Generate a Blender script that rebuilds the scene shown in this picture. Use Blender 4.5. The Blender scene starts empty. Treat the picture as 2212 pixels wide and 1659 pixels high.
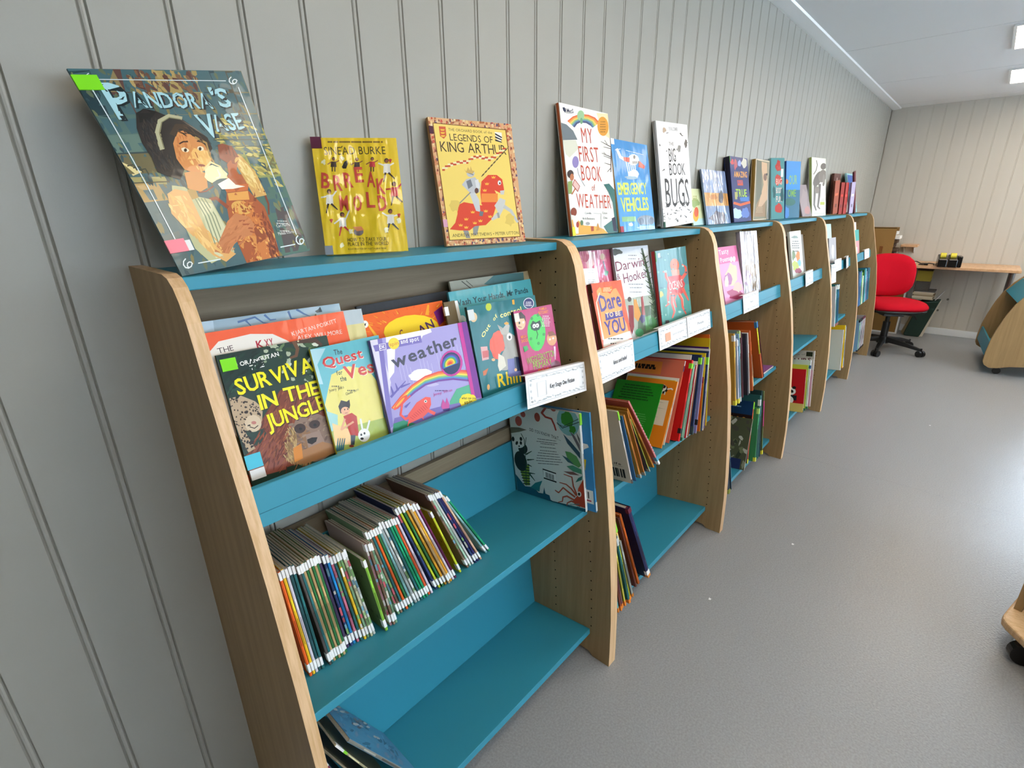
import bpy, bmesh, math, random
import numpy as np
from mathutils import Matrix, Vector
R = math.radians
random.seed(7)
SC = bpy.context.scene
COL = SC.collection

# ------------------------------------------------------------------ camera
cam = bpy.data.cameras.new('camera')
camo = bpy.data.objects.new('camera', cam); COL.objects.link(camo)
RT = ((0.6701177, -0.7421666, -0.0114421), (0.2540586, 0.2148561, 0.943023), (-0.6974213, -0.6348429, 0.3325327))
m = Matrix([RT[0], RT[1], RT[2]]).transposed().to_4x4()
m.translation = Vector((-0.157854, -0.935714, 1.280917))
camo.matrix_world = m
cam.sensor_fit = 'HORIZONTAL'; cam.sensor_width = 36; cam.lens = 17.656
cam.clip_start = 0.02
SC.camera = camo

# ------------------------------------------------------------------ world, light, exposure
W = bpy.data.worlds.new('daylight'); SC.world = W; W.use_nodes = True
bg = W.node_tree.nodes['Background']
bg.inputs[0].default_value = (0.70, 0.85, 1.0, 1); bg.inputs[1].default_value = 11.0
SC.view_settings.view_transform = 'Standard'; SC.view_settings.look = 'None'
SC.view_settings.exposure = 0.25; SC.view_settings.gamma = 1.0
SC.view_settings.use_curve_mapping = False
LED_STRENGTH = 9.0
XE, ZC, YF, XB = 6.48, 2.147, -4.6, -4.2        # end wall, ceiling height, opposite wall, wall behind the camera
WIN = (-3.3, -1.58, 0.85, 2.0)                  # window in the end wall: y0, y1, z0, z1

def portal(name, loc, rot, sx, sy):
    l = bpy.data.lights.new(name, 'AREA'); l.shape = 'RECTANGLE'; l.size = sx; l.size_y = sy
    l.energy = 1; l.cycles.is_portal = True
    o = bpy.data.objects.new(name, l); COL.objects.link(o); o.location = loc; o.rotation_euler = rot
portal('window_portal', (XE + .05, (WIN[0]+WIN[1])/2, (WIN[2]+WIN[3])/2), (0, R(90), 0), WIN[3]-WIN[2], WIN[1]-WIN[0])
portal('window_portal', (2.6, YF - .05, 1.45), (R(90), 0, 0), 6.8, 1.1)

# ------------------------------------------------------------------ materials
def lin(h, a=1.0):
    if isinstance(h, str):
        h = h.lstrip('#'); c = [int(h[i:i+2], 16)/255 for i in (0, 2, 4)]
    else: c = list(h)
    return tuple(x/12.92 if x <= .04045 else ((x+.055)/1.055)**2.4 for x in c) + (a,)
MATS = {}
def mat(name, col=None, rough=.5, spec=.5, coat=0, bump=None, attr=False, metal=0, emit=None, grain=None, coatr=.1, noise=0, trans=0):
    if name in MATS: return MATS[name]
    m = bpy.data.materials.new(name); m.use_nodes = True; nt = m.node_tree; N = nt.nodes; L = nt.links
    p = N['Principled BSDF']
    if col is not None: p.inputs['Base Color'].default_value = lin(col)
    p.inputs['Roughness'].default_value = rough; p.inputs['Specular IOR Level'].default_value = spec
    p.inputs['Metallic'].default_value = metal
    p.inputs['Coat Weight'].default_value = coat; p.inputs['Coat Roughness'].default_value = coatr
    if trans: p.inputs['Transmission Weight'].default_value = trans
    tc = N.new('ShaderNodeTexCoord')
    src = None
    if attr:
        a = N.new('ShaderNodeVertexColor'); a.layer_name = 'Col'; src = a.outputs['Color']; L.new(src, p.inputs['Base Color'])
    if grain:      # wood: (darker colour, stretch vector, scale)
        dc, st, sc = grain
        mp = N.new('ShaderNodeMapping'); mp.inputs['Scale'].default_value = st; L.new(tc.outputs['Object'], mp.inputs[0])
        n1 = N.new('ShaderNodeTexNoise'); n1.inputs['Scale'].default_value = sc; n1.inputs['Detail'].default_value = 5; n1.inputs['Roughness'].default_value = .65
        L.new(mp.outputs[0], n1.inputs['Vector'])
        r = N.new('ShaderNodeValToRGB'); r.color_ramp.elements[0].position = .36; r.color_ramp.elements[1].position = .64
        r.color_ramp.elements[0].color = lin(dc); r.color_ramp.elements[1].color = lin(col)
        L.new(n1.outputs[0], r.inputs[0]); L.new(r.outputs[0], p.inputs['Base Color'])
    if noise:
        n2 = N.new('ShaderNodeTexNoise'); n2.inputs['Scale'].default_value = 190; n2.inputs['Detail'].default_value = 2
        L.new(tc.outputs['Object'], n2.inputs['Vector'])
        mx = N.new('ShaderNodeMix'); mx.data_type = 'RGBA'; mx.blend_type = 'MULTIPLY'; mx.inputs[0].default_value = noise
        r = N.new('ShaderNodeValToRGB'); r.color_ramp.elements[0].position = .3; r.color_ramp.elements[1].position = .7
        r.color_ramp.elements[0].color = (.45, .45, .45, 1)
        L.new(n2.outputs[0], r.inputs[0])
        mx.inputs[6].default_value = lin(col) if col else (1, 1, 1, 1)
        if src: L.new(src, mx.inputs[6])
        L.new(r.outputs[0], mx.inputs[7]); L.new(mx.outputs[2], p.inputs['Base Color'])
    if bump:       # (scale, strength, distance, stretch)
        n3 = N.new('ShaderNodeTexNoise'); n3.inputs['Scale'].default_value = bump[0]; n3.inputs['Detail'].default_value = 3
        mp = N.new('ShaderNodeMapping'); L.new(tc.outputs['Object'], mp.inputs[0]); mp.inputs['Scale'].default_value = bump[3] if len(bump) > 3 else (1, 1, 1)
        L.new(mp.outputs[0], n3.inputs['Vector'])
        b = N.new('ShaderNodeBump'); b.inputs['Strength'].default_value = bump[1]; b.inputs['Distance'].default_value = bump[2]
        L.new(n3.outputs[0], b.inputs['Height']); L.new(b.outputs[0], p.inputs['Normal'])
        if coat: L.new(b.outputs[0], p.inputs['Coat Normal'])
    if emit:
        p.inputs['Emission Color'].default_value = lin(emit[0]); p.inputs['Emission Strength'].default_value = emit[1]
    MATS[name] = m; return m
M_WALL = mat('wall_paint', '#a09e95', .42, .35, bump=(420, .12, .0006))
M_FLOOR = mat('floor_vinyl', '#9b9d9f', .31, .5, bump=(150, .6, .0016), noise=.4)
M_WALLE = mat('end_wall_paint', '#c9c3b8', .42, .35, bump=(420, .12, .0006))
M_CEIL = mat('ceiling_board', '#eceef0', .6, .3, bump=(160, .1, .0006))
M_WHITE = mat('white_gloss_paint', '#eef0f0', .3, .5)
M_TEAL = mat('teal_laminate', '#338da5', .42, .4, bump=(520, .08, .0004))
M_WOOD = mat('beech_veneer', '#ab8d62', .5, .35, grain=('#9c7f56', (16, 16, .8), 3.4))
M_EDGE = mat('beech_edging', '#e3c096', .45, .4, grain=('#cfa878', (60, 22, 1.2), 3.0))
M_WOODX = mat('shaded_oak_veneer', '#94826a', .5, .35, grain=('#84735c', (.7, 16, 16), 4.0))  # back panel wood, darkened: shade inside the bookcases is put into this colour
M_DARKHOLE = mat('peg_hole_dark', '#120d08', .9, .1)
M_PRINT = mat('printed_cover', None, .5, .25, coat=.06, coatr=.1, attr=True)
M_MATTE = mat('printed_matte', None, .6, .35, attr=True)
M_FILM = mat('crinkled_plastic_film', None, .4, .4, coat=.9, coatr=.04, attr=True, bump=(11, .9, .02, (1.5, 1, .45)))
M_SOFTF = mat('plastic_jacket_film', None, .45, .25, coat=.22, coatr=.05, attr=True, bump=(9, .4, .012, (1.6, 1, .4)))
M_PAGE = mat('paper_pages', '#d9d3c4', .85, .2, grain=('#b5ad9c', (90, 260, 1), 4))
M_CARD = mat('white_card', '#f2f4f6', .45, .5, coat=.3)
M_RED = mat('red_upholstery', '#bf0620', .9, .2, bump=(700, .5, .001))
M_BLACK = mat('black_plastic', '#16181a', .4, .5)
M_BLACKG = mat('black_gloss_plastic', '#08090a', .18, .6)
M_METAL = mat('grey_steel', '#8c8d90', .3, .5, metal=.9)
M_CARDB = mat('cardboard', '#9a7644', .8, .2, noise=.15)
M_DESK = mat('desk_beech', '#d8b088', .4, .4, grain=('#c79c72', (2, 14, 14), 3))
M_LED = mat('led_diffuser', '#ffffff', .4, .3, emit=('#ffecd2', LED_STRENGTH))
M_GLASS = mat('window_glass', '#ffffff', .0, .5, trans=1)

# ------------------------------------------------------------------ mesh helpers
class MB:
    """collects vertices, faces and one colour per face"""
    def __init__(s): s.v = []; s.f = []; s.c = []
    def add(s, vs, fs, col=None):
        b = len(s.v); s.v += [tuple(v) for v in vs]
        for f in fs: s.f.append([b+i for i in f]); s.c.append(col)
        return s
    def box(s, x0, x1, y0, y1, z0, z1, col=None):
        vs = [(x, y, z) for z in (z0, z1) for y in (y0, y1) for x in (x0, x1)]
        return s.add(vs, [(0, 2, 3, 1), (4, 5, 7, 6), (0, 1, 5, 4), (2, 6, 7, 3), (0, 4, 6, 2), (1, 3, 7, 5)], col)
    def prism(s, pts, fn, t0, t1, col=None):
        """pts: 2-D outline (counter-clockwise seen against +t); fn(a, b, t) -> xyz"""
        n = len(pts); vs = [fn(a, b, t0) for a, b in pts] + [fn(a, b, t1) for a, b in pts]
        fs = [tuple(range(n))[::-1], tuple(range(n, 2*n))] + [(i, (i+1) % n, n+(i+1) % n, n+i) for i in range(n)]
        return s.add(vs, fs, col)
    def cyl(s, p0, p1, r0, r1=None, n=14, col=None, caps=True):
        r1 = r0 if r1 is None else r1
        p0 = Vector(p0); p1 = Vector(p1); d = (p1-p0).normalized(); a = d.orthogonal().normalized(); b = d.cross(a)
        vs = [p0+(a*math.cos(t)+b*math.sin(t))*r0 for t in [2*math.pi*i/n for i in range(n)]] + [p1+(a*math.cos(t)+b*math.sin(t))*r1 for t in [2*math.pi*i/n for i in range(n)]]
        fs = [(i, (i+1) % n, n+(i+1) % n, n+i) for i in range(n)]
        if caps: fs += [tuple(range(n))[::-1], tuple(range(n, 2*n))]
        return s.add(vs, fs, col)
    def tube(s, pts, r, n=8, col=None):
        for a, b in zip(pts, pts[1:]): s.cyl(a, b, r, n=n, col=col)
        return s
    def xf(s, M):
        s.v = [tuple(M @ Vector(v)) for v in s.v]; return s
    def build(s, name, mt, parent=None, warp=None, smooth=False, bevel=0):
        me = bpy.data.meshes.new(name)
        me.from_pydata(s.v, [], s.f)
        if any(c is not None for c in s.c):
            ca = me.color_attributes.new('Col', 'FLOAT_COLOR', 'CORNER')
            buf = []
            for p, c in zip(me.polygons, s.c): buf += list(lin(c) if c is not None else (1, 1, 1, 1))*p.loop_total
            ca.data.foreach_set('color', buf)
        if not (me.color_attributes and len(me.color_attributes)):
            bm = bmesh.new(); bm.from_mesh(me); bmesh.ops.recalc_face_normals(bm, faces=bm.faces); bm.to_mesh(me); bm.free()
        if warp:
            bm = bmesh.new(); bm.from_mesh(me)
            for (p, n) in warp[1]:
                bmesh.ops.bisect_plane(bm, geom=bm.verts[:]+bm.edges[:]+bm.faces[:], plane_co=p, plane_no=n, dist=1e-6)
            for v in bm.verts: v.co = warp[0](v.co)
            bm.to_mesh(me); bm.free()
        if smooth:
            for p in me.polygons: p.use_smooth = True
        me.materials.append(mt)
        o = bpy.data.objects.new(name, me); COL.objects.link(o)
        if parent: o.parent = parent
        if bevel:
            b = o.modifiers.new('bevel', 'BEVEL'); b.width = bevel; b.segments = 2; b.limit_method = 'ANGLE'
        return o
def tag(o, label=None, cat=None, group=None, kind=None):
    if label: o['label'] = label
    if cat: o['category'] = cat
    if group: o['group'] = group
    if kind: o['kind'] = kind
    return o
LABELS = set()
def empty(name, label, cat, M=None, group=None, kind=None):
    o = bpy.data.objects.new(name, None); COL.objects.link(o); o.empty_display_size = .05
    if M is not None: o.matrix_world = M
    if label in LABELS: print('DUPLICATE LABEL', label)
    LABELS.add(label)
    return tag(o, label, cat, group, kind)
def sempty(name, label=None, cat=None):
    o = bpy.data.objects.new(name, None); COL.objects.link(o); o['kind'] = 'structure'
    if label: o['label'] = label
    if cat: o['category'] = cat
    return o

# ------------------------------------------------------------------ the room
SP, OFF = 0.10286, 0.0536        # board pitch, x of a groove
def board_mesh(name, z0, z1, width=SP, mt=None):
    # plain face, v-groove, narrow bead, v-groove; face at y=0, room at -y
    pr = [(0, .0), (width-.0125, .0), (width-.0105, .0035), (width-.0085, .0006), (width-.006, 0), (width-.0035, .0006), (width-.0018, .004), (width, .0)]
    b = MB(); n = len(pr)
    b.add([(x, y, z) for z in (z0, z1) for x, y in pr], [(i, i+1, n+i+1, n+i) for i in range(n-1)])
    b.add([(0, 0, z0), (0, .009, z0), (0, .009, z1), (0, 0, z1), (width, 0, z0), (width, .009, z0), (width, .009, z1), (width, 0, z1)], [(0, 3, 2, 1), (4, 5, 6, 7), (1, 2, 6, 5)])
    me = bpy.data.meshes.new(name); me.from_pydata(b.v, [], b.f); me.materials.append(mt or M_WALL)
    return me
wall = sempty('wall_left', 'long grey wall of vertical beaded boards behind the bookcases', 'wall')
MB().box(XB, XE+.1, .009, .06, 0, ZC+.05).build('wall_backing', M_WALL, wall)
bme = board_mesh('wall_board', .0, ZC)
k0 = int(math.floor((XB-OFF)/SP))+1
for k in range(k0, int((XE-OFF)/SP)+1):
    x = OFF+(k-1)*SP
    o = bpy.data.objects.new('wall_board', bme); COL.objects.link(o); o.parent = wall; o.location = (x, 0, 0)
end = sempty('wall_end', 'far end wall of pale vertical boards beyond the red chair', 'wall')
wy0, wy1, wz0, wz1 = WIN
MB().box(XE+.009, XE+.06, wy1, .06, 0, ZC+.05).box(XE+.009, XE+.06, YF, wy0, 0, ZC+.05).box(XE+.009, XE+.06, wy0, wy1, 0, wz0).box(XE+.009, XE+.06, wy0, wy1, wz1, ZC+.05).build('wall_backing', M_WALLE, end)
M_full = board_mesh('wall_board', 0, ZC, mt=M_WALLE); M_low = board_mesh('wall_board', 0, wz0-.02, mt=M_WALLE); M_high = board_mesh('wall_board', wz1+.02, ZC, mt=M_WALLE)
PIT = .0975; y = -.033
while y-PIT > YF:
    ys = (y-PIT, y)
    mid = y-PIT/2
    for me in ((M_low, M_high) if wy0-.06 < mid < wy1+.06 else (M_full,)):
        o = bpy.data.objects.new('wall_board', me); COL.objects.link(o); o.parent = end
        o.rotation_euler = (0, 0, R(-90)); o.location = (XE, y+.0, 0); o.scale = (PIT/SP, .55, 1)
    y -= PIT
MB().box(XE-.0005, XE+.02, -.034, .0, 0, ZC).build('wall_board', M_WALLE, end)
wr = sempty('wall_right', 'opposite wall across the room', 'wall')
MB().box(XB, XE+.1, YF-.06, YF, 0, .9).box(XB, XE+.1, YF-.06, YF, 2.0, ZC+.05).box(XB, -.8, YF-.06, YF, .9, 2.0).box(6.0, XE+.1, YF-.06, YF, .9, 2.0).build('wall_backing', M_WALL, wr)
wb = sempty('wall_back', 'wall behind the viewer', 'wall')
MB().box(XB-.06, XB, YF, .06, 0, ZC+.05).build('wall_backing', M_WALL, wb)
# floor sheets with a fine welded seam every two metres
fl = sempty('floor', 'grey speckled vinyl safety flooring', 'floor')
xs = [XB, 2.66, XE+.1]
for a, b in zip(xs, xs[1:]):
    MB().box(a+.0006, b-.0006, YF-.06, .06, -.01, 0).build('floor_sheet', M_FLOOR, fl)
MB().box(XB, XE+.1, YF-.06, .06, -.03, -.0015).build('floor_screed', mat('seam_dark', '#6f7072', .8), fl)
ce = sempty('ceiling', 'white ceiling of wide boards with thin grey joints', 'ceiling')
sx = [XB]+[x for x in (-3.34, -2.14, -.945, .25, 1.45, 2.65, 3.847, 5.045, 6.245) if x > XB]+[XE+.1]
for a, b in zip(sx, sx[1:]):
    MB().box(a+.003, b-.003, YF-.06, .06, ZC, ZC+.012).build('ceiling_panel', M_CEIL, ce)
MB().box(XB, XE+.1, YF-.06, .06, ZC+.006, ZC+.05).build('ceiling_backing', mat('joint_grey', '#8d9194', .7), ce)
tr = MB().prism([(0, ZC), (-.071, ZC), (-.066, ZC-.008), (-.012, ZC-.014), (0, ZC-.014)], lambda a, b, t: (t, a, b), XB, XE).build('trim_1', M_WHITE)
tag(tr, 'white batten where the long wall meets the ceiling', 'trim', kind='structure')
for nm, bx, lb in (('baseboard_left', (XB, XE, -.012, 0), 'white skirting along the foot of the long wall'), ('baseboard_end', (XE-.013, XE, YF, -.012), 'white skirting along the foot of the end wall')):
    tag(MB().box(bx[0], bx[1], bx[2], bx[3], 0, .067).build(nm, M_WHITE, bevel=.003), lb, 'skirting', kind='structure')
def window(name, label, M, w, h, nx):
    r = sempty(name, label, 'window'); r.matrix_world = M
    f = MB().box(0, w, -.04, .05, 0, .05).box(0, w, -.04, .05, h-.05, h).box(0, .05, -.04, .05, .05, h-.05).box(w-.05, w, -.04, .05, .05, h-.05)
    for i in range(1, nx): f.box(w*i/nx-.03, w*i/nx+.03, -.04, .05, .05, h-.05)
    f.build('window_frame', M_WHITE, r, bevel=.004)
    for i in range(nx): MB().box(w*i/nx+.02, w*(i+1)/nx-.02, .0, .004, .03, h-.03).build('window_pane', M_GLASS, r)
    MB().box(-.03, w+.03, -.12, .0, -.03, 0).build('window_sill', M_WHITE, r, bevel=.004)
Mx = Matrix(((0, 1, 0, XE), (-1, 0, 0, wy1), (0, 0, 1, wz0), (0, 0, 0, 1)))
window('window_1', 'white framed window in the end wall right of the desk', Mx, wy1-wy0, wz1-wz0, 2)
Mx = Matrix(((-1, 0, 0, 6.0), (0, -1, 0, YF), (0, 0, 1, .9), (0, 0, 0, 1)))
window('window_2', 'white framed window in the opposite wall', Mx, 6.8, 1.1, 6)
# recessed square ceiling lights
LX = [-1.54, -.35, .85, 2.05, 4.18, 5.46]
RO = {-1.9: 'lone', -1.11: 'near', -2.5: 'middle', -3.9: 'unseen far'}
for yy, xx in ((-1.9, (-.38,)), (-1.11, (.82, 2.02, 4.19, 5.46)), (-2.5, (4.19, 5.46)), (-3.9, (2.02, 4.19, 5.46))):  # middle and far rows are unseen lights, added to brighten the far end
    for x in xx:
        x0, y0 = (x, yy)
        lab = 'square flush ceiling light %s, %s row' % ({-.38: 'behind the camera left of the nearest bookcase', .82: 'over the nearest bookcase', 2.02: 'over the third bookcase', 4.19: 'nearer one towards the right', 5.46: 'farther one by the end wall'}[x], RO[yy])
        e = empty('ceiling_light', lab, 'ceiling light', Matrix.Translation((x0, y0, ZC)))
        h = .295
        MB().box(-h, h, -h, -h+.014, -.009, 0).box(-h, h, h-.014, h, -.009, 0).box(-h, -h+.014, -h+.014, h-.014, -.009, 0).box(h-.014, h, -h+.014, h-.014, -.009, 0).build('light_frame', M_WHITE, e)
        MB().box(-h+.014, h-.014, -h+.014, h-.014, -.005, -.001).build('diffuser', M_LED, e)

# ------------------------------------------------------------------ bookcases
PZ = 1.2045
PROF = [(0, 0), (-.03, 0), (-.035, .012), (-.315, .012), (-.33, 0), (-.387, 0), (-.3865, .054), (-.384, .163), (-.378, .266), (-.367, .40), (-.353, .525), (-.339, .632), (-.311, .79), (-.290, .880), (-.264, .98), (-.236, 1.086), (-.229, 1.12), (-.222, 1.147), (-.211, 1.173), (-.199, 1.19), (-.183, 1.2005), (-.165, PZ), (0, PZ)]
TH = R(7.2)
EUP = Vector((0, math.sin(TH), math.cos(TH))); EIN = Vector((0, math.cos(TH), -math.sin(TH)))
MY, MZ, BY, BZ = -.2885, .4995, -.3165, .0978
ZS = 1.1988
def front_y(z):
    for (a, b), (c, d) in zip(PROF[5:], PROF[6:]):
        if b <= z <= d: return a+(c-a)*(z-b)/(d-b+1e-9)
    return -.2
def bookcase(i, label):
    X0 = .0254 if i == 0 else i*.853+.017
    X1 = (i+1)*.853+.017; T = .017
    e = empty('bookcase', label, 'bookcase', Matrix.Translation((X0, 0, 0)), group='row of low wall bookcases with teal shelves')
    wd = X1-X0
    for a, b in ((0, T), (wd-T, wd)):
        s = MB().prism([(p, z) for p, z in PROF], lambda p, z, t: (t, p, z), a, b)
        so = s.build('side_panel', M_WOOD, e)
        so.data.materials.append(M_EDGE)
        for p in so.data.polygons:
            if abs(p.normal.x) < .5: p.material_index = 1
        holes = MB()
        xh = b+.0001 if a == 0 else a-.0001
        for yy, sl in ((-.118, 0), (-.166, .0)):
            for j in range(3 if yy > -.15 else 7):
                z = 1.16-j*.032; holes.cyl((xh-.0003, yy, z), (xh+.0003, yy, z), .0021, n=8)
        for yfr in (.085, .215):
            for j in range(26):
                z = .11+j*.032
                if z < .93: holes.cyl((xh-.0003, front_y(z)+yfr-.02, z), (xh+.0003, front_y(z)+yfr-.02, z), .0021, n=8)
        ho = holes.build('peg_holes', M_DARKHOLE, e); ho['kind'] = 'stuff'
    a, b = T+.0005, wd-T-.0005
    MB().box(a, b, -.169, -.004, ZS-.018, ZS).build('top_shelf', M_TEAL, e, bevel=.0015)
    MB().prism([(-.022, ZS-.019), (-.014, ZS-.019), (-.110, .848), (-.118, .848)][::-1], lambda p, z, t: (t, p, z), a, b).build('back_panel', M_WOODX, e)
    MB().box(a, b, -.2455, -.111, .846, .857).build('display_ledge', M_TEAL, e)
    MB().prism([(-.2455, .9081), (-.2355, .9083), (-.2462, .8498), (-.2565, .8497)][::-1], lambda p, z, t: (t, p, z), a, b).build('front_lip', M_TEAL, e, bevel=.0012)
    MB().prism([(-.2528, .8712), (-.2515, .8712), (-.2515, .8702), (-.2528, .8702)], lambda p, z, t: (t, p, z), a, b).build('lip_groove', mat('groove_teal', '#1b6d83', .6), e)
    for (yf, zf, dep, up, nm) in ((MY, MZ, .2475, .158, 'middle'), (BY, BZ, .2135, .166, 'bottom')):
        F = Vector((0, yf, zf))
        def P(s, t, F=F): return F+EIN*s+EUP*t
        def fn(s, t, x, P=P): q = P(s, t); return (x, q.y, q.z)
        MB().prism([(0, 0), (dep, 0), (dep, -.017), (0, -.017)][::-1], fn, a, b).build(nm+'_shelf', M_TEAL, e, bevel=.0012)
        MB().prism([(dep, up), (dep+.012, up), (dep+.012, -.017), (dep, -.017)][::-1], fn, a, b).build(nm+'_upstand', M_TEAL, e, bevel=.0012)
    MB().box(a, b, -.016, -.004, .60, .668).build('rear_rail', M_WOODX, e)
    return e
BC = ['nearest beech bookcase holding the row of thin reading books', 'second beech bookcase, crammed with leaning picture books', 'third beech bookcase with the pink book on its ledge', 'fourth beech bookcase with an empty middle shelf', 'fifth beech bookcase, with three paper labels on its lip', 'farthest beech bookcase, beside the red office chair']
for i, l in enumerate(BC): bookcase(i, l)
#@@BOOKS@@
# ------------------------------------------------------------------ lettering as flat print
GL = {}
def make_glyphs():
    chars = "ABCDEFGHIJKLMNOPQRSTUVWXYZabcdefghijklmnopqrstuvwxyz0123456789&',.-É•"
    tmp = []
    for wt in (0, 1):
        for ch in chars:
            c = bpy.data.curves.new('g', 'FONT'); c.body = ch; c.size = 1; c.resolution_u = 2; c.offset = .022*wt; c.dimensions = '2D'; c.fill_mode = 'FRONT'
            o = bpy.data.objects.new('g', c); COL.objects.link(o); tmp.append((wt, ch, o, c))
    bpy.context.view_layer.update()
    dg = bpy.context.evaluated_depsgraph_get()
    for wt, ch, o, c in tmp:
        me = o.evaluated_get(dg).to_mesh()
        vs = [(v.co.x, v.co.y) for v in me.vertices]; fs = [list(p.vertices) for p in me.polygons]
        x0 = min([v[0] for v in vs] or [0]); x1 = max([v[0] for v in vs] or [0])
        GL[(ch, wt)] = ([(a-x0, b) for a, b in vs], fs, x1-x0)
    for wt, ch, o, c in tmp:
        bpy.data.objects.remove(o); bpy.data.curves.remove(c)
make_glyphs()
CAP = max(v[1] for v in GL[('H', 0)][0])

def clip(poly):
    for ax, lim, sg in ((0, 0, 1), (0, 1, -1), (1, 0, 1), (1, 1, -1)):
        out = []
        for i, p in enumerate(poly):
            a = poly[i-1]; da = (a[ax]-lim)*sg; dp = (p[ax]-lim)*sg
            if (da < 0) != (dp < 0):
                t = da/(da-dp); out.append((a[0]+(p[0]-a[0])*t, a[1]+(p[1]-a[1])*t))
            if dp >= 0: out.append(p)
        poly = out
        if len(poly) < 3: return []
    return poly
class Art:
    """flat print: shapes are given in the coordinates of a quad (tl, tr, br, bl) and land on the unit square of the cover"""
    def __init__(s, w, h, quad=((0, 1), (1, 1), (1, 0), (0, 0))):
        s.w, s.h = w, h; A = []; B = []
        for (x, y), (u, v) in zip(quad, ((0, 1), (1, 1), (1, 0), (0, 0))):
            A += [[x, y, 1, 0, 0, 0, -u*x, -u*y], [0, 0, 0, x, y, 1, -v*x, -v*y]]; B += [u, v]
        s.H = np.linalg.solve(np.array(A, float), np.array(B, float)); s.lay = 0; s.items = []
    def m(s, p):
        h = s.H; d = h[6]*p[0]+h[7]*p[1]+1
        return ((h[0]*p[0]+h[1]*p[1]+h[2])/d, (h[3]*p[0]+h[4]*p[1]+h[5])/d)
    def uv(s, poly, col):
        s.lay += 1; q = clip(poly)
        if q: s.items.append((q, [list(range(len(q)))], col, s.lay))
        return s
    def poly(s, pts, col): return s.uv([s.m(p) for p in pts], col)
    def bg(s, col): return s.uv([(0, 0), (1, 0), (1, 1), (0, 1)], col)
    def ell(s, cx, cy, rx, ry, col, rot=0, n=18, a0=0, a1=360):
        c, d = math.cos(R(rot)), math.sin(R(rot)); P = []
        k = n if a1-a0 >= 360 else n+1
        for i in range(k):
            t = R(a0+(a1-a0)*i/n); x, y = rx*math.cos(t), ry*math.sin(t); P.append((cx+x*c-y*d, cy+x*d+y*c))
        return s.poly(P, col)
    def blob(s, cx, cy, rx, ry, col, rot=0, j=.25, n=14, seed=1):
        rn = random.Random(seed); c, d = math.cos(R(rot)), math.sin(R(rot)); P = []
        for i in range(n):
            t = 2*math.pi*i/n; f = 1+rn.uniform(-j, j); x, y = rx*f*math.cos(t), ry*f*math.sin(t); P.append((cx+x*c-y*d, cy+x*d+y*c))
        return s.poly(P, col)
    def line(s, pts, wd, col, wd2=None):
        wd2 = wd if wd2 is None else wd2; n = len(pts); s.lay += 1
        for i in range(n-1):
            (x0, y0), (x1, y1) = pts[i], pts[i+1]; d = math.hypot(x1-x0, y1-y0) or 1
            a = (wd+(wd2-wd)*i/max(1, n-1))/2; b = (wd+(wd2-wd)*(i+1)/max(1, n-1))/2
            nx, ny = -(y1-y0)/d, (x1-x0)/d; ex, ey = (x1-x0)/d*a*.4, (y1-y0)/d*a*.4
            q = clip([s.m(p) for p in ((x0+nx*a-ex, y0+ny*a-ey), (x1+nx*b+ex, y1+ny*b+ey), (x1-nx*b+ex, y1-ny*b+ey), (x0-nx*a-ex, y0-ny*a-ey))])
            if q: s.items.append((q, [list(range(len(q)))], col, s.lay+(i % 2)*.5))
        return s
    def text(s, t, p0, p1, hp, col, wt=0, jit=0, sp=.09, shadow=None, seed=3):
        if shadow:
            dx, dy, sc = shadow; s.text(t, (p0[0]+dx, p0[1]+dy), (p1[0]+dx, p1[1]+dy), hp, sc, wt, jit, sp, None, seed)
        rn = random.Random(seed)
        s.lay += 1
        tot = 0; pos = []
        for ch in t:
            if ch == ' ': pos.append(tot); tot += .32; continue
            g = GL.get((ch, wt)) or GL[('o', wt)]
            pos.append(tot); tot += g[2]+sp
        tot -= sp
        a = s.m(p0); b = s.m(p1); c = s.m((p0[0], p0[1]-hp)) if s.m((p0[0], p0[1]-hp))[1] > a[1] else s.m((p0[0], p0[1]+hp))
        ax, ay = a[0]*s.w, a[1]*s.h; ex, ey = b[0]*s.w-ax, b[1]*s.h-ay; Ln = math.hypot(ex, ey); ex, ey = ex/Ln, ey/Ln
        nx, ny = -ey, ex; hh = abs((c[0]*s.w-ax)*nx+(c[1]*s.h-ay)*ny); sy = hh/CAP; sx_ = Ln/tot
        for ch, px in zip(t, pos):
            if ch == ' ': continue
            vs, fs, gw = GL.get((ch, wt)) or GL[('o', wt)]
            jy = rn.uniform(-jit, jit)*hh; jr = rn.uniform(-jit, jit)
            P = []
            for (x, y) in vs:
                X = (px+x)*sx_; Y = y*sy+jy+x*jr*hh
                P.append(((ax+ex*X+nx*Y)/s.w, (ay+ey*X+ny*Y)/s.h))
            cx = sum(p[0] for p in P)/len(P); cy = sum(p[1] for p in P)/len(P)
            mnx = min(p[0] for p in P); mxx = max(p[0] for p in P)
            if 0 <= mnx and mxx <= 1 and 0 <= cy <= 1: s.items.append((P, fs, col, s.lay))
        return s
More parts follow.
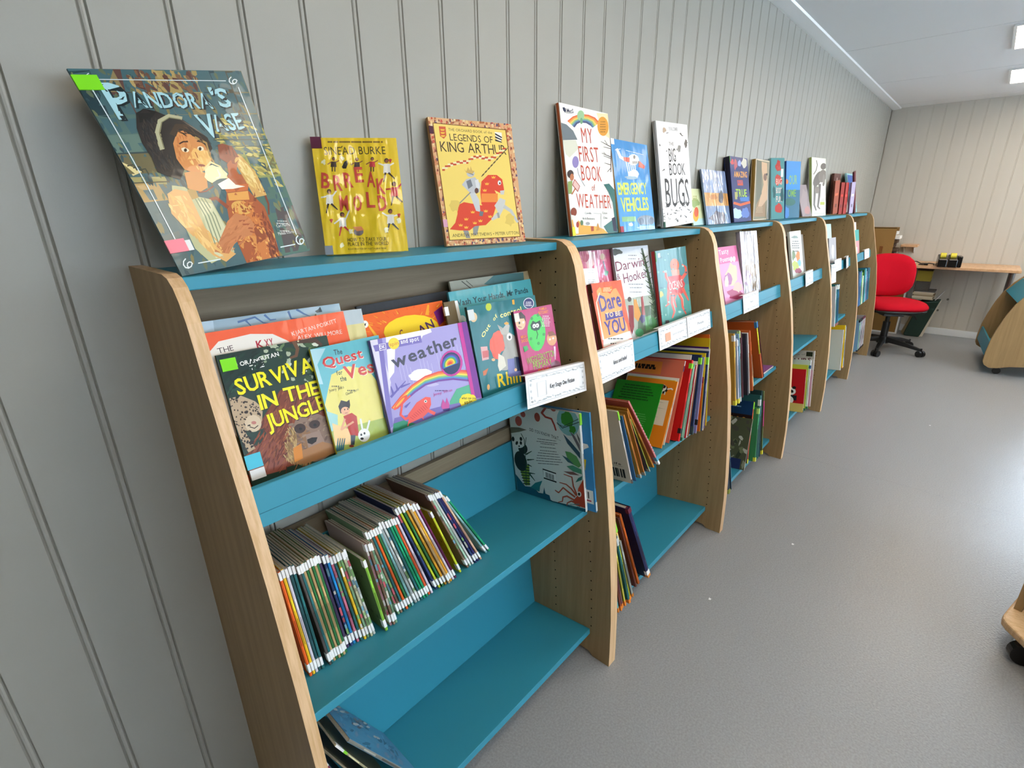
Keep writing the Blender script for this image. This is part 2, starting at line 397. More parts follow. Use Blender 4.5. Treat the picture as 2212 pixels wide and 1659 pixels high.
    def strokes(s, P, cols, n, size=14, ang=0, seed=1, asp=3.2, spread=20):
        """painterly dabs scattered inside an outline"""
        rn = random.Random(seed); xs = [p[0] for p in P]; ys = [p[1] for p in P]; k = 0; g = 0
        lay0 = s.lay
        while k < n and g < n*12:
            g += 1; x = rn.uniform(min(xs), max(xs)); y = rn.uniform(min(ys), max(ys)); ins = False
            for (ax, ay), (bx, by) in zip(P, P[1:]+P[:1]):
                if (ay > y) != (by > y) and x < (bx-ax)*(y-ay)/(by-ay+1e-9)+ax: ins = not ins
            if not ins: continue
            a = R(ang+rn.uniform(-spread, spread)); l = size*rn.uniform(.5, 1.2); w = l/asp; c, d = math.cos(a), math.sin(a)
            s.lay = lay0+(k % 6)
            s.poly([(x+u*c-v*d, y+u*d+v*c) for u, v in ((-l, 0), (-l*.4, -w), (l*.5, -w*.8), (l, 0), (l*.4, w*.8), (-l*.5, w))], rn.choice(cols)); k += 1
        s.lay = lay0+7
        return s
    def lines(s, x0, y0, x1, y1, n, wd, col, dx=0, seed=2):
        """unreadable small print: rows of dashes between two corners"""
        rn = random.Random(seed)
        for i in range(n):
            yy = y0+(y1-y0)*i/max(1, n-1); x = x0+dx*i+rn.uniform(0, .12)*(x1-x0)
            xe = x1+dx*i-rn.uniform(0, .15)*(x1-x0)
            while x < xe:
                l = rn.uniform(.05, .16)*(x1-x0); s.line([(x, yy), (min(xe, x+l), yy)], wd, col); x += l+wd*.9
        return s
    def build(s, name, mt, parent, mp, warp=None):
        b = MB(); 
        lays = sorted(set(i[3] for i in s.items)); rank = {l: k for k, l in enumerate(lays)}
        for P, fs, col, l in s.items:
            e = .0002+min(.0000125, .0009/len(lays))*rank[l]
            b.add([mp(u, v, e) for u, v in P], fs, col)
        return b.build(name, mt, parent, warp=warp)

# ------------------------------------------------------------------ books
def face_frame(p):
    x, y, z, yaw, tilt, roll, w, h = p[:8]
    u = Vector((math.cos(yaw), math.sin(yaw), 0)); n = Vector((math.sin(yaw), -math.cos(yaw), 0))
    v = math.cos(tilt)*Vector((0, 0, 1))-math.sin(tilt)*n
    u2 = math.cos(roll)*u+math.sin(roll)*v; v2 = math.cos(roll)*v-math.sin(roll)*u
    i = v2.cross(u2)
    M = Matrix((u2, i, v2)).transposed().to_4x4()      # columns: right, into the book, up
    M.translation = Vector((x, y, z)); return M
def shade(c, f):
    c = c.lstrip('#'); return '#%02x%02x%02x' % tuple(max(0, min(255, int(int(c[i:i+2], 16)*f))) for i in (0, 2, 4))
def rrect(w, h, r, n=4):
    P = [(0, 0)]
    if r: P += [(w-r+r*math.sin(t), r-r*math.cos(t)) for t in [math.pi/2*i/n for i in range(n+1)]]+[(w-r+r*math.cos(t), h-r+r*math.sin(t)) for t in [math.pi/2*i/n for i in range(n+1)]]
    else: P += [(w, 0), (w, h)]
    return P+[(0, h)]
def book(name, label, M, w, h, t, front, spine=None, back=None, mt=None, rc=0, hard=False, group=None, warp=None, stickers=(), art=None, backart=None, spineart=None, cat='book', facestickers=()):
    """local axes: X from spine to fore-edge, Y into the book from its front cover, Z up"""
    spine = spine or shade(front, .9); back = back or front; mt = mt or M_PRINT
    e = empty(name, label, cat, M, group)
    ct = .0022 if hard else .0005; ov = .003 if hard else .0006
    ct = min(ct, t*.25)
    b = MB(); rr = rrect(w, h, rc)
    b.prism(rr, lambda a, z, y: (a, y, z), 0, ct, front)
    b.prism(rr, lambda a, z, y: (a, y, z), t-ct, t, back)
    k = min(.0025, t*.3) if hard else min(.001, t*.25)
    sp = [(-.0002, k), (-.0002-k*.55, t*.5), (-.0002, t-k)] if t > .004 else [(-.0003, t*.5)]
    outl = [(ct, .0), (.0006, .0)]+sp+[(.0006, t), (ct, t)]
    outl = outl[::-1]
    b.prism(outl, lambda a, y, z: (a, y, z), 0, h, spine)
    b.build('cover', mt, e, warp=warp)
    pg = MB()
    pg.prism(rrect(w-ov-ct, h-2*ov, max(0, rc-ov)), lambda a, z, y: (a+ct, y, z+ov), ct, t-ct)
    pg.build('pages', M_PAGE, e, warp=warp)
    if art: art.build('cover_print', mt, e, lambda u, v, d: (u*w, -d, v*h), warp)
    if backart: backart.build('back_print', mt, e, lambda u, v, d: ((1-u)*w, t+d, v*h), warp)
    if spineart: spineart.build('spine_print', mt, e, lambda u, v, d: (-.0014-d if hard else -.0008-d, (1-u)*t*.9+t*.05, v*h))
    for z0, z1, c in stickers:
        o = MB().box(-.0022 if hard else -.0012, .009, -.0001, t+.0001, z0, z1, c).build('spine_label', M_MATTE, e)
    for (x0, x1, z0, z1, c) in facestickers:
        MB().box(x0, x1, -.0017, -.0002, z0, z1, c).build('sticker', M_MATTE, e, warp=warp)
    return e
def row_matrix(x, yf, shelf, lean, yaw=0, t=0):
    """spine outwards on a back-tilted shelf: x, y of the foot of the spine; lean in degrees, + to the right"""
    F, Zf = (MY, MZ) if shelf == 'm' else (BY, BZ)
    z = Zf-(yf-F)*math.tan(TH) if yf > F else Zf-(yf-F)*math.tan(TH)
    Y0 = R(yaw)
    side = Vector((1, 0, 0))*math.cos(Y0)-EIN*math.sin(Y0); into = EIN*math.cos(Y0)+Vector((1, 0, 0))*math.sin(Y0)
    f = R(lean); Zl = EUP*math.cos(f)+side*math.sin(f); Xl = into; Yl = Zl.cross(Xl)
    M = Matrix((Xl, Yl, Zl)).transposed().to_4x4()
    dz = t*abs(math.sin(f)) if lean < 0 else 0
    M.translation = Vector((x, yf, z+.0008))+EUP*dz
    return M
ORD = 'first second third fourth fifth sixth seventh eighth ninth tenth eleventh twelfth thirteenth fourteenth fifteenth sixteenth seventeenth eighteenth nineteenth twentieth'.split()
TENS = {2: 'twenty', 3: 'thirty', 4: 'forty', 5: 'fifty', 6: 'sixty'}
def ordw(n):
    if n <= 20: return ORD[n-1]
    return TENS[n//10]+('-'+ORD[n % 10-1] if n % 10 else '') if n % 10 else {30: 'thirtieth', 40: 'fortieth', 50: 'fiftieth', 60: 'sixtieth'}[n]

# ---- thin reading books, middle shelf of the nearest bookcase
G1 = 'thin reading books on the middle shelf of the nearest bookcase'
CN = dict(gr=('#3fae4a', 'green'), pb=('#9fc3d8', 'pale blue'), orr=('#f06a28', 'orange'), ye=('#f2c92c', 'yellow'), wl=('#d5d3e0', 'pale lilac'), te=('#2f7377', 'teal'), dt=('#2c5960', 'dark teal'),
          tan=('#c7a877', 'tan'), fg=('#2f7a45', 'forest green'), dg=('#54504e', 'dark grey'), pu=('#4f3f66', 'dark purple'), bl=('#1f86c9', 'bright blue'), nv=('#2b3f74', 'navy blue'), pk=('#d87a94', 'pink patterned'),
          mg=('#7fa884', 'mottled green'), ml=('#c8cba9', 'pale olive'), yr=('#e8c02b', 'yellow and red'), wt=('#cfd8d4', 'white and green'), lg=('#86bf3f', 'leaf green'), br=('#8a6f5a', 'brown'), bp=('#9b6f76', 'dusty pink'),
          em=('#1fa573', 'emerald green'), si=('#aab6b8', 'silver grey'), oo=('#e8602f', 'orange red'), li=('#cdd733', 'lime green'), am=('#e9a92e', 'amber'), la=('#d9cfe0', 'pale lavender'), ma=('#6b1f4c', 'maroon'), bk=('#3b3b3f', 'charcoal'),
          pg=('#b7dcc4', 'pale mint'), wh=('#e6e6e2', 'white'), iv=('#2e2a68', 'indigo'), pt=('#e2b79a', 'peach'), tb=('#7fb4b6', 'pale teal'))
CL = [ # (codes, x0, y0, h0, lean0, x1, y1, h1, lean1)
    ('gr pb', .082, -.182, .196, -1.0, .0925, -.188, .178, -2.2),
    ('orr ye wl dt te', .099, -.209, .221, -2.6, .1215, -.209, .221, -2.6),
    ('dg te tan fg tan fg tan fg', .134, -.212, .217, -4.4, .168, -.211, .220, -4.4),
    ('pu nv bl', .177, -.202, .211, -4.8, .190, -.203, .206, -4.6),
    ('pk te yr mg ml wt', .197, -.205, .200, -5.2, .2235, -.214, .204, -7.0),
    ('lg', .2490, -.226, .170, -6.0, .2490, -.226, .170, -6.0),
    ('bp br mg', .262, -.220, .196, -6.0, .2725, -.224, .196, -6.4),
    ('mg br te orr fg tb', .2905, -.206, .212, -10.2, .325, -.208, .214, -12.0),
    ('si wt te em em oo la', .335, -.207, .220, -13.2, .375, -.211, .218, -14.5),
    ('nv li fg am tan', .389, -.210, .236, -16.2, .4195, -.216, .240, -17.2),
    ('am la ma', .4265, -.215, .233, -17.6, .4405, -.213, .230, -17.8),
    ('li', .461, -.209, .188, -17.0, .461, -.209, .188, -17.0),
    ('br pg wh nv iv pt', .483, -.210, .232, -19.4, .5215, -.212, .233, -22.5),
    ('tb em', .545, -.204, .222, -27.5, .558, -.205, .217, -28.4),
]
def tanr(d): return math.tan(R(d))
def pack(B, xl, xr):
    """slide the feet of a row of leaning slabs along the shelf so that no two pass through each other"""
    B.sort(key=lambda b: b[0]); f = 1.0
    for _ in range(9):
        xs = []; over = 0
        for j, b in enumerate(B):
            x, y, h, w, t, ln = b[:6]; tj = t*f; c = math.cos(R(ln)); need = xl+tj/c+max(0, -h*tanr(ln)*c)+.0005
            for i in range(j):
                bi = B[i]; s = min(bi[2]*math.cos(R(bi[5])), h*c)
                need = max(need, xs[i]+tj/c+max(0, s*(tanr(bi[5])-tanr(ln)))+.0007)
            xx = max(x, need); over = max(over, xx-x); xs.append(xx)
        if over < (.034 if len(B) in range(24, 40) else .006) or f < .62: break
        f *= .93
    # share the remaining push evenly to both sides
    for x, b in zip(xs, B): b[0] = x; b[4] *= f
    return B
RB = []
for ci, (codes, x0, y0, h0, l0, x1, y1, h1, l1) in enumerate(CL):
    cs = codes.split(); n = len(cs)
    for k, c in enumerate(cs):
        f = k/max(1, n-1); rn = random.Random(101+len(RB))
        t = min(.0046, (x1-x0)/max(1, n-1)*math.cos(R(l0+(l1-l0)*f))*.86) if n > 1 else (.0062 if c == 'lg' else .005)
        RB.append([x0+(x1-x0)*f, y0+(y1-y0)*f+rn.uniform(-.0015, .0015), h0+(h1-h0)*f+rn.uniform(-.002, .002)*(n > 1), .160, t, l0+(l1-l0)*f, 1.0, c, n])
for ni, (x, y, h, w, t, l, yw, c, n) in enumerate(pack(RB, .0425, .83), 1):
    rn = random.Random(300+ni); hexc, cname = CN[c]
    st = [(h-.017, h-.001, '#eef0f0'), (.0085, .026, '#eef1f2')]
    sa = Art(t, h)
    if c in ('pk', 'wt', 'yr', 'mg', 'ml', 'br', 'bp', 'nv'):
        z = .14
        while z < .88:
            d = rn.uniform(.03, .1); sa.uv([(0, z), (1, z), (1, z+d), (0, z+d)], shade(rn.choice([hexc, '#e8e6da', '#c85a6a', '#6fa3b8', hexc, '#7fae6a', hexc]), rn.uniform(.7, 1.05))); z += d+rn.uniform(0, .06)
    else:
        sa.uv([(.3, .3), (.7, .3), (.7, .55), (.3, .55)], shade(hexc, .72)); sa.uv([(.3, .62), (.65, .62), (.65, .72), (.3, .72)], shade(hexc, 1.3))
    sa.uv([(.25, .055), (.75, .055), (.75, .09), (.25, .09)], '#8d9299')
    backc = '#d0d0d0' if c in ('si', 'wh') else '#5f7f4a' if c == 'lg' else '#b9a3a0' if c == 'bp' else '#d3d417' if c == 'li' and n == 1 else shade(hexc, .95)
    w = min(w, .2475-(y-MY)/math.cos(TH)-.004)
    bt = None
    if c == 'lg' or (c == 'li' and n == 1):
        bt = Art(w, h)
        for q in range(26): bt.blob(rn.uniform(.1, .95), rn.uniform(.1, .95), .01+rn.random()*.025, .01+rn.random()*.02, shade(backc, rn.uniform(.6, .9)), seed=q)
    book('reading_book', 'thin reading book with %s spine, %s from the left, nearest middle shelf' % (cname, ordw(ni)), row_matrix(x, y, 'm', l, yw, t), w, h, t, shade(hexc, .95), hexc, backc, mt=M_MATTE,
         group=G1, stickers=st, spineart=sa, backart=bt)

# ---- tall and mixed books, generic entries: (shelf, x, y, h, w, t, lean, yaw, spine colour, cover colour, look, options)
ROWS = {}
CASES = dict(nearest=0, second=1, third=2, fourth=3, fifth=4, sixth=5)
def rowbook(case, shelf, x, y, h, w, t, lean, yaw, *a, **k):
    ROWS.setdefault((case, shelf), []).append([x, y, h, w, t, lean, yaw, a, k])
def flush(case, shelf):
    i = CASES[case]; X0 = .0254 if i == 0 else i*.853+.017; X1 = (i+1)*.853+.017
    for x, y, h, w, t, ln, yaw, a, k in pack(ROWS[(case, shelf)], X0+.0175, X1-.0175):
        dep, F = (.2475, MY) if shelf == 'm' else (.2135, BY)
        w = min(w, dep-(y-F)/math.cos(TH)-.004)
        rowbook_now(case, shelf, x, y, h, w, t, ln, (3 if ln > 0 else 0) if (case, shelf) == ('second', 'm') else 0 if case == 'nearest' and shelf == 'm' else 2.5, *a, **k)
def rowbook_now(case, shelf, x, y, h, w, t, lean, yaw, spine, cover, look, hard=True, st=(), sa=None, ba=None, fa=None, mt=None, group=None, name='picture_book'):
    spots = []
    for s_ in st:
        z0, z1, c = s_; spots.append((z0 if z0 >= 0 else h+z0, z1 if z1 > 0 else h+z1, c))
    sp = Art(t, h)
    if sa is None:
        sp.uv([(.25, .25), (.75, .25), (.75, .6), (.25, .6)], shade(spine, .7)); sp.uv([(.25, .68), (.7, .68), (.7, .82), (.25, .82)], shade(spine, 1.35))
    elif sa: sa(sp)
    B = None
    if ba: B = Art(w, h); ba(B)
    A_ = None
    if fa: A_ = Art(w, h); fa(A_)
    return book(name, look, row_matrix(x, y, shelf, lean, yaw, t), w, h, t, cover, spine, cover, mt=mt or M_PRINT, hard=hard, group=group or 'books on the %s shelf of the %s bookcase' % ({'m': 'middle', 'b': 'bottom'}[shelf], case), stickers=spots, spineart=sp, backart=B, art=A_)
GRN, WHT, ORN, BLK = '#8fdf3a', '#f0f2f2', '#e8862a', '#23222a'
# end of the nearest bookcase's middle shelf: two picture books standing against the panel
def art_dyk(A):
    A.bg('#dfe2df')
    q = Art(A.w, A.h, ((200, 330), (1030, 300), (1030, 1540), (245, 1275)))
    q.items = A.items; q.lay = A.lay
    q.ell(880, 430, 145, 175, '#86bcc0'); q.blob(880, 400, 80, 110, '#3d8f33', seed=4); q.blob(930, 520, 45, 50, '#3d8f33', seed=9); q.line([(735, 465), (800, 520), (1025, 410)], 9, '#2d3a3a'); q.line([(740, 480), (810, 500), (1020, 370)], 7, '#2d3a3a')
    q.line([(620, 290), (560, 380), (600, 420), (670, 430), (700, 500), (715, 560)], 26, '#a5433a', 20)
    for cx, cy, rx, ry in ((300, 520, 34, 55), (505, 440, 32, 52), (700, 300, 34, 36), (350, 435, 26, 34)): q.ell(cx, cy, rx, ry, '#b2544a')
    q.line([(240, 480), (300, 410), (380, 370)], 6, '#5c5a44')
    q.poly([(215, 600), (300, 590), (380, 605), (300, 640), (215, 665)], '#6f7266')
    q.text('DID YOU KNOW THAT...', (410, 610), (765, 680), 34, '#6c7474', 1, .08)
    q.lines(460, 690, 750, 720, 2, 7, '#555b5c'); q.lines(500, 740, 720, 820, 3, 7, '#555b5c'); q.lines(455, 850, 770, 970, 5, 7, '#555b5c')
    # panda climbing bamboo
    q.poly([(275, 1000), (385, 1000), (380, 1220), (330, 1220)], '#7f9f3a')
    for k in range(7): q.poly([(280+k*5, 1015+k*30), (385, 1020+k*30), (385, 1032+k*30), (282+k*5, 1027+k*30)], '#2d3a2c')
    q.ell(300, 960, 62, 110, '#22302f', -8); q.ell(330, 820, 48, 60, '#22302f'); q.ell(292, 745, 64, 72, '#e4e6e1'); q.ell(235, 725, 14, 26, '#1d2626'); q.ell(315, 715, 14, 22, '#1d2626'); q.ell(270, 765, 12, 22, '#1d2626', 20); q.ell(312, 760, 12, 20, '#1d2626'); q.ell(292, 797, 9, 7, '#1d2626')
    q.line([(345, 1220), (350, 900), (350, 720), (320, 655)], 7, '#2d4a3a'); q.line([(350, 800), (372, 690)], 6, '#2d4a3a')
    for a, b in (((360, 880), (420, 840)), ((370, 940), (440, 930)), ((380, 1085), (440, 1090)), ((380, 1090), (435, 1165)), ((370, 990), (410, 1010))): q.line([a, b], 18, '#2d4a3a', 6)
    # leaves
    for pts, c in (([(805, 590), (850, 700), (1010, 880), (1010, 800), (900, 680)], '#38566b'), ([(895, 550), (960, 680), (1015, 790), (1015, 700), (950, 590)], '#6f6a73'), ([(975, 540), (1000, 640), (1020, 700), (1020, 620)], '#5c6260'),
                   ([(815, 800), (850, 930), (980, 990), (1015, 960), (960, 850), (880, 805)], '#5d9a58'), ([(770, 850), (840, 930), (920, 955), (840, 880)], '#3c5f6c'), ([(820, 980), (900, 1040), (1015, 1070), (1015, 1010), (900, 965)], '#4f9a7c'),
                   ([(775, 1045), (860, 1080), (980, 1085), (900, 1045)], '#7c5a58'), ([(920, 1175), (960, 1120), (1018, 1090), (1010, 1140)], '#357a78')): q.poly(pts, c)
    # barcode
    q.poly([(530, 1025), (685, 1070), (683, 1185), (538, 1140)], '#1c2222'); q.poly([(535, 1040), (684, 1084), (683, 1168), (537, 1125)], '#e8eae8')
    for k in range(11): x = 562+k*9; q.line([(x, 1065+k*3), (x, 1125+k*3)], 3+(k*7 % 4), '#1c2222')
    # skyline and whale
    q.poly([(240, 1100), (330, 1230), (420, 1240), (470, 1300), (520, 1310), (535, 1240), (545, 1310), (590, 1330), (600, 1380), (660, 1420), (1035, 1560), (1035, 1500), (250, 1300)], '#1f5f78')
    q.poly([(385, 1240), (440, 1190), (520, 1165), (490, 1230), (480, 1290)], '#2a7f86')
    # squid
    for pts in ([(920, 1330), (860, 1250), (800, 1200), (720, 1180)], [(900, 1350), (820, 1290), (760, 1240), (700, 1300), (660, 1270)], [(890, 1390), (800, 1340), (750, 1350), (740, 1400), (690, 1410)], [(930, 1330), (890, 1220), (880, 1110), (780, 1080)], [(900, 1420), (850, 1400), (800, 1420), (790, 1450)]): q.line(pts, 22, '#b5553f', 9)
    q.poly([(1030, 1130), (950, 1250), (940, 1330), (870, 1400), (900, 1450), (1030, 1490)], '#c0482f'); q.ell(962, 1318, 28, 34, '#f0ece4'); q.ell(958, 1316, 15, 20, '#151515')
    q.lines(820, 1440, 970, 1500, 3, 10, '#3d8c8e')
def art_ice(A):
    A.bg('#3f92cf')
    for x, y in ((.2, .84), (.7, .35), (.3, .5), (.75, .62), (.5, .15)): A.blob(x, y, .13, .03, '#e6f1f6', seed=int(x*9))
    A.ell(.66, .80, .17, .15, '#a9a023'); A.poly([(.5, .9), (.8, .9), (.8, .99), (.5, .99)], '#c23a4c'); A.ell(.72, .72, .1, .08, '#7c3a24')
    A.blob(.82, .66, .12, .05, '#eef0ee', seed=2); A.ell(.78, .655, .02, .012, '#222222'); A.poly([(.7, .56), (.86, .56), (.78, .65)], '#d9572c'); A.ell(.78, .58, .1, .05, '#d9572c')
    A.poly([(.66, .42), (.9, .42), (.92, .53), (.66, .53)], '#ecd019'); A.ell(.75, .49, .03, .02, '#222222'); A.poly([(.74, .36), (.8, .36), (.8, .42), (.74, .42)], '#b8734a')
    A.poly([(.72, .08), (.98, .08), (.98, .22), (.72, .22)], '#eef0ee')
    for k in range(6): A.uv([(.76+k*.03, .13), (.775+k*.03, .13), (.775+k*.03, .2), (.76+k*.03, .2)], '#2a2d33')
    A.poly([(.78, .1), (.95, .1), (.95, .115), (.78, .115)], '#b3254f')
rowbook('nearest', 'm', .8425, -.297, .280, .25, .0085, 0.3, 0.5, '#e9ecea', '#dfe2df', 'white picture book with a back cover of animals and leaves, against the nearest right panel', st=((-.032, -.001, GRN),), ba=art_dyk, hard=True)
rowbook('nearest', 'm', .8515, -.322, .283, .25, .006, 0, 0.5, '#4f9fd6', '#3f92cf', 'sky-blue picture book with ice lolly pictures, last on the nearest middle shelf', st=((.004, .03, '#e9f0f4'),), ba=art_ice, hard=False)
# bottom left of the nearest bookcase
def art_rock(A):
    A.bg('#4f87ad')
    rn = random.Random(5)
    for k in range(60): A.blob(rn.random(), rn.random(), rn.uniform(.03, .12), rn.uniform(.01, .03), rn.choice(['#5d97bd', '#3f6f95', '#6f86a6', '#35607f', '#7c8ea2', '#4a7fa6']), rot=-35+rn.uniform(-15, 15), seed=k)
    for k in range(18): A.blob(.55+.4*rn.random(), .25+.6*rn.random(), .07, .02, rn.choice(['#a9a7a8', '#7d7076', '#c3bfbd', '#66606c']), rot=-40, seed=k)
rowbook('nearest', 'b', .262, -.285, .275, .175, .007, -29, 4, '#7d7f78', '#4f87ad', 'picture book with a blue and grey rocky photo, leaning on the nearest bottom shelf', fa=art_rock, hard=False, mt=M_SOFTF)
rowbook('nearest', 'b', .214, -.270, .262, .18, .004, -24, 3, '#b9b48f', '#8a8a6a', 'olive grey leaning book with white and green sticker, nearest bottom shelf', st=((-.028, -.001, WHT), (-.04, -.028, GRN)), hard=False, mt=M_SOFTF)
rowbook('nearest', 'b', .185, -.262, .262, .18, .004, -22, 2, '#6f6a58', '#6b6450', 'dull brown book second from the left on the nearest bottom shelf', hard=False, mt=M_SOFTF)
rowbook('nearest', 'b', .150, -.255, .225, .18, .006, -17, 2, '#7a2f45', '#2b5a5c', 'dark teal and crimson book beside the left panel, nearest bottom shelf', st=((-.02, -.001, WHT),), hard=False)

# ---- second bookcase, middle shelf
def bars(n=3, c='#2a2a2a'):
    def f(A):
        for k in range(n): A.uv([(.2, .2+.2*k), (.8, .2+.2*k), (.8, .32+.2*k), (.2, .32+.2*k)], c)
    return f
def art_barcode(A):
    A.bg('#cfcabd'); A.text('BackLife', (.55, .245), (.9, .245), .03, '#3b3b3b', 1)
    for k in range(9): A.uv([(.62+k*.035, .06), (.635+k*.035+.008*(k % 3), .06), (.635+k*.035+.008*(k % 3), .19), (.62+k*.035, .19)], '#26272b')
    A.uv([(.55, .225), (.92, .225), (.92, .23), (.55, .23)], '#8a867c')
def art_dog(A):
    A.bg('#ee8a1c'); A.uv([(.5, .32), (.93, .32), (.93, .70), (.5, .70)], '#f3e4cf')
    for k in range(6): A.uv([(.53, .66-k*.045), (.53+.3*random.Random(k).random()+.1, .66-k*.045), (.6+.1*random.Random(k).random(), .668-k*.045), (.53, .668-k*.045)], '#9a948c')
    A.ell(.75, .86, .11, .07, '#1b1b1b'); A.ell(.75, .88, .08, .055, '#f4f2ee'); A.ell(.78, .9, .03, .025, '#1b1b1b'); A.ell(.69, .9, .03, .02, '#1b1b1b')
    for x in (.69, .75, .81): A.uv([(x, .78), (x+.02, .78), (x+.02, .83), (x, .83)], '#f4f2ee')
    A.line([(.85, .87), (.92, .885), (.95, .87)], .02, '#f4f2ee')
def art_green(A):
    A.bg('#1f8f1f')
    A.lines(.12, .93, .86, .72, 6, .018, '#0d4f12'); A.lines(.12, .64, .5, .62, 1, .014, '#0d4f12'); A.lines(.42, .5, .86, .26, 8, .006, '#6fc46a')
    A.blob(.7, .13, .06, .06, '#0c260c', j=.5, seed=3)
def art_pill(A):
    A.bg('#e8c91e'); A.ell(.55, .87, .25, .055, '#7d1420'); A.uv([(.33, .835), (.77, .835), (.77, .905), (.33, .905)], '#7d1420')
    A.uv([(0, 0), (1, 0), (1, .62), (0, .62)], '#e36a1f'); A.uv([(0, .62), (1, .62), (1, .70), (0, .70)], '#a51d1d')
def art_bodybook(A):
    A.bg('#e0775c'); A.uv([(0, .8), (.62, .8), (.62, .96), (0, .96)], '#eb8c3a'); A.lines(.08, .9, .55, .87, 2, .03, '#2a1a14'); A.uv([(.05, .55), (.8, .55), (.8, .74), (.05, .74)], '#1b1b1b'); A.uv([(.05, .55), (.79, .55), (.79, .73), (.05, .73)], '#efe6d3')
def art_white(A):
    A.bg('#e9e6de'); A.uv([(0, 0), (1, 0), (1, .90), (0, .90)], '#8e1a22'); A.uv([(.1, .0), (1, 0), (1, .86), (.1, .86)], '#6b1f6f')
MID2 = [
    # x, y, h, w, t, lean, yaw, spine, cover, look, hard, stickers, backart
    (1.048, -.318, .250, .235, .009, -14, 0, '#f2f1ec', '#cfcabd', 'white book with a barcode on its back, leftmost on the second middle shelf', True, ((-.028, -.001, GRN), (.0, .014, '#55565a')), art_barcode),
    (1.064, -.322, .232, .2, .004, -15, 0, '#3f74a8', '#3f74a8', 'thin blue book behind the white barcode book, second middle shelf', False, (), None),
    (1.092, -.322, .236, .22, .011, -19, 0, '#dd8440', '#b98a3c', 'tan and orange book leaning left, third on the second middle shelf', True, ((.0, .014, '#9aa39f'),), None),
    (1.112, -.325, .245, .225, .006, -20, 0, '#e88a50', '#a97c3a', 'orange-spined book with brown cover behind the tan one, second middle shelf', True, ((.0, .012, '#9aa39f'),), None),
    (1.142, -.325, .225, .2, .006, -26, 0, '#cdd840', '#4c4a52', 'thin yellow-green book with dark cover, second middle shelf', False, ((.0, .012, '#9aa39f'),), None),
    (1.176, -.322, .275, .22, .010, -31, 0, '#c07a2c', '#a8741f', 'thick mustard book under the pink-lettered spine, second middle shelf', True, (), None),
    (1.205, -.325, .305, .22, .012, -33, 0, '#e99aa0', '#b45a4c', 'long leaning book with pink lettering on its spine, second middle shelf', True, ((.0, .018, WHT), (.018, .036, '#4fa7c9')), None),
    (1.322, -.275, .238, .20, .007, 31, 3, '#e8861e', '#ee8a1c', 'orange book with a black and white dog, leaning right, second middle shelf', False, (), art_dog),
    (1.336, -.262, .236, .19, .012, 31, 3, '#e8c93a', '#d9b92c', 'yellow spine behind the orange dog book', False, ((.03, .045, BLK),), None),
    (1.352, -.270, .240, .21, .004, 29, 3, '#eceae2', '#e9e6de', 'thin white board behind the yellow spine, second middle shelf', False, (), None),
    (1.392, -.300, .288, .235, .018, 23, 4, '#d61f1f', '#c91a1a', 'thick red annual leaning right in the middle of the second bookcase', True, ((.028, .046, BLK), (-.030, -.012, GRN)), None),
    (1.412, -.304, .262, .2, .006, 22, 4, '#cfe3d4', '#6fb59b', 'pale mint book right of the red annual', False, ((.0, .012, '#2f6f5a'),), None),
    (1.424, -.306, .268, .2, .006, 21, 4, '#8fc0a6', '#8fc0a6', 'mint-green thin book, second right of the red annual', False, (), None),
    (1.438, -.306, .262, .2, .007, 20, 4, '#c42a34', '#b3202a', 'crimson thin book, third right of the red annual', False, (), None),
    (1.452, -.306, .272, .21, .005, 19, 4, '#f0efe9', '#e9e6de', 'white thin book, fourth right of the red annual', False, (), None),
    (1.466, -.306, .262, .2, .006, 18, 4, '#b8754c', '#a66a44', 'brown thin book before the navy ones, second middle shelf', False, (), None),
    (1.488, -.312, .286, .22, .012, 16, 4, '#26385e', '#23345a', 'navy blue starry book leaning right, second middle shelf', True, ((-.034, -.010, GRN), (.0, .03, '#3a4a4e')), None),
    (1.504, -.318, .275, .21, .006, 15, 4, '#c9c6e0', '#8d8ac0', 'lilac thin book right of the starry navy one', False, ((.03, .05, BLK),), None),
    (1.526, -.325, .290, .22, .010, 13, 4, '#2b3d73', '#1f3160', 'royal navy book with green label near the right end, second middle shelf', True, ((-.048, -.022, GRN),), None),
    (1.542, -.327, .296, .22, .004, 12, 4, '#f0f0ee', '#e9e6de', 'tall thin white book near the right end, second middle shelf', False, (), None),
    (1.560, -.312, .266, .21, .009, 10, 4, '#cda98c', '#b99070', 'peach-brown book with black band at the right end, second middle shelf', True, ((.03, .045, BLK), (.0, .015, '#e0734a')), None),
    (1.578, -.300, .285, .21, .007, 8, 3, '#7d8c62', '#6b7a55', 'sage green book second from the right panel, second middle shelf', True, (), None),
    (1.596, -.296, .300, .21, .008, 6, 3, '#96243c', '#a02a42', 'dark red book nearest the right panel, second middle shelf', True, ((-.06, -.03, GRN),), None),
]
for r in MID2:
    x, y, h, w, t, ln, yaw, sc_, cc, look, hd, st, ba = r
    def saf(A, sc_=sc_, look=look):
        if 'pink lettering' in look:
            for k in range(16): A.uv([(.2, .18+k*.045), (.8, .19+k*.045), (.8, .205+k*.045), (.2, .2+k*.045)], '#fbe9e9'); A.uv([(.2, .18+k*.045), (.4, .18+k*.045), (.4, .215+k*.045), (.2, .215+k*.045)], '#c23a52')
        elif 'starry' in look:
            rn = random.Random(2)
            for k in range(26): A.ell(rn.random(), rn.random(), .06, .003, '#cdd6ea')
        else:
            A.uv([(.25, .2), (.75, .2), (.75, .5), (.25, .5)], shade(sc_, .72)); A.uv([(.25, .6), (.75, .6), (.75, .72), (.25, .72)], shade(sc_, 1.25) if sc_ < '#a' else shade(sc_, .6))
    rowbook('second', 'm', x, y, h, w, t, ln, yaw, sc_, cc, look, hd, st, sa=saf, ba=ba)
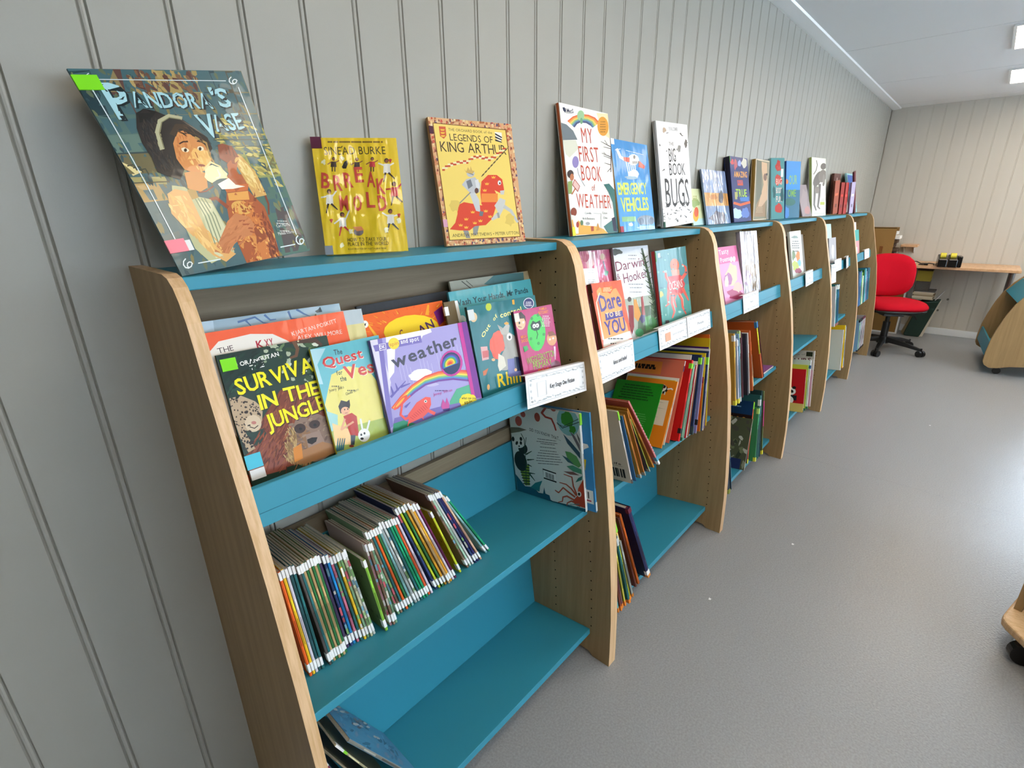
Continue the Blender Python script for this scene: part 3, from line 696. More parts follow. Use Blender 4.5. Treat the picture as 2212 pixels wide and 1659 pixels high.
# flat-facing covers seen between them: green one in front of the dog book, and the taller backs behind
rowbook('second', 'm', 1.292, -.235, .235, .195, .006, 33, 3, '#2aa32a', '#1f8f1f', 'bright green book with dark print, leaning right on the orange dog book', False, ((-.02, -.001, '#4a2f26'),), ba=art_green)
rowbook('second', 'm', 1.376, -.276, .296, .22, .006, 26, 3, '#d0664e', '#e0775c', 'coral book with black and orange lettering behind the orange dog book', False, ((-.02, -.002, WHT), (-.04, -.02, '#33406a')), ba=art_bodybook)
rowbook('second', 'm', 1.430, -.285, .300, .24, .004, 21.6, 3, '#e9e6de', '#e9e6de', 'large white and purple cover behind the coral book, second middle shelf', False, (), ba=art_white)
rowbook('second', 'm', 1.508, -.322, .284, .24, .005, 11, 4, '#c2a31c', '#e8c91e', 'yellow book with a dark red lozenge rising above the red annual', False, (), ba=art_pill)
rowbook('second', 'm', 1.550, -.322, .298, .24, .006, 8, 4, '#8d8fb0', '#4a1f6a', 'tall deep purple book under the front lip, second middle shelf', True, ((-.05, -.02, GRN),))
rowbook('second', 'm', 1.568, -.318, .325, .23, .005, 6.5, 4, '#9adf3a', '#e0b51c', 'tall yellow book with lime label at the top right, second middle shelf', False, ())
rowbook('second', 'm', 1.586, -.310, .335, .23, .006, 5, 4, '#c9482a', '#dd6a1f', 'tallest orange book at the back right, second middle shelf', True, ())

# ---- second bookcase, bottom shelf
BOT2 = [
    (.962, -.350, .155, .18, .005, -5, '#5fb9c4', '#58a8b4', 'short pale teal book at the left panel, second bottom shelf', False, ((.0, .016, ORN),)),
    (.975, -.352, .262, .19, .007, -7, '#8a4a3a', '#7c4436', 'rust brown book, second from the left panel, second bottom shelf', True, ((.0, .016, ORN),)),
    (.9875, -.350, .262, .19, .006, -8, '#7a5058', '#8a5c60', 'plum-brown book third from the left panel, second bottom shelf', False, ((.0, .016, ORN), (-.03, -.006, '#e4e6e8'))),
    (1.001, -.352, .275, .19, .007, -9, '#cfc24a', '#9aa03a', 'yellow and mauve book fourth from the left panel, second bottom shelf', False, ((.0, .018, ORN),)),
    (1.017, -.356, .262, .2, .009, -11, '#24666a', '#2a6f70', 'dark teal book with pale top label, second bottom shelf', True, ((.0, .014, ORN), (-.03, -.004, '#b9c2c4'))),
    (1.032, -.350, .262, .2, .009, -12, '#a8aa10', '#9a9c1a', 'olive yellow hardback in the middle, second bottom shelf', True, ((.0, .014, ORN), (-.026, -.002, '#c2c6c2'))),
    (1.052, -.350, .232, .2, .009, -13, '#8d9490', '#6c7470', 'grey and dark patterned book right of the olive one', False, ((.0, .012, '#c47a2c'),)),
    (1.075, -.330, .300, .2, .010, -14, '#e0b06a', '#c9a62c', 'peach and yellow book with lime label, second bottom shelf', True, ((-.05, -.002, GRN),)),
    (1.100, -.335, .298, .2, .007, -15, '#5c2f28', '#6a352c', 'thin dark red-brown book, second bottom shelf', True, ()),
    (1.118, -.335, .305, .2, .008, -16, '#b5561c', '#c9641c', 'burnt orange book behind the big navy one', True, ()),
    (1.172, -.345, .318, .2, .016, -18.5, '#23264f', '#1c1f45', 'large navy hardback, rightmost on the second bottom shelf', True, ((.0, .012, '#d98a3a'), (.012, .03, WHT), (-.02, -.001, '#6e2a3e'))),
]
for x, y, h, w, t, ln, sc_, cc, look, hd, st in BOT2:
    rowbook('second', 'b', x, y, h, w, t, ln, 2, sc_, cc, look, hd, st)

# ---- third bookcase
MID3 = [
    (1.872, -.330, .300, .2, .012, -4, '#d9a94a', '#b98d3a', 'golden yellow spine at the left end, third middle shelf', ((.0, .02, '#e8e04a'), (-.03, -.006, '#d8dade'))),
    (1.900, -.332, .275, .2, .010, -5, '#d7d4e4', '#a9c0dc', 'pale lilac book, third middle shelf', ((.0, .02, '#e8e04a'), (-.03, -.006, '#d8dade'))),
    (1.925, -.330, .290, .2, .007, -5, '#7fa9c9', '#88b0cc', 'dusty blue spine, third middle shelf', ((.0, .02, '#dcdfe2'),)),
    (1.950, -.324, .300, .2, .007, -5, '#8d9a8a', '#77837a', 'grey-green spine, third middle shelf', ((-.03, -.003, '#c8e08a'),)),
    (1.985, -.320, .285, .2, .012, -5, '#4a1f2c', '#5c2430', 'dark maroon patterned spine, third middle shelf', ()),
    (2.028, -.328, .272, .21, .014, -6, '#2c2a34', '#3a3742', 'black hardback with pale page edge, third middle shelf', ()),
    (2.050, -.325, .272, .21, .006, -6, '#e9e6df', '#dcd8cf', 'white spine beside the black hardback, third middle shelf', ()),
    (2.095, -.325, .278, .21, .011, -9, '#b8582c', '#c2622f', 'rust orange hardback, third middle shelf', ()),
    (2.165, -.305, .26, .2, .006, -12, '#efe3b0', '#e5d99c', 'cream spine beside the rust hardback, third middle shelf', ()),
    (2.315, -.298, .295, .2, .014, -17, '#c8d21e', '#b04a18', 'lime and red-brown book with blue top, right end of third middle shelf', ((-.03, -.001, '#2a6fa8'), (.0, .13, '#b04a18'))),
    (2.333, -.298, .295, .2, .005, -17.5, '#5a2430', '#5a2430', 'thin maroon book last in line, third middle shelf', ()),
]
for x, y, h, w, t, ln, sc_, cc, look, st in MID3:
    rowbook('third', 'm', x, y, h, w, t, ln, 2, sc_, cc, look, True, st)
def art_jungle(A):
    A.bg('#4d5540'); rn = random.Random(8)
    for k in range(70): A.blob(rn.random(), rn.random(), rn.uniform(.03, .1), rn.uniform(.015, .05), rn.choice(['#59634a', '#2f3b2e', '#8a8f78', '#b8bcb0', '#3a4238', '#6f7a58', '#4a4a44']), rot=rn.uniform(0, 180), seed=k)
    A.uv([(.25, .05), (.5, .05), (.5, .22), (.25, .22)], '#e9e6dc'); A.uv([(.3, .08), (.46, .08), (.46, .19), (.3, .19)], '#d9772c'); A.uv([(.5, .0), (.9, .0), (.9, .2), (.5, .2)], '#1f2f5e')
def art_dino(A):
    A.bg('#123a66'); A.uv([(.2, .55), (1, .55), (1, .78), (.2, .78)], '#2a1a1c'); A.text('DINO', (.3, .6), (.92, .6), .13, '#e09a2c', 1)
    A.lines(.35, .9, .8, .88, 1, .02, '#7fb0dc'); A.uv([(.3, .48), (.85, .48), (.85, .53), (.3, .53)], '#d9a92c'); A.uv([(0, 0), (1, 0), (1, .45), (0, .45)], '#10233f')
rowbook('third', 'b', 1.83, -.352, .155, .2, .006, -2, 0, '#8a2a24', '#7a2a24', 'short dark red book at the left panel, third bottom shelf', True, ((.0, .022, '#dde05a'),))
rowbook('third', 'b', 1.872, -.356, .235, .2, .020, -4, 0, '#22384f', '#22384f', 'dark navy book at the left end, third bottom shelf', True, ((.0, .02, '#8a9440'),))
rowbook('third', 'b', 1.905, -.352, .225, .2, .004, -6, 0, '#8fb4cc', '#22384f', 'thin pale blue spine beside the navy book, third bottom shelf', False, ())
rowbook('third', 'b', 2.115, -.335, .245, .21, .005, 24, 4, '#d8d2c4', '#4d5540', 'jungle photo book leaning right on the third bottom shelf', False, (), ba=art_jungle)
rowbook('third', 'b', 2.200, -.322, .300, .22, .012, 15, 4, '#e8642c', '#123a66', 'dark blue dinosaur book with orange spine, third bottom shelf', True, ((-.035, -.003, GRN), (.0, .02, '#e6e84a')), ba=art_dino)
for k, (x, h, c, lk, st) in enumerate([(2.235, .265, '#3f8f5c', 'green spine right of the dinosaur book, third bottom shelf', ((.0, .02, '#e6e84a'), (-.03, -.004, '#b8e07a'))), (2.262, .32, '#2c5f60', 'tall dark teal spine, third bottom shelf', ((-.05, -.02, '#d3dadc'),)), (2.285, .315, '#356f6c', 'second tall teal spine, third bottom shelf', ()), (2.31, .335, '#1f3c40', 'blackish green book near the right panel, third bottom shelf', ())]):
    rowbook('third', 'b', x, -.345, h, .22, .013, 9-k*2, 3, c, c, lk, True, st)
def sa_mag(A): A.uv([(0, .45), (1, .45), (1, .85), (0, .85)], '#c21f7a')
rowbook('third', 'b', 2.345, -.345, .325, .22, .013, 2, 3, '#5f6a34', '#4a5a34', 'green and magenta book nearest the right panel, third bottom shelf', True, ((.0, .02, '#f0e83a'),), sa=sa_mag)
for key in list(ROWS): flush(*key)
ROWS.clear()
# flat book lying on the third middle shelf
def flat_book(label, x, y, w, h, t, c, cover, rot, shelf='m', under=0, name='picture_book'):
    F, Zf = (MY, MZ) if shelf == 'm' else (BY, BZ)
    zz = Zf-(y-F)*math.tan(TH)
    a = R(rot)
    Xl = Vector((1, 0, 0))*math.cos(a)+EIN*math.sin(a); Zl = -Vector((1, 0, 0))*math.sin(a)+EIN*math.cos(a); Yl = -EUP
    M = Matrix((Xl, Yl, Zl)).transposed().to_4x4(); M.translation = Vector((x, y, zz+.0006))+EUP*(t+under)
    A = Art(w, h); rn = random.Random(len(label))
    A.bg(cover)
    for k in range(14): A.blob(rn.random(), rn.random(), .09, .06, rn.choice(['#d99ac0', '#7a3f8a', '#e8c9b0', '#b04a7a']), seed=k)
    book(name, label, M, w, h, t, cover, c, cover, art=A, hard=False)
flat_book('purple and pink picture book lying flat on the third middle shelf', 2.365, -.284, .165, .21, .008, '#7a2f6a', '#9a5aa0', 0)

# ---- fourth bookcase, bottom shelf
def art_saurs(A):
    A.bg('#b9b3a8'); A.uv([(.0, .62), (1, .62), (1, .86), (0, .86)], '#cfc9c2'); A.text('DINOSAURS', (.04, .74), (.94, .80), .075, '#5a2430', 1); A.text('Book of', (.5, .9), (.8, .92), .03, '#6a6f70'); A.uv([(0, 0), (1, 0), (1, .66), (0, .66)], '#cf9fae'); A.uv([(.82, .9), (.96, .9), (.96, .98), (.82, .98)], '#26301f')
def art_redpanda(A):
    A.bg('#c8141c'); A.ell(.62, .47, .17, .1, '#f2efe8'); A.ell(.5, .56, .05, .035, '#1a1a1a'); A.ell(.74, .56, .05, .035, '#1a1a1a'); A.ell(.56, .47, .045, .035, '#1a1a1a', 30); A.ell(.69, .47, .045, .035, '#1a1a1a', -30); A.ell(.62, .43, .03, .02, '#1a1a1a')
    A.uv([(.42, .26), (.82, .26), (.82, .38), (.42, .38)], '#16171a'); A.ell(.62, .26, .13, .1, '#f2efe8'); A.blob(.2, .72, .14, .06, '#e8c22c'); A.uv([(0, 0), (1, 0), (1, .2), (0, .2)], '#e0c46a')
rowbook('fourth', 'b', 3.185, -.366, .340, .25, .008, 9, 4, '#eceae4', '#b9b3a8', 'large pale dinosaur book, tallest on the fourth bottom shelf', True, (), ba=art_saurs)
rowbook('fourth', 'b', 3.135, -.362, .295, .22, .010, 8, 4, '#dfe3e6', '#c9d6cf', 'white-spined book before the large dinosaur book, fourth bottom shelf', True, ((-.05, -.03, '#2b5a8a'), (.0, .014, '#2f6f4a')))
rowbook('fourth', 'b', 3.095, -.358, .275, .22, .008, 8, 4, '#6fae3a', '#c9d84a', 'lime green book behind the red panda book, fourth bottom shelf', True, ((.0, .014, '#2f6f4a'),))
rowbook('fourth', 'b', 3.055, -.358, .258, .22, .006, 8, 4, '#c2b8a8', '#c8141c', 'red book with a cartoon panda, leaning on the fourth bottom shelf', False, ((.0, .014, '#2f6f4a'),), ba=art_redpanda)
# ---- fifth bookcase
for k, (x, h, c, lk) in enumerate([(3.715, .265, '#e6e8ea', 'white spine left of the blue ones, fifth middle shelf'), (3.745, .275, '#2f8a8a', 'teal spine, fifth middle shelf'), (3.775, .27, '#1f5f86', 'deep blue spine, fifth middle shelf'), (3.805, .27, '#2a7394', 'widest blue spine, right end of the fifth middle shelf')]):
    rowbook('fifth', 'm', x, -.325, h, .21, .014, -3, 1, c, shade(c, .9), lk, True, ((.0, .015, '#a56a60'), (-.03, -.002, '#d8ded8')) if k else ())
def art_yel(A): A.bg('#f0c41a'); A.ell(.72, .45, .07, .05, '#d9641f'); A.ell(.7, .33, .04, .025, '#a83a1a'); A.text('a', (.68, .8), (.74, .8), .04, '#3a3a2a', 1)
rowbook('fifth', 'b', 4.13, -.352, .300, .23, .010, 6, 6, '#e6e3da', '#ddd6c4', 'pale book left of the yellow one, fifth bottom shelf', True, ())
rowbook('fifth', 'b', 4.205, -.352, .322, .24, .014, 4, 3, '#f2cf3a', '#f0c41a', 'big yellow book on the fifth bottom shelf', True, ((.0, .012, '#e89a7a'),), ba=art_yel)
rowbook('fifth', 'b', 4.222, -.352, .318, .24, .008, 3.5, 3, '#2f6fb0', '#2f6fb0', 'blue spine behind the big yellow book, fifth bottom shelf', True, ())
rowbook('fifth', 'b', 4.236, -.352, .305, .24, .006, 3, 3, '#e9e6da', '#e9e6da', 'cream spine at the right end, fifth bottom shelf', True, ())
# ---- sixth bookcase
SIX = ['#3f74a4', '#3b6c9c', '#4f88b4', '#8fc04a', '#e6eef2', '#2c6f3a', '#2f8fa8', '#7fc4cf', '#8a86a8', '#2a6a8c', '#1f5674', '#2f7f86']
for k, c in enumerate(SIX):
    rowbook('sixth', 'm', 4.63+k*.040, -.312, [.27, .265, .272, .255, .225, .268, .275, .27, .245, .27, .268, .262][k], .2, .024, -3+k*.2, 0, c, shade(c, .9), '%s spine, %s from the left on the farthest middle shelf' % (['steel blue', 'slate blue', 'sky blue', 'lime', 'white', 'dark green', 'turquoise', 'pale aqua', 'mauve', 'petrol blue', 'deep blue', 'sea green'][k], ordw(k+1)), True, ())
SIXB = ['#8fb8d8', '#9cc43a', '#3f7ac0', '#e9e9ec', '#17181c', '#dcdde2', '#2a1c24', '#eceaf0', '#8a4a5c', '#e6e6e8', '#26262c', '#f0f0f2']
for k, c in enumerate(SIXB):
    rowbook('sixth', 'b', 4.79+k*.024, -.352, .262, .21, .011, 8-k*.25, 3, c, shade(c, .85), '%s magazine-thin book, %s from the left on the farthest bottom shelf' % (['pale blue', 'lime', 'cobalt', 'white', 'black', 'light grey', 'dark plum', 'off-white', 'dusky red', 'silver', 'charcoal', 'bright white'][k], ordw(k+1)), False, ((-.02, -.001, '#6a2a40' if k > 5 else '#1c1c20'), (.0, .012, '#1c1c20')))

for key in list(ROWS): flush(*key)
# ------------------------------------------------------------------ books shown face-on
BK = {
"yellow":[0.315,-0.05,1.199,-0.5646,0.1895,0.0177,0.1482,0.2019],
"arthur":[0.5878,-0.0695,1.199,-0.2429,0.2126,0.0026,0.211,0.2652],
"weatherbig":[1.0488,-0.0761,1.199,0.0055,0.1685,-0.0023,0.2438,0.3453],
"emergency":[1.2995,-0.0815,1.1989,0.0613,0.1935,0.0009,0.2615,0.2788],
"bugs":[1.6118,-0.0742,1.2013,-0.0044,0.1618,0.042,0.2493,0.3549],
"greensmall":[1.9238,-0.0497,1.1991,-0.0005,0.2741,0.0017,0.1211,0.1466],
"crinkly":[2.0221,-0.0695,1.199,-0.0147,0.2483,-0.0035,0.2469,0.2245],
"amazing":[2.278,-0.0854,1.1989,-0.0009,0.2041,0.0046,0.2281,0.283],
"brownhorse":[2.641,-0.0499,1.1991,-0.0001,0.0896,0.002,0.2112,0.2898],
"tealred":[2.8631,-0.071,1.1988,-0.453,0.1731,0.0231,0.0955,0.3092],
"ourhome":[3.1525,-0.0622,1.1988,-0.2745,0.1408,0.0061,0.1435,0.3089],
"smallgrey":[3.486,-0.0731,1.1989,-0.0858,0.3235,0.0206,0.166,0.1981],
"skeleton":[3.6679,-0.0835,1.1989,-0.1581,0.1746,0.0025,0.2137,0.3579],
"bluegreen":[4.7579,-0.1092,1.1989,0.0346,0.2628,0.0147,0.3491,0.3081],
"darkbrown":[4.37,-0.041,1.199,0.0,0.05,0.02,0.215,0.285],
"t_blueback":[0.07,-0.16,0.862,-0.0468,0.2306,-0.0104,0.2201,0.269],
"t_orange":[0.0561,-0.194,0.862,-0.0192,0.2411,-0.0041,0.2277,0.2587],
"t_survival":[0.0677,-0.2085,0.862,-0.0318,0.26,-0.007,0.1694,0.2282],
"t_quest":[0.2012,-0.2213,0.8621,0.0151,0.25,-0.0084,0.1297,0.2114],
"t_weather":[0.3028,-0.2312,0.862,-0.045,0.2601,-0.009,0.2198,0.2071],
"t_sun":[0.334,-0.18,0.8619,0.0056,0.2676,0.0011,0.1939,0.2415],
"t_black":[0.3491,-0.15,0.8619,0.0191,0.2892,0.0041,0.2334,0.2532],
"t_cream":[0.2317,-0.189,0.862,-0.0882,0.273,-0.0284,0.0823,0.2594],
"t_greyback":[0.5864,-0.15,0.8619,-0.0206,0.3,-0.0052,0.2702,0.2741],
"t_wash":[0.5498,-0.17,0.862,-0.0077,0.2422,-0.0017,0.2699,0.2545],
"t_outof":[0.5429,-0.222,0.862,-0.0361,0.232,-0.007,0.212,0.2285],
"t_wiggle":[0.6661,-0.236,0.862,-0.049,0.235,-0.0066,0.1297,0.2017],
"u_pink":[1.027,-0.1656,0.8621,-0.0469,0.1929,-0.023,0.1609,0.3046],
"u_darwin":[1.1725,-0.2,0.862,-0.0381,0.2419,-0.0146,0.2007,0.3081],
"u_dare":[1.0109,-0.2275,0.862,-0.0846,0.3176,-0.023,0.1417,0.2255],
"u_oceans":[1.38,-0.22,0.862,0.0247,0.2004,0.0055,0.2413,0.2839],
"v_pink":[1.9443,-0.22,0.862,-0.0329,0.3037,-0.0142,0.2042,0.2648],
"v_film":[2.1574,-0.22,0.862,-0.0271,0.2161,-0.0168,0.2,0.3131],
"w_white":[2.9207,-0.22,0.862,-0.0131,0.2312,-0.0042,0.2096,0.2827],
"w_brown":[3.0025,-0.1789,0.862,-0.0045,0.2094,-0.001,0.167,0.2524],
"w_grey":[3.128,-0.1978,0.862,-0.0193,0.2403,-0.0059,0.1423,0.2548],
"x_teal":[3.7601,-0.2,0.862,-0.0206,0.2249,-0.0229,0.2045,0.2956],
"x_grey":[3.785,-0.22,0.862,-0.0284,0.2001,-0.0059,0.1793,0.2028],
"y_white":[4.7846,-0.1879,0.862,-0.015,0.2069,-0.0049,0.1324,0.2752],
"y_teal":[4.6346,-0.22,0.862,-0.0369,0.2078,-0.0106,0.1648,0.2217]}
GT = 'books propped on top of the bookcases'
def show(key, label, t, front, quad=None, fn=None, **kw):
    p = list(BK[key]); w, h = p[6], p[7]
    p[2] = max(p[2], .8595)+t*math.sin(abs(p[4]))*(1 if p[2] > 1 else .35)+.0006
    A = Art(w, h, quad) if quad else Art(w, h)
    A.bg(front)
    if fn: fn(A)
    p0 = kw.pop('name', 'picture_book')
    return book(p0, label, face_frame(p), w, h, t, front, art=A, **kw)

# --- the big warped book at the left end
PW, PH, PK = .2143, .2705, .0415
def pandora():
    M = face_frame((0.0493, -0.1597, 1.1997, 0.2124, 0.4119, 0.0867, PW, PH))
    A = Art(PW, PH, ((145, 95), (1395, 112), (1890, 1400), (975, 1565)))
    A.bg('#41646a')
    # temple background
    A.poly([(560, 120), (1060, 120), (1150, 480), (700, 520), (430, 300), (400, 100)], '#8a7a52'); A.poly([(380, 100), (640, 100), (840, 480), (700, 520), (470, 330)], '#5d3f38')
    A.poly([(640, 110), (1060, 112), (1120, 330), (870, 290)], '#a89258'); A.poly([(1058, 112), (1190, 112), (1290, 420), (1180, 440)], '#1f3f47'); A.poly([(1190, 112), (1395, 112), (1700, 900), (1500, 900)], '#6e6a45'); A.poly([(1250, 115), (1330, 115), (1440, 420), (1370, 450)], '#4b4a3c')
    A.poly([(1170, 500), (1600, 560), (1700, 900), (1240, 760)], '#a9a052'); A.poly([(1200, 650), (1640, 640), (1670, 700), (1230, 740)], '#6f7f5c'); A.poly([(1370, 760), (1680, 720), (1790, 1000), (1500, 1010)], '#8b9457')
    for a in (0, 1, 2): A.line([(1440+a*95, 770-a*8), (1500+a*95, 760-a*8), (1520+a*95, 820-a*8), (1465+a*95, 830-a*8)], 14, '#5c6340')
    A.poly([(1480, 1000), (1790, 960), (1890, 1400), (1500, 1470)], '#4b6d62'); A.poly([(1640, 1130), (1790, 1100), (1880, 1390), (1700, 1420)], '#4f4a4c')
    A.poly([(150, 120), (300, 110), (470, 500), (350, 480)], '#1f3a42'); A.poly([(350, 480), (640, 470), (700, 620), (430, 640)], '#4e6b66'); A.poly([(430, 640), (700, 620), (770, 760), (510, 770)], '#5f7a70')
    A.poly([(520, 780), (760, 760), (850, 900), (600, 920)], '#6b6444'); A.poly([(555, 830), (700, 900), (640, 930)], '#e0d093'); A.poly([(620, 940), (860, 930), (870, 985), (650, 975)], '#a29a62'); A.poly([(650, 985), (800, 970), (900, 1120), (720, 1110)], '#ad8f55'); A.poly([(720, 1110), (880, 1090), (960, 1290), (830, 1320)], '#3a6066'); A.poly([(830, 1330), (950, 1290), (1060, 1560), (960, 1560)], '#4a6263')
    for k in range(3): A.line([(600+k*40, 860+k*14), (640+k*40, 850+k*14), (665+k*40, 890+k*14)], 9, '#3f4536')
    bgp = [(150, 110), (1390, 112), (1880, 1400), (980, 1560)]
    A.strokes(bgp, ['#4e6b62', '#3a5a60', '#7c7448', '#5c6a50', '#6f7a58', '#2f4a50'], 240, 40, 62, 3)
    A.strokes([(1180, 480), (1600, 520), (1720, 1000), (1260, 800)], ['#b8ac5c', '#c9bb6a', '#8f8a4a', '#7f8a5a'], 90, 34, 20, 4)
    A.strokes([(560, 130), (1050, 130), (1100, 440), (640, 300)], ['#a08a58', '#7a5a40', '#b39a62', '#5a3a34', '#6a4a3a'], 90, 44, 50, 5)
    A.line([(520, 775), (770, 755)], 12, '#2f4448'); A.line([(1195, 655), (1640, 640)], 9, '#3f5248'); A.line([(1210, 700), (1660, 690)], 7, '#3f5248'); A.line([(640, 980), (880, 965)], 8, '#4a4a34')
    # vase
    A.poly([(1300, 900), (1395, 900), (1450, 965), (1440, 1010), (1560, 1120), (1620, 1280), (1660, 1450), (1600, 1500), (1420, 1500), (1350, 1350), (1300, 1220), (1280, 1110), (1285, 1020), (1260, 985)], '#a8562c')
    A.poly([(1330, 1100), (1480, 1090), (1580, 1290), (1600, 1470), (1460, 1480), (1370, 1300)], '#c8763a'); A.ell(1390, 1130, 75, 45, '#d9a552', 10); A.blob(1440, 1380, 60, 70, '#d08a45', seed=3); A.blob(1520, 1300, 40, 60, '#8f4523', seed=5)
    vp = [(1300, 1100), (1500, 1090), (1620, 1290), (1650, 1480), (1430, 1490), (1350, 1330)]
    A.strokes(vp, ['#b8642e', '#d98c44', '#96481f', '#e0a858', '#8a3f20', '#c8763a'], 150, 20, 55, 8, 2.4, 50)
    A.strokes([(1540, 1130), (1620, 1280), (1660, 1460), (1600, 1490), (1560, 1300)], ['#7c3820', '#8f4526', '#6a2f1c'], 50, 22, 70, 9)
    A.poly([(1260, 985), (1445, 965), (1440, 1010), (1285, 1030)], '#c96a34'); A.poly([(1290, 1035), (1440, 1015), (1450, 1075), (1300, 1085)], '#e0a04e')
    A.line([(1290, 1130), (1210, 1070), (1165, 1080), (1170, 1140), (1230, 1230), (1280, 1270)], 24, '#8c4328', 15); A.line([(1490, 1080), (1500, 1000), (1560, 1020), (1590, 1100), (1590, 1170)], 20, '#7c3c26', 12)
    A.poly([(1290, 830), (1330, 780), (1370, 790), (1360, 880), (1400, 930), (1310, 950)], '#b05c34')
    # raised arm and hand
    A.poly([(1340, 740), (1400, 770), (1500, 880), (1580, 1040), (1490, 1060), (1420, 940), (1350, 820)], '#d1a35c'); A.poly([(1370, 760), (1500, 900), (1560, 1030), (1500, 1010), (1400, 880)], '#e8cf86'); A.poly([(1230, 750), (1225, 690), (1260, 680), (1330, 700), (1385, 780), (1360, 830), (1290, 820), (1240, 790)], '#8c4630')
    for k in range(4): A.line([(1245+k*28, 690+k*6), (1262+k*28, 750+k*8)], 6, '#5c2a20')
    # dress, shoulders
    A.poly([(900, 990), (990, 1000), (1060, 1060), (1170, 1080), (1240, 1200), (1290, 1280), (1330, 1420), (1170, 1490), (1060, 1400), (980, 1240), (910, 1120)], '#b9b98c'); A.poly([(1080, 1090), (1180, 1110), (1290, 1300), (1300, 1420), (1200, 1460)], '#cfcfa8')
    for k in range(4): A.line([(1060+k*22, 1075), (1130+k*24, 1190), (1200+k*26, 1380)], 7, '#7f8a6c')
    A.poly([(870, 1050), (920, 1015), (1010, 1030), (1075, 1160), (1130, 1270), (1260, 1390), (1340, 1430), (1270, 1480), (1180, 1440), (1020, 1300), (900, 1180)], '#dba765'); A.poly([(880, 1070), (960, 1060), (1060, 1260), (1180, 1380), (1130, 1400), (960, 1240)], '#e9c27c')
    A.poly([(1290, 1430), (1190, 1420), (1290, 1220), (1340, 1170), (1440, 1190), (1480, 1240), (1460, 1310), (1380, 1330), (1330, 1370)], '#c27a4a')
    for k in range(4): A.line([(1370+k*26, 1220+k*22), (1440+k*12, 1215+k*26)], 10, '#9c5030')
    A.poly([(1005, 1020), (1060, 1000), (1085, 1070), (1040, 1085)], '#b08d4a'); A.line([(1085, 1035), (1140, 1025), (1190, 990)], 9, '#8c4630')
    A.strokes([(900, 1060), (1000, 1060), (1100, 1270), (1260, 1400), (1200, 1440), (1020, 1280), (900, 1150)], ['#e3b468', '#ecc67e', '#dba965'], 44, 44, 52, 12, 5)
    A.strokes([(1300, 1200), (1440, 1200), (1470, 1300), (1330, 1400), (1250, 1440), (1210, 1420)], ['#b86f42', '#c97f4e', '#a9623a'], 36, 30, -42, 13, 4)
    A.strokes([(1380, 780), (1500, 890), (1560, 1020), (1480, 1000), (1400, 880)], ['#e4c478', '#d9b062', '#ecd490'], 26, 40, 58, 14, 5)
    # neck, face
    A.poly([(985, 900), (1080, 880), (1140, 900), (1150, 1000), (1100, 1030), (1010, 1010)], '#d18f4e')
    A.poly([(870, 640), (930, 580), (1020, 600), (1120, 660), (1170, 740), (1180, 820), (1140, 880), (1060, 900), (990, 880), (920, 790)], '#d58c4c'); A.poly([(1050, 720), (1160, 740), (1175, 820), (1130, 880), (1050, 890), (1000, 820)], '#eebb6c'); A.ell(880, 770, 42, 50, '#bb6236', -20); A.ell(885, 775, 20, 30, '#8c4022', -20)
    A.ell(990, 735, 30, 17, '#f0e0c0', 15); A.ell(1100, 722, 24, 17, '#f0e0c0', 15); A.ell(990, 736, 12, 14, '#3a2010'); A.ell(1096, 724, 11, 14, '#3a2010')
    A.line([(950, 690), (975, 675), (1005, 672)], 11, '#3a1c12'); A.line([(1075, 668), (1105, 672), (1135, 690)], 9, '#3a1c12'); A.line([(1062, 750), (1085, 800), (1060, 805)], 7, '#a85c30'); A.ell(1108, 845, 25, 9, '#8c3424', 5)
    A.strokes([(900, 640), (1020, 610), (1050, 720), (1000, 860), (930, 790)], ['#cf8546', '#c9793f', '#db9654'], 30, 30, 70, 15, 4)
    A.strokes([(1050, 740), (1165, 750), (1165, 820), (1110, 880), (1020, 870)], ['#efbf70', '#e9b266', '#f3ca80'], 26, 28, 60, 16, 4)
    A.ell(990, 735, 28, 15, '#f0e0c0', 15); A.ell(1100, 722, 22, 15, '#f0e0c0', 15); A.ell(992, 737, 11, 13, '#2a160c'); A.ell(1096, 725, 10, 13, '#2a160c'); A.line([(950, 690), (975, 675), (1008, 674)], 10, '#3a1c12'); A.line([(1075, 668), (1105, 672), (1135, 690)], 8, '#3a1c12'); A.ell(1108, 845, 22, 8, '#8c3424', 5)
    # hair and band
    A.poly([(640, 460), (700, 425), (780, 445), (860, 480), (960, 500), (1060, 570), (1150, 640), (1185, 720), (1160, 760), (1130, 690), (1060, 640), (980, 590), (930, 600), (905, 690), (930, 800), (985, 880), (960, 950), (880, 930), (800, 900), (760, 800), (690, 690), (650, 580)], '#22201f')
    A.poly([(640, 470), (690, 425), (780, 450), (740, 520), (660, 540)], '#141517'); A.line([(830, 730), (795, 610), (810, 520), (870, 480), (960, 495)], 42, '#a9a684', 26); A.line([(905, 620), (930, 560), (1010, 560)], 50, '#3a2c20', 30)
    A.strokes([(660, 560), (800, 500), (830, 700), (960, 900), (820, 890), (740, 760)], ['#2f2a28', '#1a1a1c', '#3a322c', '#14161a', '#262a2e'], 160, 34, 65, 17, 6)
    A.strokes([(900, 620), (1000, 560), (1140, 650), (1170, 740), (1060, 640), (940, 610)], ['#3a2a20', '#221a18', '#4a3626'], 50, 26, 35, 18, 6)
    A.line([(830, 730), (795, 610), (810, 520), (870, 480), (960, 495)], 34, '#b3b08e', 22); A.line([(842, 725), (808, 612), (822, 530), (875, 492), (955, 505)], 8, '#7f7c5c', 6)
    A.line([(1060, 640), (1140, 680), (1165, 770), (1200, 830)], 16, '#b08a4e', 8)
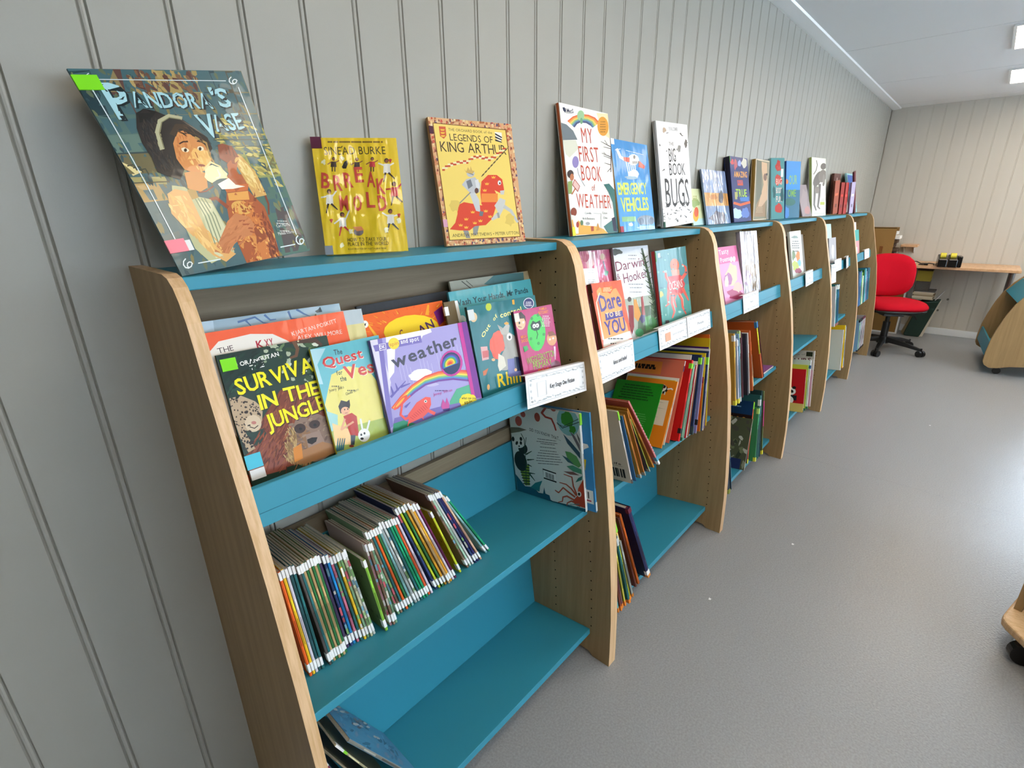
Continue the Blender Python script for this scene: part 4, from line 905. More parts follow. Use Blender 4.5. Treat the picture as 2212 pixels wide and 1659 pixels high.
    # glow
    A.blob(1200, 900, 75, 60, '#f2e7b0', seed=2); A.blob(1190, 905, 48, 38, '#f9f3d4', seed=6); A.poly([(1220, 975), (1300, 930), (1350, 975), (1420, 985), (1330, 1005), (1250, 1010)], '#f8f4dc'); A.line([(1130, 870), (1170, 820), (1240, 850), (1290, 930)], 16, '#e9d79a', 8)
    # frame line
    for a, b in (((355, 190), (1280, 195)), ((1375, 245), (1790, 1300)), ((1775, 1365), (1665, 1385)), ((1230, 1465), (1080, 1490)), ((940, 1370), (290, 200))): A.line([a, b], 7, '#d6e4e6')
    for cx, cy in ((1335, 190), (1815, 1335), (1010, 1490), (310, 165)):
        A.line([(cx+30*math.cos(t*.7), cy+30*math.sin(t*.7)) for t in range(7)], 8, '#dfe8e8'); A.line([(cx+14+18*math.cos(t*.8+2), cy+10+18*math.sin(t*.8+2)) for t in range(6)], 7, '#dfe8e8')
    # title
    BLU, SH = '#a6d3dc', '#12262c'
    A.text('P', (522, 508), (668, 498), 285, BLU, 1, shadow=(20, 12, SH))
    A.text('ANDORA', (628, 415), (1195, 415), 122, BLU, 1, .0, .05, (12, 8, SH)); A.text("'S", (1205, 400), (1335, 400), 140, BLU, 1, 0, .03, (12, 8, SH))
    A.text('V', (1135, 640), (1250, 625), 175, BLU, 1, shadow=(14, 8, SH)); A.text('ASE', (1215, 592), (1430, 565), 125, BLU, 1, 0, .05, (12, 8, SH))
    A.lines(1640, 1215, 1735, 1230, 2, 6, '#c9d0cc'); A.text('Carl Morris', (1645, 1258), (1745, 1245), 20, '#dfe4e0'); A.lines(1655, 1280, 1750, 1275, 1, 6, '#c9d0cc'); A.text('Melissa Kearns', (1655, 1308), (1775, 1290), 20, '#dfe4e0')
    def wf(co):
        a = min(1.02, max(-.02, co.x/PW)); b = min(1.02, max(-.02, co.z/PH)); co = co.copy(); co.y -= PK*a*b+.006*math.sin(math.pi*b)*(1-a); return co
    planes = [(Vector((PW*k/9, 0, 0)), Vector((1, 0, 0))) for k in range(1, 9)]+[(Vector((0, 0, PH*k/9)), Vector((0, 0, 1))) for k in range(1, 9)]
    book('picture_book', 'large curling picture book of a woman opening a glowing vase, at the left end', M, PW, PH, .0026, '#41646a', '#3a555a', '#6c7a7c', mt=M_SHINE, warp=(wf, planes), art=A, group=GT,
         facestickers=((-.001, .026, .243, .262, '#7fe01a'), (-.001, .024, .030, .047, '#f48b98'), (.024, .031, .030, .044, '#e6e6e6')))
M_SHINE = mat('glossy_laminated_print', None, .35, .3, coat=.35, coatr=.06, attr=True, bump=(9, .35, .008))
pandora()

def a_yellow(A):
    A.text('SINEAD BURKE', (262, 418), (824, 412), 72, '#3a3018', 0, .02, .12); A.line([(412, 355), (424, 338)], 8, '#3a3018')
    A.lines(215, 300, 890, 312, 1, 16, '#8a6a1a')
    rn = random.Random(4)
    D_, Rr, Wt, Sk = '#3c2a22', '#c9353a', '#efe9dc', '#8a4f35'
    for cx, cy, dress, legs in ((345, 500, D_, D_), (700, 500, Rr, D_), (560, 505, D_, Rr)):
        A.ell(cx, cy-45, 16, 17, D_); A.ell(cx, cy-40, 12, 13, Sk); A.poly([(cx-22, cy-20), (cx+22, cy-20), (cx+28, cy+30), (cx-28, cy+30)], dress); A.line([(cx-22, cy-15), (cx-55, cy+5)], 9, Sk); A.line([(cx+22, cy-15), (cx+50, cy-30)], 9, Sk)
        for s in (-12, 12): A.line([(cx+s, cy+30), (cx+s, cy+70)], 10, legs)
    A.poly([(420, 530), (445, 480), (470, 470), (478, 500), (460, 545), (430, 545)], '#2d2622')
    for cx, cy, b, l, tilt in ((835, 555, Wt, D_, 20), (905, 770, Rr, D_, -5), (870, 1020, Wt, '#3d4048', 30), (310, 840, Wt, D_, -10), (430, 1050, Wt, Rr, -40)):
        A.ell(cx-6, cy-85, 20, 22, D_, tilt); A.ell(cx-2, cy-78, 15, 17, Sk, tilt); A.poly([(cx-30, cy-55), (cx+26, cy-55), (cx+34, cy+30), (cx-34, cy+34)], b); A.line([(cx-28, cy-40), (cx-78, cy-40-tilt)], 14, b); A.line([(cx+24, cy-40), (cx+60, cy-80+tilt)], 14, b)
        A.line([(cx-14, cy+30), (cx-30, cy+110)], 18, l, 9); A.line([(cx+16, cy+30), (cx+70, cy+80)], 18, l, 9)
    L = [('B', 270, 690, -8), ('R', 390, 715, 0), ('R', 490, 690, 6), ('E', 585, 640, 3), ('A', 690, 680, -4), ('K', 785, 745, 0), ('M', 445, 900, 0), ('O', 570, 900, 0), ('L', 690, 870, 0), ('D', 800, 900, 4)]
    for c, x, y_, r in L: A.text(c, (x-38, y_+30), (x+40, y_+30-r), 135, '#cf4a36', 1)
    for x, y_ in ((255, 485), (430, 455), (505, 1120), (425, 1250), (830, 1110), (945, 1020)): A.blob(x, y_, 20, 24, '#f6edc0', seed=int(x), j=.4, n=9)
    for x, y_ in ((865, 475), (325, 1025), (945, 975)): A.poly([(x-18, y_-12), (x, y_-20), (x+16, y_-14), (x+2, y_+22)], '#c23a2a')
    A.ell(575, 1125, 45, 35, '#7a6a66'); A.poly([(520, 1080), (600, 1075), (625, 1110), (560, 1120)], '#e08a52')
    A.text('HOW TO TAKE YOUR', (475, 1215), (835, 1205), 34, '#4a3c1a', 0, .03); A.text('PLACE IN THE WORLD', (478, 1255), (850, 1245), 34, '#4a3c1a', 0, .03); A.text('ILLUSTRATED BY NATALIE BYRNE', (480, 1290), (830, 1282), 15, '#5a4a1a')
show('yellow', 'yellow book in crinkled clear film with dancing children and red lettering', .012, '#ecc81c', ((133, 261), (919, 263), (1031, 1298), (278, 1337)), a_yellow, rc=.012, spine='#dcb414', mt=M_FILM, group=GT, facestickers=((-.001, .017, .184, .203, '#5a1f38'), (-.001, .013, .0, .016, '#8a8f98')), hard=False)

def a_arthur(A):
    rn = random.Random(11)
    A.bg('#d9a87a')
    cols = ['#c8503a', '#e9c98a', '#8a4a3a', '#e0b080', '#c9875a', '#5a4a6a', '#e7d3a2', '#b0643a', '#d98a6a']
    for k in range(420):
        s = rn.random(); 
        if k % 4 == 0: u, v = rn.random()*.055, s
        elif k % 4 == 1: u, v = 1-rn.random()*.075, s
        elif k % 4 == 2: u, v = s, rn.random()*.045
        else: u, v = s, 1-rn.random()*.055
        d = rn.uniform(.008, .016); A.lay += 1; A.lay -= .98
        A.uv([(u-d, v-d*.8), (u+d, v-d*.5), (u+d*.7, v+d*.8), (u-d*.5, v+d)], rn.choice(cols))
    A.lay = int(A.lay)+2
    A.poly([(1250, 120), (1925, 182), (2060, 1168), (1405, 1205)], '#7c4a1f'); A.poly([(1258, 128), (1918, 189), (2052, 1161), (1412, 1197)], '#ecd06c')
    A.poly([(1308, 155), (1370, 158), (1378, 240), (1355, 270), (1320, 245)], '#c8502a')
    for k in range(3): A.poly([(1320+k*3, 180+k*28), (1365+k*2, 182+k*28), (1355+k*2, 196+k*28), (1330+k*3, 196+k*28)], '#e9b93a')
    A.poly([(1820, 205), (1885, 212), (1890, 270), (1872, 300), (1832, 262)], '#eeeae0')
    for k in range(3): A.poly([(1824, 215+k*28), (1888, 252+k*22), (1886, 264+k*20), (1826, 232+k*28)], '#2a2a38')
    T = '#3a241c'
    A.text('THE ORCHARD BOOK of the', (1398, 196), (1798, 225), 25, '#5a3c22', 0, 0, .12); A.text('LEGENDS OF', (1412, 284), (1806, 308), 62, T, 0, 0, .1); A.text('KING ARTHUR', (1328, 385), (1930, 414), 92, T, 0, 0, .08)
    # pennant and lance
    P = [(1340, 545), (1390, 510), (1440, 495), (1500, 480), (1560, 480), (1600, 445), (1650, 430), (1700, 440), (1760, 455), (1810, 430), (1860, 385), (1925, 345)]
    for k, (a, b) in enumerate(zip(P, P[1:])):
        for j in range(2):
            x0 = a[0]+(b[0]-a[0])*j/2; x1 = a[0]+(b[0]-a[0])*(j+1)/2; y0 = a[1]+(b[1]-a[1])*j/2
            A.poly([(x0, y0-14), (x1, y0-14), (x1, y0+2), (x0, y0+2)], '#c2482a' if (k*2+j) % 2 else '#e8dcae'); A.poly([(x0, y0+2), (x1, y0+2), (x1, y0+18), (x0, y0+18)], '#e8dcae' if (k*2+j) % 2 else '#c2482a')
    A.line([(1700, 615), (1950, 340)], 9, '#8a7a4a')
    for k in range(9): A.line([(1710+k*26, 604-k*28.6), (1720+k*26, 593-k*28.6)], 11, '#4a3a2a')
    # horse
    RD, RO = '#d8442a', '#e98a3a'
    A.poly([(1520, 1080), (1570, 1080), (1600, 1180), (1560, 1180)], '#8f8f8c'); A.poly([(1620, 1060), (1680, 1060), (1660, 1150), (1625, 1150)], '#8f8f8c')
    A.poly([(1480, 880), (1540, 850), (1700, 880), (1790, 840), (1830, 900), (1800, 1000), (1740, 1060), (1640, 1070), (1590, 1110), (1500, 1110), (1410, 1100), (1460, 1040), (1480, 960)], RD)
    A.poly([(1690, 760), (1700, 660), (1760, 600), (1840, 600), (1890, 640), (1905, 720), (1910, 760), (1880, 770), (1820, 740), (1850, 800), (1850, 870), (1760, 900), (1700, 870)], RD)
    A.poly([(1700, 770), (1850, 770), (1850, 850), (1700, 850)], RO); A.ell(1865, 672, 16, 22, '#d8d6d0'); A.ell(1868, 676, 7, 9, '#222222'); A.poly([(1870, 745), (1912, 740), (1905, 780), (1875, 780)], '#c9c8c4')
    A.poly([(1820, 880), (1870, 810), (1920, 830), (1910, 900), (1860, 990), (1800, 1020), (1790, 1000), (1850, 940)], '#c6c6c2'); A.line([(1910, 890), (1970, 930), (2030, 1030)], 34, '#bdbdb8', 22); A.line([(1850, 950), (1860, 990)], 20, '#9a9a98')
    for x, y_ in ((1560, 1005), (1510, 1060), (1620, 940), (1690, 1020), (1640, 1040), (1740, 930), (1750, 680), (1730, 740), (1810, 620), (1560, 1080), (1780, 980)): A.poly([(x-20, y_-12), (x-8, y_), (x, y_-14), (x+8, y_), (x+20, y_-12), (x+14, y_+12), (x-14, y_+12)], '#f0b040')
    # knight
    S1, S2 = '#b9bcc0', '#6f747c'
    A.poly([(1590, 770), (1640, 760), (1680, 830), (1690, 940), (1650, 930), (1620, 850)], '#c4c6c8'); A.poly([(1685, 930), (1720, 940), (1710, 980), (1680, 975)], S2)
    A.poly([(1520, 690), (1560, 640), (1640, 620), (1690, 680), (1680, 760), (1600, 770), (1550, 720)], S1); A.poly([(1560, 660), (1600, 640), (1620, 700), (1580, 730)], S2); A.poly([(1640, 650), (1670, 640), (1685, 720), (1655, 730)], '#d5d7d9'); A.ell(1600, 588, 36, 32, S1); A.line([(1575, 580), (1625, 600)], 7, S2); A.poly([(1540, 545), (1560, 570), (1575, 530), (1595, 560), (1600, 520), (1615, 560), (1635, 565), (1620, 590), (1560, 580)], '#caa65a')
    A.line([(1480, 880), (1600, 760)], 10, '#8a8a86'); A.ell(1655, 745, 18, 26, '#5a3a34')
    A.text('ANDREW MATTHEWS • PETER UTTON', (1436, 1172), (2042, 1143), 30, '#5a4a2a', 0, 0, .1)
    A.blob(1450, 880, 50, 60, '#dcbf60', seed=7); A.blob(1960, 1010, 40, 60, '#dcbf60', seed=8)
show('arthur', 'yellow book of a knight riding a red caparisoned horse', .011, '#d9a87a', ((1207, 67), (1973, 133), (2107, 1208), (1384, 1253)), a_arthur, spine='#b98a5a', mt=M_PRINT, group=GT, facestickers=((-.001, .008, .232, .247, '#4a1430'), (-.001, .009, .04, .056, '#d9a0b8')))

def a_first(A):
    A.poly([(140, 120), (688, 250), (700, 500), (150, 350)], '#efece4'); A.poly([(560, 240), (690, 250), (716, 530), (640, 480)], '#f0dcae')
    for k, c in enumerate(['#e0673a', '#ee9a4a', '#f0c860', '#8fb87a', '#5a86a8', '#47527a']):
        P = [(245+k*13, 335+k*12), (300+k*8, 290+k*13), (380, 262+k*15), (470-k*4, 270+k*15), (540-k*10, 300+k*14), (585-k*16, 350+k*12)]; A.line(P, 20, c)
    A.ell(455, 900, 190, 530, '#ecebe6', 0); A.poly([(165, 350), (225, 370), (300, 440), (348, 540), (185, 545)], '#6f7a80'); A.poly([(188, 545), (330, 545), (360, 640), (260, 740), (215, 700)], '#d6d6c4')
    A.ell(385, 270, 40, 58, '#9ac090'); A.ell(392, 330, 16, 35, '#6fa07a'); A.poly([(180, 180), (205, 178), (212, 240), (190, 215)], '#1f2a4a'); A.text('RMetS', (212, 235), (305, 243), 45, '#1f2a4a', 1); A.lines(215, 245, 300, 256, 1, 5, '#8a8f98')
    A.ell(632, 390, 62, 108, '#dd9a35', -4); A.lines(600, 340, 665, 452, 5, 9, '#7c5a28')
    RDC = '#c14a34'
    for s, x0, x1, y_, hh in (('MY', 400, 522, 580, 165), ('FIRST', 372, 592, 790, 170), ('BOOK', 398, 620, 1003, 170), ('WEATHER', 345, 726, 1308, 158)): A.text(s, (x0, y_-8), (x1, y_+2), hh, RDC, 0, .01, .14)
    A.text('of', (508, 1110), (548, 1112), 70, RDC, 0)
    # tree, balloon, children, plants
    A.line([(725, 560), (720, 900)], 12, '#4a3a36', 8)
    for a, b, w_ in (((720, 620), (610, 560), 9), ((720, 640), (640, 620), 7), ((715, 730), (620, 690), 9), ((718, 750), (640, 720), 7), ((716, 820), (650, 800), 8), ((718, 860), (680, 900), 8), ((680, 590), (650, 545), 5), ((660, 700), (640, 680), 5)): A.line([a, b], w_, '#4a3a36', 4)
    A.ell(325, 790, 36, 66, '#8d80b8'); A.line([(345, 860), (360, 930), (400, 1010), (430, 1060)], 4, '#6a6a7a')
    A.ell(268, 925, 36, 46, '#3a2a28'); A.ell(285, 960, 22, 40, '#b8724a'); A.poly([(240, 1010), (290, 1000), (285, 1140), (240, 1150)], '#8aa05a'); A.poly([(315, 985), (372, 1060), (350, 1120), (292, 1045)], '#dcb8b0'); A.line([(315, 985), (372, 1060), (350, 1120), (292, 1045), (315, 985)], 7, '#b0483a'); A.line([(285, 1150), (320, 1090)], 14, '#b8724a')
    A.poly([(640, 1040), (700, 1030), (760, 1100), (790, 1240), (800, 1560), (770, 1480), (740, 1240), (690, 1120)], '#2f6a66'); A.poly([(300, 1608), (280, 1440), (330, 1420), (420, 1500), (560, 1510), (640, 1540), (690, 1590)], '#e3a94a'); A.poly([(640, 1510), (760, 1420), (800, 1575), (690, 1585)], '#4a7a78'); A.poly([(730, 1420), (770, 1400), (790, 1570), (750, 1560)], '#2a2a44')
    A.ell(305, 1350, 34, 50, '#8a3a22'); A.poly([(280, 1380), (350, 1400), (360, 1590), (330, 1595)], '#efe6da'); A.ell(348, 1490, 16, 34, '#a83a2a'); A.ell(462, 1478, 24, 18, '#a2a2a4'); A.poly([(495, 1510), (528, 1508), (530, 1560), (500, 1565)], '#b04a34'); A.poly([(555, 1560), (575, 1470), (600, 1550)], '#c98a3a'); A.ell(395, 1470, 16, 30, '#5a7a5a')
    A.text('Camilla', (430, 1372), (502, 1372), 22, '#5a5a5a'); A.text('de la Bedoyere', (405, 1432), (540, 1436), 26, '#5a5a5a'); A.text('Cinyee', (625, 1370), (680, 1372), 24, '#5a5a5a'); A.text('Chiu', (636, 1425), (680, 1425), 24, '#5a5a5a'); A.line([(525, 1362), (610, 1368), (608, 1560)], 3, '#8a8a8a')
show('weatherbig', 'tall cream book with thin red title lettering and a rainbow', .013, '#e9e7e0', ((142, 122), (687, 248), (801, 1576), (299, 1617)), a_first, spine='#a8532a', hard=True, group=GT, mt=M_PRINT, facestickers=((-.0015, .012, .0, .024, '#e6e23a'),), stickers=())
def a_emer(A):
    A.poly([(735, 515), (1100, 600), (1180, 980), (780, 1000)], '#3f8fd0'); A.poly([(780, 1000), (1180, 980), (1240, 1540), (815, 1575)], '#4a9ad8')
    A.line([(790, 640), (830, 730), (900, 770)], 26, '#e6eaec', 34); A.line([(770, 650), (830, 640)], 7, '#dfe6ea'); A.line([(890, 655), (1090, 705)], 5, '#dfe6ea')
    A.ell(975, 760, 62, 62, '#dfe2e2', 20); A.poly([(860, 730), (935, 735), (930, 790), (870, 775)], '#c9463c'); A.poly([(1040, 770), (1105, 830), (1095, 862), (1030, 840)], '#c9463c'); A.ell(985, 730, 12, 22, '#3f444c')
    for k in range(4): A.poly([(965+k*20, 775), (977+k*20, 776), (977+k*20, 805), (967+k*20, 804)], '#3a3f48')
    for k in range(5): A.line([(895+k*24, 790+k*8), (920+k*20, 920)], 10, '#e8eef2', 6)
    A.blob(985, 920, 60, 55, '#e6ecef', seed=4); A.blob(950, 960, 70, 18, '#9ab6c8', seed=5)
    A.text('EMERGENCY', (808, 1150), (1128, 1140), 130, '#d9e45a', 1, 0, .03); A.text('VEHICLES', (845, 1340), (1150, 1320), 150, '#d9e45a', 1, 0, .03)
    A.poly([(845, 1400), (1000, 1395), (1005, 1450), (850, 1455)], '#8fbf8a'); A.ell(1115, 1435, 100, 55, '#8795a4'); A.ell(1060, 1450, 30, 40, '#5a6a80'); A.ell(1175, 1445, 30, 40, '#5a6a80'); A.blob(1130, 1520, 110, 25, '#a6c6da', seed=6); A.blob(945, 1485, 22, 22, '#e6f0f4', seed=6)
show('emergency', 'sky-blue book with a rescue helicopter and yellow-green title', .008, '#4a9ad8', ((716, 518), (1126, 596), (1219, 1535), (835, 1574)), a_emer, spine='#c9a06a', mt=M_SOFTF, rc=.008, group=GT, facestickers=((-.001, .02, .262, .2785, '#e8eef2'), (-.001, .02, .0, .018, '#b84a5a')))
def a_bugs(A):
    rn = random.Random(3)
    G = '#2e2c2c'
    A.text('THE', (1378, 610), (1430, 615), 35, '#8a8684', 1); A.text('BIG', (1382, 795), (1458, 795), 150, G, 0, .02); A.text('BOOK', (1385, 945), (1560, 945), 135, G, 0, .02); A.text('of', (1500, 1000), (1530, 1000), 30, G); A.text('BUGS', (1345, 1300), (1605, 1290), 320, G, 0, .01); A.text('YUVAL ZOMMER', (1378, 445), (1478, 455), 38, '#a8a4a2', 1)
    for k in range(60):
        x = rn.uniform(1270, 1620); y_ = rn.uniform(400, 900) if k < 22 else rn.uniform(1250, 1470)
        if 1370 < x < 1570 and 560 < y_ < 960 and k % 2: continue
        A.line([(x, y_), (x+rn.uniform(-25, 25), y_+rn.uniform(-25, 25))], rn.uniform(8, 18), rn.choice(['#4a4846', '#8a8784', '#6a6664', '#b0ada8']), 5)
    A.blob(1325, 440, 18, 30, '#b8a088', seed=2); A.blob(1565, 600, 16, 45, '#5a5450', seed=3); A.blob(1490, 650, 18, 45, '#8a8886', seed=7)
show('bugs', 'tall white book covered in grey insect drawings and hand lettering', .013, '#e6e4e2', ((1232, 330), (1582, 389), (1646, 1481), (1319, 1529)), a_bugs, spine='#b0acaa', hard=True, group=GT, facestickers=((-.0015, .01, .0, .02, '#1d5238'),))
def a_gs(A):
    A.uv([(0, 0), (1, 0), (1, .18), (0, .18)], '#bfe0e2'); A.ell(115, 740, 30, 65, '#e8b03a'); A.ell(120, 700, 24, 55, '#d9603a'); A.blob(110, 600, 40, 50, '#9ab070', seed=2); A.lines(80, 530, 130, 570, 3, 12, '#a8a860')
show('greensmall', 'small pale green book with an orange figure, beside the white insect book', .006, '#d6dcae', ((29, 445), (163, 450), (222, 835), (92, 846)), a_gs, rc=.01, group=GT)
def a_cr(A):
    A.uv([(0, .52), (1, .52), (1, 1), (0, 1)], '#93a7cc'); A.uv([(0, .32), (1, .32), (1, .58), (0, .58)], '#e2a458'); A.uv([(0, 0), (1, 0), (1, .34), (0, .34)], '#7f97bd'); A.blob(350, 770, 90, 70, '#6a6474', seed=3); A.blob(385, 540, 25, 80, '#4a4c58', seed=4); A.blob(300, 540, 40, 30, '#c9823a', seed=6)
show('crinkly', 'wide blue and orange book in badly crinkled clear plastic', .008, '#93a7cc', ((168, 233), (423, 261), (488, 820), (243, 838)), a_cr, mt=M_FILM, group=GT, hard=False)
def a_am(A):
    A.text('AMAZING', (530, 328), (672, 332), 62, '#e8a23a', 1); A.poly([(562, 362), (622, 362), (628, 420), (568, 420)], '#c8503a'); A.text('BUT', (570, 395), (620, 397), 26, '#3a4a9a', 1); A.text('TRUE', (552, 540), (668, 540), 80, '#a6cc3a', 1)
    A.line([(530, 610), (600, 630), (700, 600)], 26, '#e8602a'); A.blob(510, 165, 18, 30, '#c2344a', seed=1); A.blob(545, 190, 16, 60, '#b04a5a', seed=2); A.blob(638, 180, 32, 50, '#c9c6b8', seed=3); A.blob(590, 180, 18, 40, '#8a9ad0', seed=4); A.blob(560, 720, 60, 50, '#b9d3ea', seed=5); A.blob(650, 720, 40, 60, '#5a7ac2', seed=6); A.poly([(590, 550), (690, 540), (690, 590), (600, 590)], '#3a78c2'); A.poly([(535, 490), (560, 490), (565, 570), (540, 570)], '#b0a86a')
show('amazing', 'thick navy book with orange and green block lettering', .024, '#27346e', ((479, 99), (673, 128), (718, 800), (532, 818)), a_am, spine='#1c1c2c', hard=True, group=GT, facestickers=((-.002, .001, .255, .283, '#6fae3a'),))
def a_ho(A):
    A.uv([(.04, .02), (.97, .02), (.97, .98), (.04, .98)], '#8c8468'); A.poly([(790, 560), (870, 560), (870, 750), (745, 750)], '#a2805a'); A.poly([(820, 150), (890, 170), (890, 560), (830, 640), (790, 640), (850, 400)], '#d2ab84'); A.poly([(775, 130), (830, 150), (830, 500), (770, 620)], '#6d6a54'); A.ell(868, 320, 18, 40, '#7c5a44'); A.ell(885, 290, 8, 14, '#2a1f1a'); A.lines(770, 650, 850, 700, 4, 7, '#c9b08a')
show('brownhorse', 'framed brown book with a close-up of a pale horse', .02, '#d8c6a8', ((770, 120), (916, 145), (880, 780), (736, 793)), a_ho, spine='#8c6a2c', hard=True, group=GT)
def a_tr(A):
    A.blob(1010, 200, 30, 60, '#c2423c', seed=1); A.blob(1010, 350, 35, 60, '#c8463e', seed=2); A.text('THE', (990, 245), (1030, 245), 40, '#cf5a4e', 1)
    for k, s in enumerate(['BIG', 'BOOK', 'FUN']): A.text(s, (985, 400+k*95), (1050, 400+k*95), 60, '#e9d6cc' if k else '#f0b8a8', 1)
    A.blob(1020, 660, 40, 60, '#c8463e', seed=4); A.poly([(1040, 232), (1065, 232), (1062, 320), (1038, 320)], '#e9ecee'); A.blob(965, 480, 16, 60, '#3a6a6c', seed=5); A.blob(1050, 520, 16, 80, '#2f5c60', seed=6)
show('tealred', 'teal framed book with red circus lettering and a white sticker', .016, '#5a9a9c', ((931, 114), (1077, 114), (1076, 773), (932, 781)), a_tr, spine='#8fb0b2', hard=True, group=GT)
def a_oh(A):
    A.uv([(0, .0), (1, 0), (1, .5), (0, .5)], '#2f6f8c'); A.text('OUR', (1125, 400), (1215, 395), 95, '#8ab87a', 1); A.text('HOME', (1085, 535), (1200, 530), 75, '#7ab04a', 1); A.ell(1135, 590, 62, 42, '#2a6a62'); A.blob(1100, 710, 30, 60, '#3f86d0', seed=3); A.blob(1102, 370, 22, 30, '#d9824a', seed=4)
show('ourhome', 'blue book with green hand-drawn lettering and a boat', .016, '#3f93d8', ((1101, 144), (1256, 151), (1236, 759), (1084, 767)), a_oh, spine='#1f3f86', group=GT)
def a_sg(A): A.blob(1290, 600, 40, 130, '#a99a9c', seed=3); A.blob(1330, 680, 30, 50, '#c0928e', seed=4)
show('smallgrey', 'small greyish pink book leaning before the white skeleton book', .006, '#9c8f92', ((1212, 403), (1315, 402), (1375, 740), (1275, 752)), a_sg, group=GT)
def a_sk(A):
    B_ = '#6b625a'
    A.line([(1425, 140), (1435, 190), (1420, 250), (1395, 290)], 8, B_); A.ell(1500, 205, 30, 36, B_, 20); A.ell(1440, 340, 40, 90, B_, 25); A.ell(1490, 310, 42, 70, '#7d746a', 10); A.line([(1410, 400), (1405, 520), (1400, 620), (1420, 680)], 28, B_, 14); A.line([(1460, 400), (1455, 520), (1440, 640), (1460, 665)], 28, B_, 14); A.ell(1505, 350, 14, 60, '#8a8278'); A.ell(1500, 400, 10, 20, B_); A.ell(1430, 460, 24, 40, '#867c70')
    A.poly([(1465, 590), (1512, 590), (1512, 622), (1465, 622)], '#b8c060'); A.lines(1480, 560, 1505, 575, 2, 7, '#8a8a80'); A.line([(1395, 712), (1515, 712)], 4, '#b8b8a8')
show('skeleton', 'cream book with a standing grey dinosaur skeleton', .018, '#e9ebd6', ((1375, 104), (1526, 121), (1524, 737), (1376, 745)), a_sk, spine='#a8b86a', hard=True, group=GT)
def a_bg(A): A.uv([(.12, .5), (.92, .5), (.95, .96), (.1, .96)], '#3a62b0'); A.uv([(.1, .1), (.9, .1), (.92, .5), (.12, .5)], '#6ab0a8'); A.blob(1815, 510, 30, 40, '#8fc07a', seed=3); A.blob(1830, 620, 20, 50, '#e0e8e6', seed=4)
show('bluegreen', 'blue and green book farthest along the top of the bookcases', .012, '#9ad0d6', ((1751, 277), (1825, 288), (1866, 698), (1794, 713)), a_bg, group=GT)
show('darkbrown', 'dark brown hardback standing behind the short red books, farthest top', .016, '#5a3026', None, lambda A: A.uv([(.45, .3), (.52, .3), (.52, .9), (.45, .9)], '#e6d6cc'), hard=True, group=GT)
GT2 = 'short upright books at the far end of the bookcase tops'
for k, (x, y, w, h, tl, rl, c, lk) in enumerate([(4.32, -.072, .11, .232, 4, 5, '#a8543a', 'tan-brown leaning book, leftmost of the short upright ones on the far top'), (4.47, -.080, .085, .226, 4, 1, '#a02c24', 'crimson book, second of the short upright books on the far top'), (4.565, -.092, .08, .226, 4, 1, '#b8403a', 'brick red book, third of the short upright books on the far top'), (4.648, -.118, .10, .228, 4, 4, '#b8aed0', 'lilac book, fourth of the short upright books on the far top')]):
    A = Art(w, h); A.bg(c); A.uv([(.2, .55), (.8, .55), (.8, .62), (.2, .62)], shade(c, 1.4)); A.uv([(.3, .2), (.7, .2), (.7, .3), (.3, .3)], shade(c, .7))
    book('picture_book', lk, face_frame((x, y, 1.2005, R(-4), R(tl), R(rl), w, h)), w, h, .012, c, shade(c, .6), art=A, group=GT2)
book('picture_book', 'thin maroon book leaning left before the far blue and green one', face_frame((4.80, -.128, 1.2005, R(0), R(8), R(13), .1, .31)), .055, .315, .012, '#6a2230', '#4a1624', hard=True, group=GT2)
# --- display ledge of the nearest bookcase
GD = 'books displayed on the ledge of the nearest bookcase'
def a_t1(A):
    A.poly([(110, 455), (1105, 320), (1110, 600), (130, 700)], '#a9c3d2')
    for P in ([(380, 455), (500, 420), (560, 460), (640, 470)], [(740, 380), (760, 430), (800, 430)], [(800, 365), (850, 395), (900, 415)], [(430, 440), (470, 480)], [(570, 405), (610, 440), (650, 435)]): A.line(P, 16, '#5f7fb0', 6)
    A.blob(960, 370, 28, 18, '#3f4a52', seed=3, j=.6, n=9); A.poly([(110, 455), (200, 445), (210, 520), (125, 530)], '#c9e0ee')
show('t_blueback', 'pale blue film-covered book peeping out behind the orange one, left end', .006, '#a9c3d2', ((110, 455), (1104, 320), (1334, 1351), (438, 1670)), a_t1, mt=M_SOFTF, group=GD, hard=False)
def a_t2(A):
    A.poly([(250, 600), (480, 545), (640, 545), (740, 590), (790, 620), (760, 1200), (420, 1350), (260, 1140), (160, 920), (130, 740)], '#e8e3da'); A.text('THE', (250, 688), (362, 662), 40, '#4a3a3a'); A.text('K', (530, 650), (580, 640), 55, '#b0283a', 1); A.text('XY', (590, 640), (650, 628), 55, '#b0283a', 1)
    A.text('R', (180, 905), (285, 885), 130, '#a81f38', 1); A.text('KJARTAN POSKITT', (782, 560), (1102, 462), 32, '#f0d8cc'); A.text('ALEX WILLMORE', (820, 590), (1140, 542), 32, '#f0d8cc')
    A.poly([(260, 1140), (480, 1400), (500, 1560), (420, 1560)], '#6f6a44')
show('t_orange', 'orange book with a big cream circle, leftmost on the nearest ledge', .007, '#ee5f32', ((95, 550), (1145, 380), (1387, 1394), (447, 1764)), a_t2, mt=M_SOFTF, group=GD, rc=.006)
